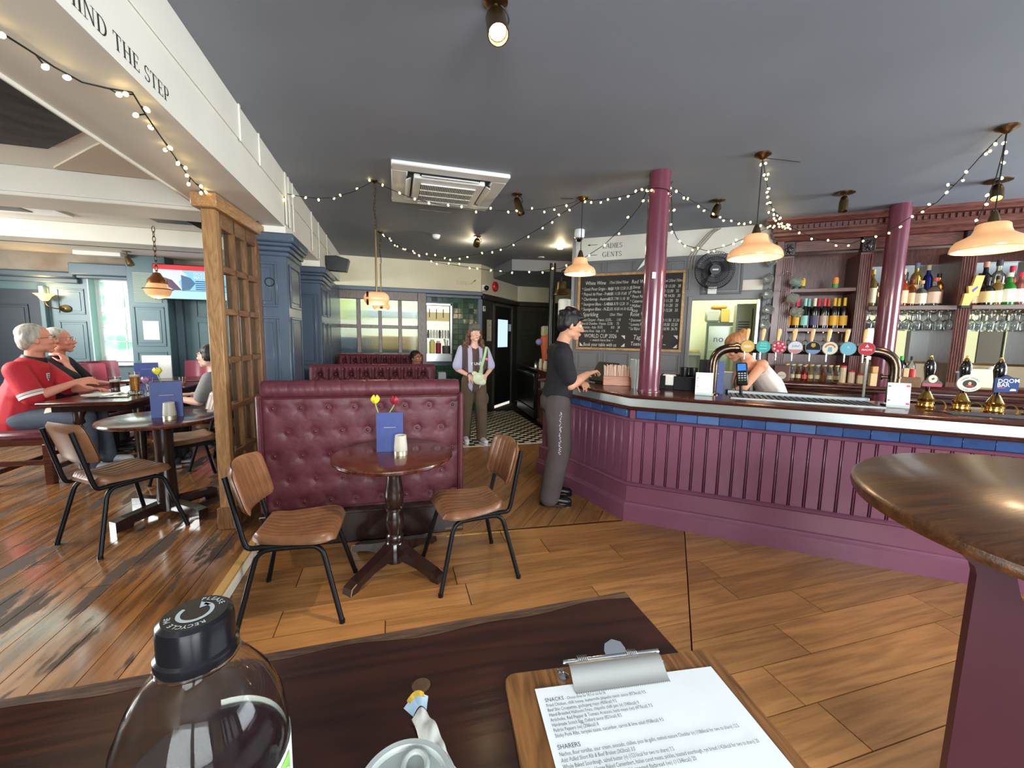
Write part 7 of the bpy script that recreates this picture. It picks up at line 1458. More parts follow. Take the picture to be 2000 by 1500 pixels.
for k, (s_, w, sh) in enumerate((('Nachos, flour tortillas, sour cream, avocado, chillies, pico de gallo, melted mature Cheddar (v) (1086kcal for two to share) 12.5', .180, 0), ('Add: Pulled Short Rib & Beef Brisket (262kcal) 3.5', .070, .2), ('Whole Baked Sourdough, salted butter (v) (1531kcal for two to share) 7.5', .105, 0), ('Charcuterie & Hot Honey Baked Camembert, Italian cured meats, pickles, toasted sourdough, rye bread (1426kcal for two to share) 20', .188, 0), ('Mezze Board, hummus, olives, falafel, toasted flatbread (ve) (1134kcal) 20', .12, 0))): ln(s_, .035, -.0985 - k * .0055, .0051, w, sh)
q.build('print', lab((64, 66, 70)), pp, smooth=0)
# lidded glass pot and torn sachet
po = thing('lidded_pot', 'clear lidded plastic pot at the front table edge', 'pot', (0.003, 0.276, 1.121))
MB().lathe([(0, 0), (.028, 0), (.033, .04), (.034, .044)], 36).build('pot_body', mat('frosty_plastic', (226, 230, 226), .15, trans=.8, ior=1.2), po)
MB().lathe([(.0345, .040), (.0365, .043), (.037, .047), (.035, .050), (.031, .0495), (.029, .046), (.0, .0455)], 48).build('lid', mat('lid_plastic', (206, 212, 208), .12, trans=.55, ior=1.25), po)
MB().tube([Vector((.008 + .009 * math.cos(a * PI / 8), .013 + .011 * math.sin(a * PI / 8), .0485)) for a in range(16)], .0022, 8, True).tube([(-.028, -.002, .047), (.0, .0, .048), (.006, .006, .048)], .0018, 6).build('lid_loop', mat('lid_plastic', (206, 212, 208), .12, trans=.55, ior=1.25), po)
sa = thing('paper_sachet', 'torn white paper sachet with a gold foil mouth beside the pot', 'sachet', (0.031, 0.34, 1.121), math.radians(108))
MB().grid(lambda u, v: (-.035 + .075 * u, (v - .5) * (.016 - .003 * math.sin(u * 7)), .004 + .007 * math.sin(PI * v) * (1 - .3 * u) + .002 * math.sin(u * 19 + v * 5)), 20, 8).grid(lambda u, v: (-.035 + .075 * u, (v - .5) * .016, .002), 10, 2).build('paper_body', mat('sachet_paper', (206, 204, 196), .6), sa, norm=False, smooth=180)
MB().grid(lambda u, v: (.038 + .010 * u, (v - .5) * (.014 + .012 * u), .006 + .008 * math.sin(PI * v) + .004 * u), 4, 8).build('foil_mouth', mat('blue_foil', (170, 196, 216), .3, .5), sa, norm=False, smooth=180)
MB().grid(lambda u, v: (.046 + .004 * u, (v - .5) * .018, .012 + .006 * math.sin(PI * v) + .003 * u), 3, 6).build('foil_inside', mat('gold_foil', (226, 186, 70), .25, .8), sa, norm=False, smooth=180)
# ---------------------------------------------------------------- people
def rm(o, vox, it=4):
    a = o.modifiers.new('remesh', 'REMESH'); a.mode = 'VOXEL'; a.voxel_size = vox; a.use_smooth_shade = True
    b = o.modifiers.new('smooth', 'SMOOTH'); b.factor = .5; b.iterations = it; return o
def skin_mat(n, c): return mat('skin_%s' % n, c, .48, var=.06, scale=14, spec=.35)
def hair_mat(n, c): return mat('hair_%s' % n, c, .5, var=.35, scale=40, stretch=(1, 1, .12), bump=.5)
def rot_to(fwd, up=(0, 0, 1)):
    f = Vector(fwd).normalized(); r = f.cross(Vector(up)).normalized(); u = r.cross(f)
    return Matrix(((r.x, f.x, u.x), (r.y, f.y, u.y), (r.z, f.z, u.z)))
def head_prims(mb, c, R, s, fem=False):
    """Face looks along local +y of R; c is the point between the eyes' depth and the skull centre."""
    P = lambda x, y, z: Vector(c) + R @ Vector((x * s, y * s, z * s))
    def E(x, y, z, a, b, d, RR=None): mb.ball(P(x, y, z), (a * s, b * s, d * s), 14, 10, R @ RR if RR else R)
    E(0, -.012, .038, .074, .094, .082); E(0, .012, -.02, .066, .078, .075); E(0, .032, -.062, .05, .056, .048); E(0, .062, -.098, .026, .026, .022)
    E(.042, -.0, -.07, .022, .042, .03); E(-.042, 0, -.07, .022, .042, .03)
    for sx in (-1, 1):
        E(sx * .036, .066, -.028, .024, .022, .022); E(sx * .03, .083, .026, .028, .012, .009)
        E(sx * .073, -.006, -.008, .009, .019, .031, Matrix.Rotation(sx * -.3, 3, 'Z')); E(sx * .011, .098, -.034, .010, .012, .009)
    mb.cap(P(0, .086, .012), P(0, .112, -.028), .009 * s, .0125 * s, 10); E(0, .109, -.032, .012, .012, .010)
    E(0, .090, -.060, .024, .012, .0065); E(0, .088, -.071, .021, .012, .0075)
    return P
def hand_prims(mb, wr, d, n, side, curl=.5, s=1.0, spread=.12):
    """wr wrist, d pointing direction, n palm-facing direction, side +1/-1 puts the thumb at +/- d x n."""
    d = Vector(d).normalized(); n = (Vector(n) - d * Vector(n).dot(d)).normalized(); x = d.cross(n) * side; wr = Vector(wr)
    for k in (-1, 0, 1): mb.cap(wr + x * k * .014 * s, wr + d * .085 * s + x * k * .026 * s, .0165 * s, .0135 * s, 10)
    for k, (L, r) in enumerate(((.068, .0088), (.078, .0092), (.072, .0088), (.056, .0078))):
        off = (.032 - .0215 * k) * s; p = wr + d * (.088 - .004 * abs(k - 1)) * s + x * off; dd = (d + x * spread * (1 - k * .67)).normalized(); a = .0
        for f, seg in enumerate((.44, .31, .25)):
            a += curl * (.55 if f == 0 else .75) + .03 * k; v = dd * math.cos(a) + n * math.sin(a); q = p + v * L * seg * s
            mb.cap(p, q, (r - .0008 * f) * s, (r - .0008 * (f + 1)) * s, 9); p = q
    p = wr + d * .022 * s + x * .022 * s; v = (d * .62 + x * .7 + n * .35).normalized(); q = p + v * .045 * s; mb.cap(p, q, .0145 * s, .0115 * s, 9); v2 = (d * .8 + x * .25 + n * .5).normalized(); m = q + v2 * .032 * s; mb.cap(q, m, .011 * s, .0095 * s, 9); v3 = (d * .75 + n * .65).normalized(); mb.cap(m, m + v3 * .026 * s, .0095 * s, .0075 * s, 9)
def person(label, base, rz, J, sk, hs=1.0, look=(0, 1, 0), lookup=(0, 0, 1), tor=None, bare_legs=False, arms=True, fem=False, vox=.0075, group=None):
    """J holds joints in the person's own frame (x right, y forward). Returns the root and a point-mapper for the head."""
    root = thing('person', label, 'person', base, rz)
    g = lambda k: Vector(J[k]); mb = MB(); R = rot_to(look, lookup)
    P = head_prims(mb, J['head'], R, hs, fem)
    mb.cap(g('neck'), P(0, -.018, -.06), .058 * (hs if not fem else .86), .053 * (hs if not fem else .88), 14); mb.cap(g('neck') - Vector((0, 0, .06)), g('neck'), .075, .058, 12)
    W = tor or (.115, .10, .165); b = g('belly') if 'belly' in J else (g('pelvis') + g('chest')) / 2
    mb.cap(g('pelvis'), b, .10, .10, 12, (.8, 1.2), J.get('face', (0, 1, 0))); mb.cap(b, g('chest'), .10, .11, 12, (.8, 1.25), J.get('face', (0, 1, 0)))
    for S in 'lr':
        mb.cap(g('chest'), g('sh' + S), .07, .052, 12)
        mb.cap(g('sh' + S), g('el' + S), .049 * J.get('armw', 1), .040 * J.get('armw', 1), 12); mb.cap(g('el' + S), g('el' + S) + (g('wr' + S) - g('el' + S)) * .4, .041 * J.get('armw', 1), .041 * J.get('armw', 1), 12); mb.cap(g('el' + S) + (g('wr' + S) - g('el' + S)) * .35, g('wr' + S), .041 * J.get('armw', 1), .026 * J.get('armw', 1), 12)
        hd = J.get('hand' + S)
        if hd: hand_prims(mb, J['wr' + S], hd[0], hd[1], hd[2], hd[3], J.get('hsz', 1) * 1.02)
        if 'knee' + S in J:
            mb.cap(g('hip' + S), g('knee' + S), .072, .05, 12); mb.cap(g('knee' + S), g('ank' + S), .05, .034, 12)
            mb.cap(g('ank' + S), g('toe' + S), .034, .03, 10)
    rm(mb.build('body', sk, root, norm=False), vox, 3)
    for sx in (-1, 1):
        e = MB().ball(P(sx * .031, .076, .006), .0135 * hs, 12, 8).build('eye', lab((232, 226, 216)), root); i = MB().ball(P(sx * .031, .0835, .006), .0072 * hs, 10, 6).build('iris', lab((60, 42, 30)), e)
        MB().cap(P(sx * .018, .094, .029), P(sx * .048, .082, .031), .0042 * hs, .003 * hs, 8).build('eyebrow', J.get('browm', lab((50, 36, 28))), root)
    MB().cap(P(-.014, .1, -.066), P(.014, .1, -.066), .0032 * hs, .0032 * hs, 8).build('lips', mat('lips', (150, 78, 72), .45), root)
    return root, P, R
def cloth(root, name, m, prims, vox=.011, it=5):
    mb = MB()
    for p in prims:
        if p[0] == 'c': mb.cap(p[1], p[2], p[3], p[4], 14, p[5] if len(p) > 5 else None, p[6] if len(p) > 6 else None)
        else: mb.ball(p[1], p[2], 16, 10, p[3] if len(p) > 3 else None)
    return rm(mb.build(name, m, root, norm=False), vox, it)
def V(*a): return Vector(a)
def lerp(a, b, t): return Vector(a) + (Vector(b) - Vector(a)) * t
def shoe(root, ank, toe, m, sole=None, name='shoe'):
    a, t = Vector(ank), Vector(toe); z0 = t.z
    o = rm(MB().cap(V(a.x, a.y, z0 + .035) - (t - a).normalized() * .05, V(t.x, t.y, z0 + .03), .042, .038, 14, (.9, 1.0)).cap(V(a.x, a.y, z0 + .05), V(a.x, a.y, z0 + .09), .046, .046, 14).build(name, m, root, norm=False), .009, 4)
    d = (t - a); d.z = 0; d.normalize(); x = Vector((-d.y, d.x, 0)); p0 = V(a.x, a.y, 0) - d * .09; L = (V(t.x, t.y, 0) - V(a.x, a.y, 0)).length + .125; poly = [(math.cos(k * PI / 10) * 0, 0) for k in range(0)]
    mb = MB(Matrix(((d.x, x.x, 0, p0.x), (d.y, x.y, 0, p0.y), (0, 0, 1, z0 - .012), (0, 0, 0, 1)))); mb.prism([(L * .5 + L * .5 * math.cos(k * PI / 12), .047 * math.sin(k * PI / 12) * (1 if abs(math.cos(k * PI / 12)) < .9 else .9)) for k in range(24)], 0, .022)
    mb.build('sole', sole or M_BLKPL, o); return o
def to_local(p, base, rz): return Matrix.Rotation(-rz, 3, 'Z') @ (Vector(p) - Vector(base))
# --- man in black at the bar
bz = (1.40, 3.42, 0); rz = math.radians(-10 - 90); T = lambda p: to_local(p, bz, rz)
J = dict(pelvis=(0, 0, .95), belly=(0, .03, 1.12), chest=(0, .035, 1.30), neck=(0, .045, 1.45), head=(0, .115, 1.612), shl=(-.19, .02, 1.37), shr=(.19, .0, 1.365), elr=T((1.47, 3.27, 1.09)), wrr=T((1.70, 3.40, 1.175)), ell=T((1.60, 3.66, 1.10)), wrl=T((1.66, 3.50, 1.09)),
         hipl=(-.09, 0, .92), hipr=(.09, 0, .92), kneel=(-.10, .10, .5), kneer=(.12, .02, .5), ankl=(-.08, .0, .085), ankr=(.14, -.06, .085), toel=(-.06, .16, .022), toer=(.17, .10, .022), browm=lab((24, 20, 20)), armw=1.12, hsz=1.05)
J['handr'] = (T((1.80, 3.44, 1.20)) - T((1.70, 3.40, 1.175)), (0, .3, -1), 1, .75); J['handl'] = (T((1.69, 3.36, 1.07)) - T((1.66, 3.50, 1.09)), (0, .2, -1), -1, 1.0)
pm, P, R_ = person('dark haired man in a black tee leaning at the bar counter', bz, rz, J, skin_mat('tan', (206, 150, 120)), 1.06, (.08, 1, -.16), vox=.007)
M_TEE = mat('black_tee', (24, 22, 28), .85, var=.12, scale=10, bump=.15)
F_ = (0, 1, 0)
cloth(pm, 'tee_shirt', M_TEE, [('c', (0, .0, .93), (0, .04, 1.15), .158, .15, (.86, 1.12), F_), ('c', (0, .035, 1.12), (0, .03, 1.33), .145, .135, (.85, 1.3), F_), ('c', J['shl'], J['shr'], .078, .078), ('c', (0, .03, 1.37), (0, .04, 1.43), .1, .07), ('c', J['shr'], lerp(J['shr'], J['elr'], .72), .082, .082), ('c', J['shl'], lerp(J['shl'], J['ell'], .72), .08, .08)])
M_TRS = mat('brown_grey_trousers', (78, 68, 66), .85, var=.15, scale=7, bump=.2)
cloth(pm, 'trousers', M_TRS, [('b', (0, -.005, .93), (.165, .14, .13)), ('c', J['hipl'], J['kneel'], .115, .098), ('c', J['kneel'], lerp(J['ankl'], (-.08, 0, .1), .2), .098, .09), ('c', J['hipr'], J['kneer'], .118, .1), ('c', J['kneer'], lerp(J['ankr'], (.14, -.06, .1), .2), .1, .092)], .012, 6)
q = MB()
r_ = random.Random(5)
for k in range(44): z = .86 - k * .0085; y = r_.uniform(-.012, .006); q.box(.222, .226, y, y + r_.uniform(.004, .012), z, z + .006)
st = q.build('side_print', lab((196, 200, 210)), pm, smooth=0); sw = st.modifiers.new('wrap', 'SHRINKWRAP'); sw.target = [c for c in pm.children if c.name.startswith('trousers')][0]; sw.offset = .003
for S in 'lr': shoe(pm, J['ank' + S], J['toe' + S], mat('black_shoe', (16, 16, 18), .35))
def short_hair(root, P, R, hs, m, fr=.055, top=.06, side=-.02, back=-.06, puff=1.0):
    mb = MB(); E = lambda x, y, z, a, b, c: mb.ball(P(x, y, z), (a * hs, b * hs, c * hs), 14, 10, R)
    E(0, -.022, .052, .083 * puff, .098 * puff, .082 * puff); E(0, -.06, .0, .07, .055, .075)
    for s in (-1, 1): E(s * .062, -.03, .015, .022, .055, .05)
    return mb, E
mb, E = short_hair(pm, P, R_, 1.06, None, puff=1.03)
r_ = random.Random(4)
for k in range(34): a = r_.uniform(0, 2 * PI); t_ = r_.uniform(.1, 1.2); E(.075 * math.sin(t_) * math.cos(a), -.02 + .09 * math.sin(t_) * math.sin(a), .055 + .085 * math.cos(t_), .022, .024, .018)
for x in (-.045, -.02, .01, .035): E(x, .072, .075, .022, .03, .022)
E(.066, .025, .03, .012, .02, .04); E(-.066, .025, .03, .012, .02, .04)
rm(mb.build('hair', hair_mat('black', (20, 17, 18)), pm, norm=False), .008, 2)
# --- girl walking on the chequered floor
bz = (1.07, 5.66, 0); rz = math.radians(180 + 6); J = dict(pelvis=(0, 0, .90), belly=(0, .01, 1.06), chest=(0, .0, 1.22), neck=(0, .0, 1.375), head=(0, .035, 1.545), shl=(-.165, -.01, 1.30), shr=(.165, -.01, 1.315), ell=(-.245, -.0, 1.04), elr=(.235, -.02, 1.04), wrl=(-.12, .17, .965), wrr=(.105, .15, .965),
         hipl=(-.08, 0, .88), hipr=(.08, 0, .88), kneel=(-.095, .06, .48), kneer=(.10, -.02, .48), ankl=(-.09, .10, .085), ankr=(.11, -.05, .09), toel=(-.10, .26, .02), toer=(.13, .12, .02), armw=.84, hsz=.9)
J['handl'] = ((.08, .06, -.03), (.3, -.6, -.6), 1, .6); J['handr'] = ((-.05, .07, -.06), (-.3, -.6, -.5), -1, .6)
pg, P, R_ = person('girl in a cap and striped shirt walking on the chequered tiles', bz, rz, J, skin_mat('fair', (222, 172, 150)), .98, (0, 1, .03), fem=True, vox=.007)
ms = bpy.data.materials.new('striped_shirt'); ms.use_nodes = True; nt = ms.node_tree; b_ = nt.nodes['Principled BSDF']; b_.inputs['Roughness'].default_value = .85; N = nt.nodes.new; L = nt.links.new
tc = N('ShaderNodeTexCoord'); sx = N('ShaderNodeSeparateXYZ'); ab = N('ShaderNodeMath'); ab.operation = 'ABSOLUTE'; L(tc.outputs['Object'], sx.inputs[0]); L(sx.outputs[0], ab.inputs[0])
rp = N('ShaderNodeValToRGB'); rp.color_ramp.interpolation = 'CONSTANT'; e = rp.color_ramp.elements; e[0].position = 0; e[0].color = lin((84, 64, 60)); e[1].position = .05 / .4; e[1].color = lin((176, 170, 190))
for p_, c_ in ((.105 / .4, (84, 64, 60)), (.185 / .4, (176, 172, 196))): k = e.new(p_); k.color = lin(c_)
mu = N('ShaderNodeMath'); mu.operation = 'MULTIPLY'; mu.inputs[1].default_value = 2.5; L(ab.outputs[0], mu.inputs[0]); L(mu.outputs[0], rp.inputs[0]); L(rp.outputs[0], b_.inputs['Base Color'])
shirt = cloth(pg, 'football_shirt', ms, [('c', (0, 0, .83), (0, .01, 1.06), .145, .13, (.85, 1.15), F_), ('c', (0, 0, 1.04), (0, 0, 1.25), .125, .115, (.85, 1.3), F_), ('c', J['shl'], J['shr'], .066, .066), ('c', (0, 0, 1.28), (0, 0, 1.345), .09, .06), ('c', J['shl'], lerp(J['shl'], J['ell'], .8), .068, .082), ('c', J['shr'], lerp(J['shr'], J['elr'], .8), .068, .082)])
q = MB(); put_text(q, 'Y UNITE', frame_M((.075, .2, 1.105), (-1, 0, 0), (0, 0, 1)), .052, weight=.02); tx = q.build('shirt_lettering', lab((236, 234, 230)), pg, smooth=0); w = tx.modifiers.new('wrap', 'SHRINKWRAP'); w.target = shirt; w.wrap_method = 'PROJECT'; w.use_project_y = True; w.use_project_x = False; w.use_project_z = False; w.use_negative_direction = True; w.use_positive_direction = False; w.offset = .003
tx.data.polygons.foreach_set('use_smooth', [True] * len(tx.data.polygons))
cloth(pg, 'cargo_trousers', mat('olive_brown', (88, 72, 56), .9, var=.18, scale=6, bump=.2), [('b', (0, 0, .88), (.15, .125, .11)), ('c', J['hipl'], J['kneel'], .1, .085), ('c', J['kneel'], J['ankl'], .085, .075), ('c', J['hipr'], J['kneer'], .1, .088), ('c', J['kneer'], J['ankr'], .088, .078), ('b', (.185, -.0, .62), (.03, .06, .08)), ('b', (-.18, .03, .62), (.03, .06, .08))], .011, 6)
for S in 'lr': shoe(pg, J['ank' + S], J['toe' + S], mat('pale_trainer', (206, 198, 210), .6), lab((222, 218, 214)))
mb = MB(); E = lambda x, y, z, a, b, c: mb.ball(P(x, y, z), (a, b, c), 12, 8, R_)
E(0, -.03, .04, .084, .095, .085)
r_ = random.Random(8)
for s in (-1, 1):
    for k in range(30): t_ = k / 29; E(s * (.072 + .05 * t_ + r_.uniform(-.012, .016) * (1 + t_)), -.02 - .02 * t_ + r_.uniform(-.03, .025), .03 - .25 * t_, .026, .028, .03)
E(0, -.06, -.06, .085, .045, .12)
rm(mb.build('hair', hair_mat('auburn', (96, 62, 46)), pg, norm=False), .008, 2)
mb = MB(); mb.ball(P(0, -.012, .062), (.09, .104, .075), 18, 10, R_); mb.cap(P(-.035, .1, .052), P(.035, .1, .052), .03, .03, 12, (.25, 1.6), (0, 0, 1)); mb.cap(P(-.03, .13, .045), P(.03, .13, .045), .022, .022, 12, (.25, 1.5), (0, 0, 1)); rm(mb.build('cap', mat('grey_cap', (96, 90, 84), .85, bump=.2, scale=60), pg, norm=False), .007, 2)
MB().tube([Vector((.105 + .03 * math.cos(a * PI / 8), .15 + .015 * math.sin(a * PI / 8), .975 + .028 * math.sin(a * PI / 8))) for a in range(16)], .006, 6, True).build('wristband', M_BLKPL, pg)
bag = tag(MB(Matrix.Translation((1.07, 5.66, 0)) @ Matrix.Rotation(rz, 4, 'Z')).ball((.0, .23, .93), (.085, .045, .085), 16, 10).ball((.06, .225, 1.0), (.04, .035, .035), 10, 8).ball((-.045, .24, .885), (.06, .045, .05), 12, 8).cyl((-.025, .283, .945), (-.025, .27, .945), .028, n=18).build('shoulder_bag', mat('pale_green_plush', (206, 214, 178), .9, var=.06, scale=30)), 'pale green shoulder bag held by the girl in the cap', 'bag')
rm(bag, .009, 3)
MB(Matrix.Translation((1.07, 5.66, 0)) @ Matrix.Rotation(rz, 4, 'Z')).grid(lambda u, v: ((-.125 + .10 * v + .0) + (u - .5) * .035, .105 + .085 * math.sin(PI * min(1, v * .6 + .25)) , 1.36 - .40 * v), 2, 14).build('strap', lab((160, 204, 130)), bag, norm=False)
q = tag(MB(Matrix.Translation((1.07, 5.66, 0)) @ Matrix.Rotation(rz, 4, 'Z')).ball((-.135, .165, 1.19), (.026, .012, .02), 10, 6).build('pink_badge', lab((230, 110, 140))), 'pink pin badge on the bag strap of the girl', 'badge')
# --- woman seated in the far booth
bz = (.30, 6.62, 0); rz = math.radians(180 + 32); J = dict(pelvis=(0, .02, .52), belly=(0, .02, .68), chest=(0, .02, .82), neck=(0, .02, .97), head=(0, .05, 1.14), shl=(-.16, .02, .90), shr=(.16, .02, .90), ell=(-.2, .06, .66), elr=(.2, .06, .66), wrl=(-.12, .25, .60), wrr=(.12, .25, .60), armw=.85, browm=lab((30, 22, 20)), handl=((.02, .1, 0), (0, 0, -1), 1, .4), handr=((-.02, .1, 0), (0, 0, -1), -1, .4))
pw, P, R_ = person('woman with tied back dark hair seated in the far booth', bz, rz, J, skin_mat('brown', (172, 116, 92)), .98, (-.1, 1, -.02), fem=True)
cloth(pw, 'top', lab((216, 206, 190)), [('c', (0, .02, .55), (0, .02, .75), .13, .12, (.85, 1.2), F_), ('c', (0, .02, .72), (0, .02, .85), .12, .11, (.85, 1.3), F_), ('c', J['shl'], J['shr'], .062, .062), ('c', J['shl'], lerp(J['shl'], J['ell'], .6), .06, .062), ('c', J['shr'], lerp(J['shr'], J['elr'], .6), .06, .062)])
mb, E = short_hair(pw, P, R_, .98, None, puff=.99); E(0, -.115, .02, .045, .045, .045); rm(mb.build('hair', hair_mat('darkbrown', (34, 26, 24)), pw, norm=False), .008, 3)
# --- man in red
bz = (-3.40, 4.92, .1); rz = math.radians(-78); J = dict(pelvis=(0, .0, .56), belly=(0, .06, .76), chest=(0, .12, .96), neck=(0, .14, 1.12), head=(.02, .175, 1.30), shl=(-.2, .08, 1.03), shr=(.21, .10, 1.02), elr=(.235, .20, .775), wrr=(.17, .47, .90), ell=(-.24, .28, .80), wrl=(-.1, .48, .80), hipl=(-.1, .05, .56), hipr=(.12, .05, .56), kneel=(-.12, .50, .55), kneer=(.17, .50, .56), ankl=(-.12, .55, .09), ankr=(.15, .50, .09), toel=(-.12, .72, .02), toer=(.16, .67, .02), armw=1.05, hsz=1.05, browm=lab((190, 180, 170)))
J['handr'] = ((-.01, .1, .015), (-.6, 0, -.5), -1, .55); J['handl'] = ((.04, .1, 0), (.2, 0, -1), 1, .5)
pr, P, R_ = person('grey haired man in a red football shirt seated on the bench', bz, rz, J, skin_mat('ruddy', (208, 140, 116)), 1.16, (-.48, 1, .10), vox=.0075)
M_RED = mat('red_shirt', (178, 28, 42), .7, var=.1, scale=6, bump=.15)
rs = cloth(pr, 'football_shirt', M_RED, [('c', (0, .01, .54), (0, .07, .78), .2, .19, (.95, 1.08), F_), ('c', (0, .07, .78), (0, .11, 1.0), .18, .15, (.9, 1.22), F_), ('c', J['shl'], J['shr'], .085, .085), ('c', (0, .11, 1.0), (0, .13, 1.09), .12, .09), ('c', J['shr'], lerp(J['shr'], J['elr'], .95), .088, .088), ('c', J['shl'], lerp(J['shl'], J['ell'], .9), .088, .088)])
MB().lathe([(.095, -.025), (.09, .0), (.082, .022), (.074, .018), (.082, -.02)], 24, J['neck'], Matrix.Rotation(-.25, 3, 'X')).build('collar', lab((22, 20, 24)), pr)
a, c = Vector(J['shr']), Vector(J['elr']); d = (c - a).normalized(); Rd = d.to_track_quat('Z', 'Y').to_matrix()
for k, (t0, col) in enumerate(((.80, (196, 190, 184)), (.90, (226, 222, 216)))): MB().lathe([(.0905, 0), (.092, .012), (.0905, .022)], 24, a + (c - a) * t0, Rd, cap0=False, cap1=False).build('cuff_band', lab(col), pr, norm=False)
q = MB(frame_M((.115, .33, .955), (1, 0, 0), (0, .25, 1)) @ Matrix.Rotation(PI, 4, 'Y') if 0 else frame_M((.06, .3, .935), (-1, .0, 0), (0, -.12, 1)))
q.prism([(-.028, .045), (.028, .045), (.028, 0), (.0, -.032), (-.028, 0)], 0, .001); cr = q.build('crest', lab((226, 224, 220)), pr, smooth=0)
q = MB(frame_M((.06, .3012, .935), (-1, .0, 0), (0, -.12, 1)))
for y in (.026, .006, -.012): q.prism([(-.02 + .004 * (y < 0), y), (.0, y - .004), (.02, y), (.018, y + .01), (.004, y + .007), (-.016, y + .012)], .001, .0016)
cq = q.build('crest_lions', lab((60, 66, 84)), cr, smooth=0)
for o_ in (cr, cq): w = o_.modifiers.new('wrap', 'SHRINKWRAP'); w.target = rs; w.offset = .004 if o_ is cr else .006
cloth(pr, 'jeans', mat('grey_jeans', (84, 92, 104), .85, var=.15, scale=12, bump=.15), [('b', (0, .0, .575), (.2, .19, .125)), ('c', J['hipl'], J['kneel'], .105, .085), ('c', J['kneel'], J['ankl'], .085, .075), ('c', J['hipr'], J['kneer'], .108, .088), ('c', J['kneer'], J['ankr'], .086, .075)], .012, 5)
for S in 'lr': shoe(pr, J['ank' + S], J['toe' + S], lab((206, 206, 210)), lab((226, 226, 226)))
M_GREYH = hair_mat('grey', (168, 160, 148))
mb, E = short_hair(pr, P, R_, 1.16, None, puff=.94); E(0, -.07, -.035, .055, .04, .05); rm(mb.build('hair', M_GREYH, pr, norm=False), .009, 3)
def specs(root, P, m):
    q = MB()
    for s in (-1, 1): q.tube([P(s * .032 + .021 * math.cos(a * PI / 8), .108 - .006 * abs(math.cos(a * PI / 8)), .004 + .016 * math.sin(a * PI / 8)) for a in range(16)], .0018, 5, True); q.tube([P(s * .053, .104, .008), P(s * .078, .04, .008), P(s * .08, -.012, .004)], .002, 5)
    q.tube([P(-.011, .112, .008), P(.011, .112, .008)], .0018, 5); q.build('spectacles', m, root)
specs(pr, P, M_ABRASS)
tag(MB(Matrix.Translation((-2.93, 4.69, .785)) @ Matrix.Rotation(.3, 4, 'Z') @ Matrix.Rotation(-.06, 4, 'Y')).grid(lambda u, v: ((u - .5) * .2, (v - .5) * .16, .008 * math.sin(u * 4 + v * 3) - .03 * (2 * v - 1) ** 2), 10, 10).build('lap_napkin', lab((222, 208, 186)), norm=False, smooth=180), 'cream paper napkin on the lap of the man in red', 'napkin')
# --- man in black shirt on the same bench
bz = (-3.60, 5.66, .1); rz = math.radians(-82); J = dict(pelvis=(0, .0, .56), belly=(0, .03, .76), chest=(0, .05, .95), neck=(0, .06, 1.10), head=(.0, .09, 1.275), shl=(-.2, .03, 1.02), shr=(.2, .05, 1.01), elr=(.24, .31, .84), wrr=(.16, .20, 1.02), ell=(-.24, .2, .78), wrl=(-.1, .42, .78), hipl=(-.1, .05, .56), hipr=(.11, .05, .56), kneel=(-.12, .48, .55), kneer=(.14, .48, .55), ankl=(-.12, .5, .09), ankr=(.14, .5, .09), toel=(-.12, .68, .02), toer=(.14, .68, .02), hsz=1.0, browm=lab((170, 160, 150)))
J['handr'] = ((-.03, -.03, .09), (-.4, -.8, 0), 1, .5); J['handl'] = ((.04, .1, 0), (.2, 0, -1), 1, .5)
pk, P, R_ = person('grey haired man with glasses and a black shirt, hand at chin', bz, rz, J, skin_mat('pink', (220, 150, 132)), 1.12, (-.12, 1, .06), vox=.0075)
cloth(pk, 'shirt', mat('black_shirt', (22, 22, 28), .8, var=.12, scale=8, bump=.15), [('c', (0, .0, .54), (0, .04, .78), .18, .17, (.95, 1.08), F_), ('c', (0, .04, .78), (0, .05, .98), .165, .14, (.9, 1.22), F_), ('c', J['shl'], J['shr'], .08, .08), ('c', (0, .05, .98), (0, .06, 1.06), .11, .085), ('c', J['shr'], lerp(J['shr'], J['elr'], .8), .08, .078), ('c', J['shl'], lerp(J['shl'], J['ell'], .8), .08, .078)])
MB().box(.02, .12, .14, .2, .78, 1.0, .02).build('navy_front', lab((40, 52, 90)), pk).modifiers.new('wrap', 'SHRINKWRAP').target = [c for c in pk.children if c.name.startswith('shirt')][0]
cloth(pk, 'trousers', lab((40, 42, 50)), [('b', (0, .0, .575), (.19, .18, .12)), ('c', J['hipl'], J['kneel'], .1, .082), ('c', J['kneel'], J['ankl'], .082, .07), ('c', J['hipr'], J['kneer'], .1, .082), ('c', J['kneer'], J['ankr'], .082, .07)], .012, 5)
for S in 'lr': shoe(pk, J['ank' + S], J['toe' + S], lab((30, 30, 34)))
mb, E = short_hair(pk, P, R_, 1.12, None, puff=.945); E(0, -.07, -.03, .055, .04, .05); rm(mb.build('hair', hair_mat('silver', (186, 182, 176)), pk, norm=False), .009, 3)
specs(pk, P, M_CHROME)
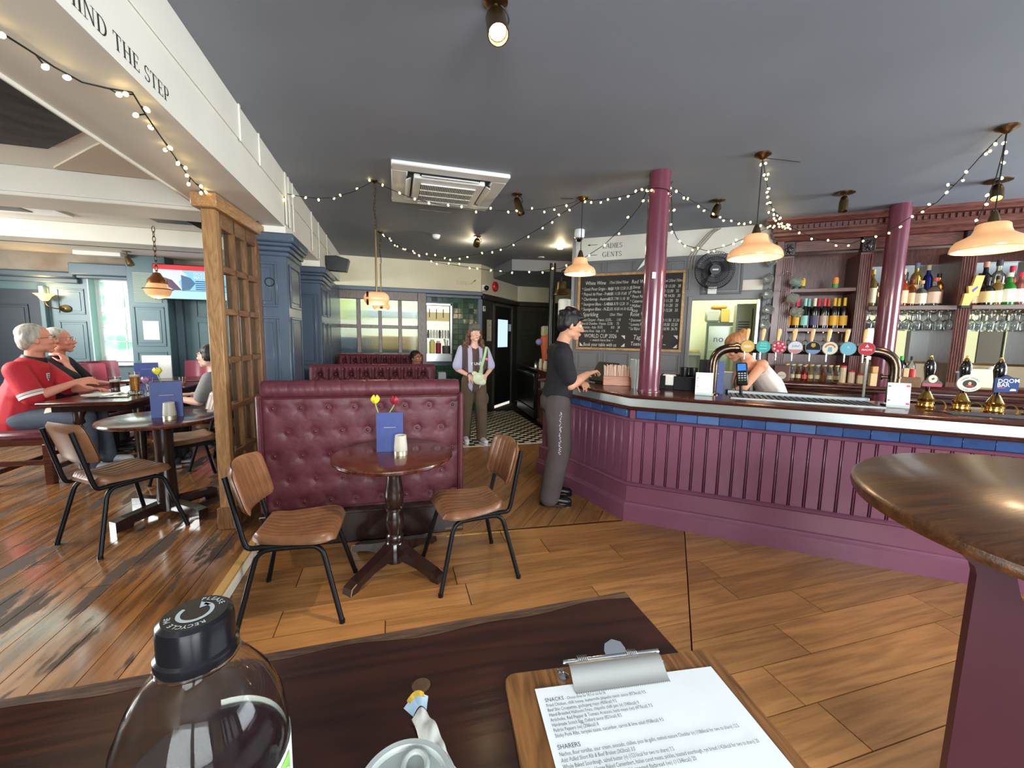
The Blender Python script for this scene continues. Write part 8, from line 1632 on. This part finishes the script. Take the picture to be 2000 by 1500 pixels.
# --- woman in grey
bz = (-1.74, 4.92, .1); rz = math.radians(84); J = dict(pelvis=(0, .0, .54), belly=(0, .02, .70), chest=(0, .03, .86), neck=(0, .05, 1.0), head=(0, .105, 1.145), shl=(-.18, .02, .93), shr=(.17, .02, .93), ell=(-.22, .10, .70), elr=(.2, .14, .70), wrl=(-.16, .34, .73), wrr=(.15, .36, .73), hipl=(-.09, .04, .53), hipr=(.09, .04, .53), kneel=(-.1, .45, .53), kneer=(.1, .45, .53), ankl=(-.1, .46, .09), ankr=(.1, .46, .09), toel=(-.1, .62, .02), toer=(.1, .62, .02), armw=.92, handl=((.03, .1, 0), (0, 0, -1), 1, .4), handr=((-.03, .1, 0), (0, 0, -1), -1, .4), browm=lab((40, 28, 24)))
pq, P, R_ = person('dark haired woman in a grey tee seen from behind by the oak screen', bz, rz, J, skin_mat('light', (224, 176, 154)), .98, (.12, 1, .04), fem=True)
cloth(pq, 'tee_shirt', mat('grey_marl', (146, 142, 140), .9, var=.1, scale=20, bump=.12), [('c', (0, .0, .52), (0, .02, .72), .15, .14, (.9, 1.15), F_), ('c', (0, .02, .7), (0, .03, .88), .135, .12, (.88, 1.3), F_), ('c', J['shl'], J['shr'], .07, .07), ('c', (0, .03, .9), (0, .045, .96), .09, .065), ('c', J['shl'], lerp(J['shl'], J['ell'], .75), .07, .074), ('c', J['shr'], lerp(J['shr'], J['elr'], .75), .07, .074)])
cloth(pq, 'trousers', lab((30, 30, 36)), [('b', (0, .0, .555), (.17, .16, .1)), ('c', J['hipl'], J['kneel'], .09, .075), ('c', J['kneel'], J['ankl'], .075, .06), ('c', J['hipr'], J['kneer'], .09, .075), ('c', J['kneer'], J['ankr'], .075, .06)], .012, 5)
for S in 'lr': shoe(pq, J['ank' + S], J['toe' + S], lab((60, 60, 66)), lab((206, 206, 206)))
mb, E = short_hair(pq, P, R_, .98, None, puff=1.03)
for k in range(12): t_ = k / 11; E(.0 + .01 * math.sin(k), -.085 - .02 * t_, .02 - .27 * t_, .062 - .02 * t_, .04, .05)
for s in (-1, 1): E(s * .062, -.02, -.0, .024, .05, .05)
rm(mb.build('hair', hair_mat('dark', (32, 22, 20)), pq, norm=False), .008, 3)
# --- barmaid bending behind the taps
bz = BW(1.20, 1.08, 0); rz = BRZ + math.radians(90 + 12); J = dict(pelvis=(0, 0, .93), belly=(0, .07, 1.08), chest=(0, .18, 1.22), neck=(0, .275, 1.32), head=(0, .385, 1.44), shl=(-.165, .21, 1.29), shr=(.165, .21, 1.29), ell=(-.2, .36, 1.08), elr=(.2, .36, 1.08), wrl=(-.12, .52, .96), wrr=(.12, .52, .96), hipl=(-.09, 0, .9), hipr=(.09, 0, .9), kneel=(-.09, .03, .48), kneer=(.09, .03, .48), ankl=(-.09, 0, .085), ankr=(.09, 0, .085), toel=(-.09, .16, .02), toer=(.09, .16, .02), armw=.88, face=(0, 1, .6), handl=((.02, .1, -.03), (0, 0, -1), 1, .6), handr=((-.02, .1, -.03), (0, 0, -1), -1, .6), browm=lab((120, 84, 56)))
pb_, P, R_ = person('fair haired barmaid in a pale vest bending behind the beer taps', bz, rz, J, skin_mat('warm', (206, 148, 116)), .98, (0, 1, -.55), (0, .5, 1), fem=True)
FB_ = (0, .8, .6)
cloth(pb_, 'vest', mat('pale_vest', (206, 196, 188), .85, var=.06, scale=8, bump=.12), [('c', (0, -.01, .86), (0, .07, 1.08), .15, .135, (.85, 1.15), FB_), ('c', (0, .07, 1.08), (0, .15, 1.19), .13, .118, (.85, 1.3), FB_), ('c', (-.11, .19, 1.31), (-.1, .12, 1.2), .028, .05), ('c', (.11, .19, 1.31), (.1, .12, 1.2), .028, .05)])
cloth(pb_, 'trousers', lab((40, 38, 40)), [('b', (0, 0, .88), (.16, .14, .12)), ('c', J['hipl'], J['kneel'], .09, .075), ('c', J['kneel'], J['ankl'], .075, .06), ('c', J['hipr'], J['kneer'], .09, .075), ('c', J['kneer'], J['ankr'], .075, .06)], .012, 5)
for S in 'lr': shoe(pb_, J['ank' + S], J['toe' + S], lab((24, 24, 26)))
mb, E = short_hair(pb_, P, R_, .98, None, puff=1.06); E(0, -.10, .075, .05, .05, .05); E(.02, -.12, .10, .035, .04, .035); E(-.05, .0, .06, .04, .07, .05); E(.05, .0, .06, .04, .07, .05); rm(mb.build('hair', hair_mat('fair', (168, 118, 78)), pb_, norm=False), .008, 2)
bpy.context.view_layer.update()
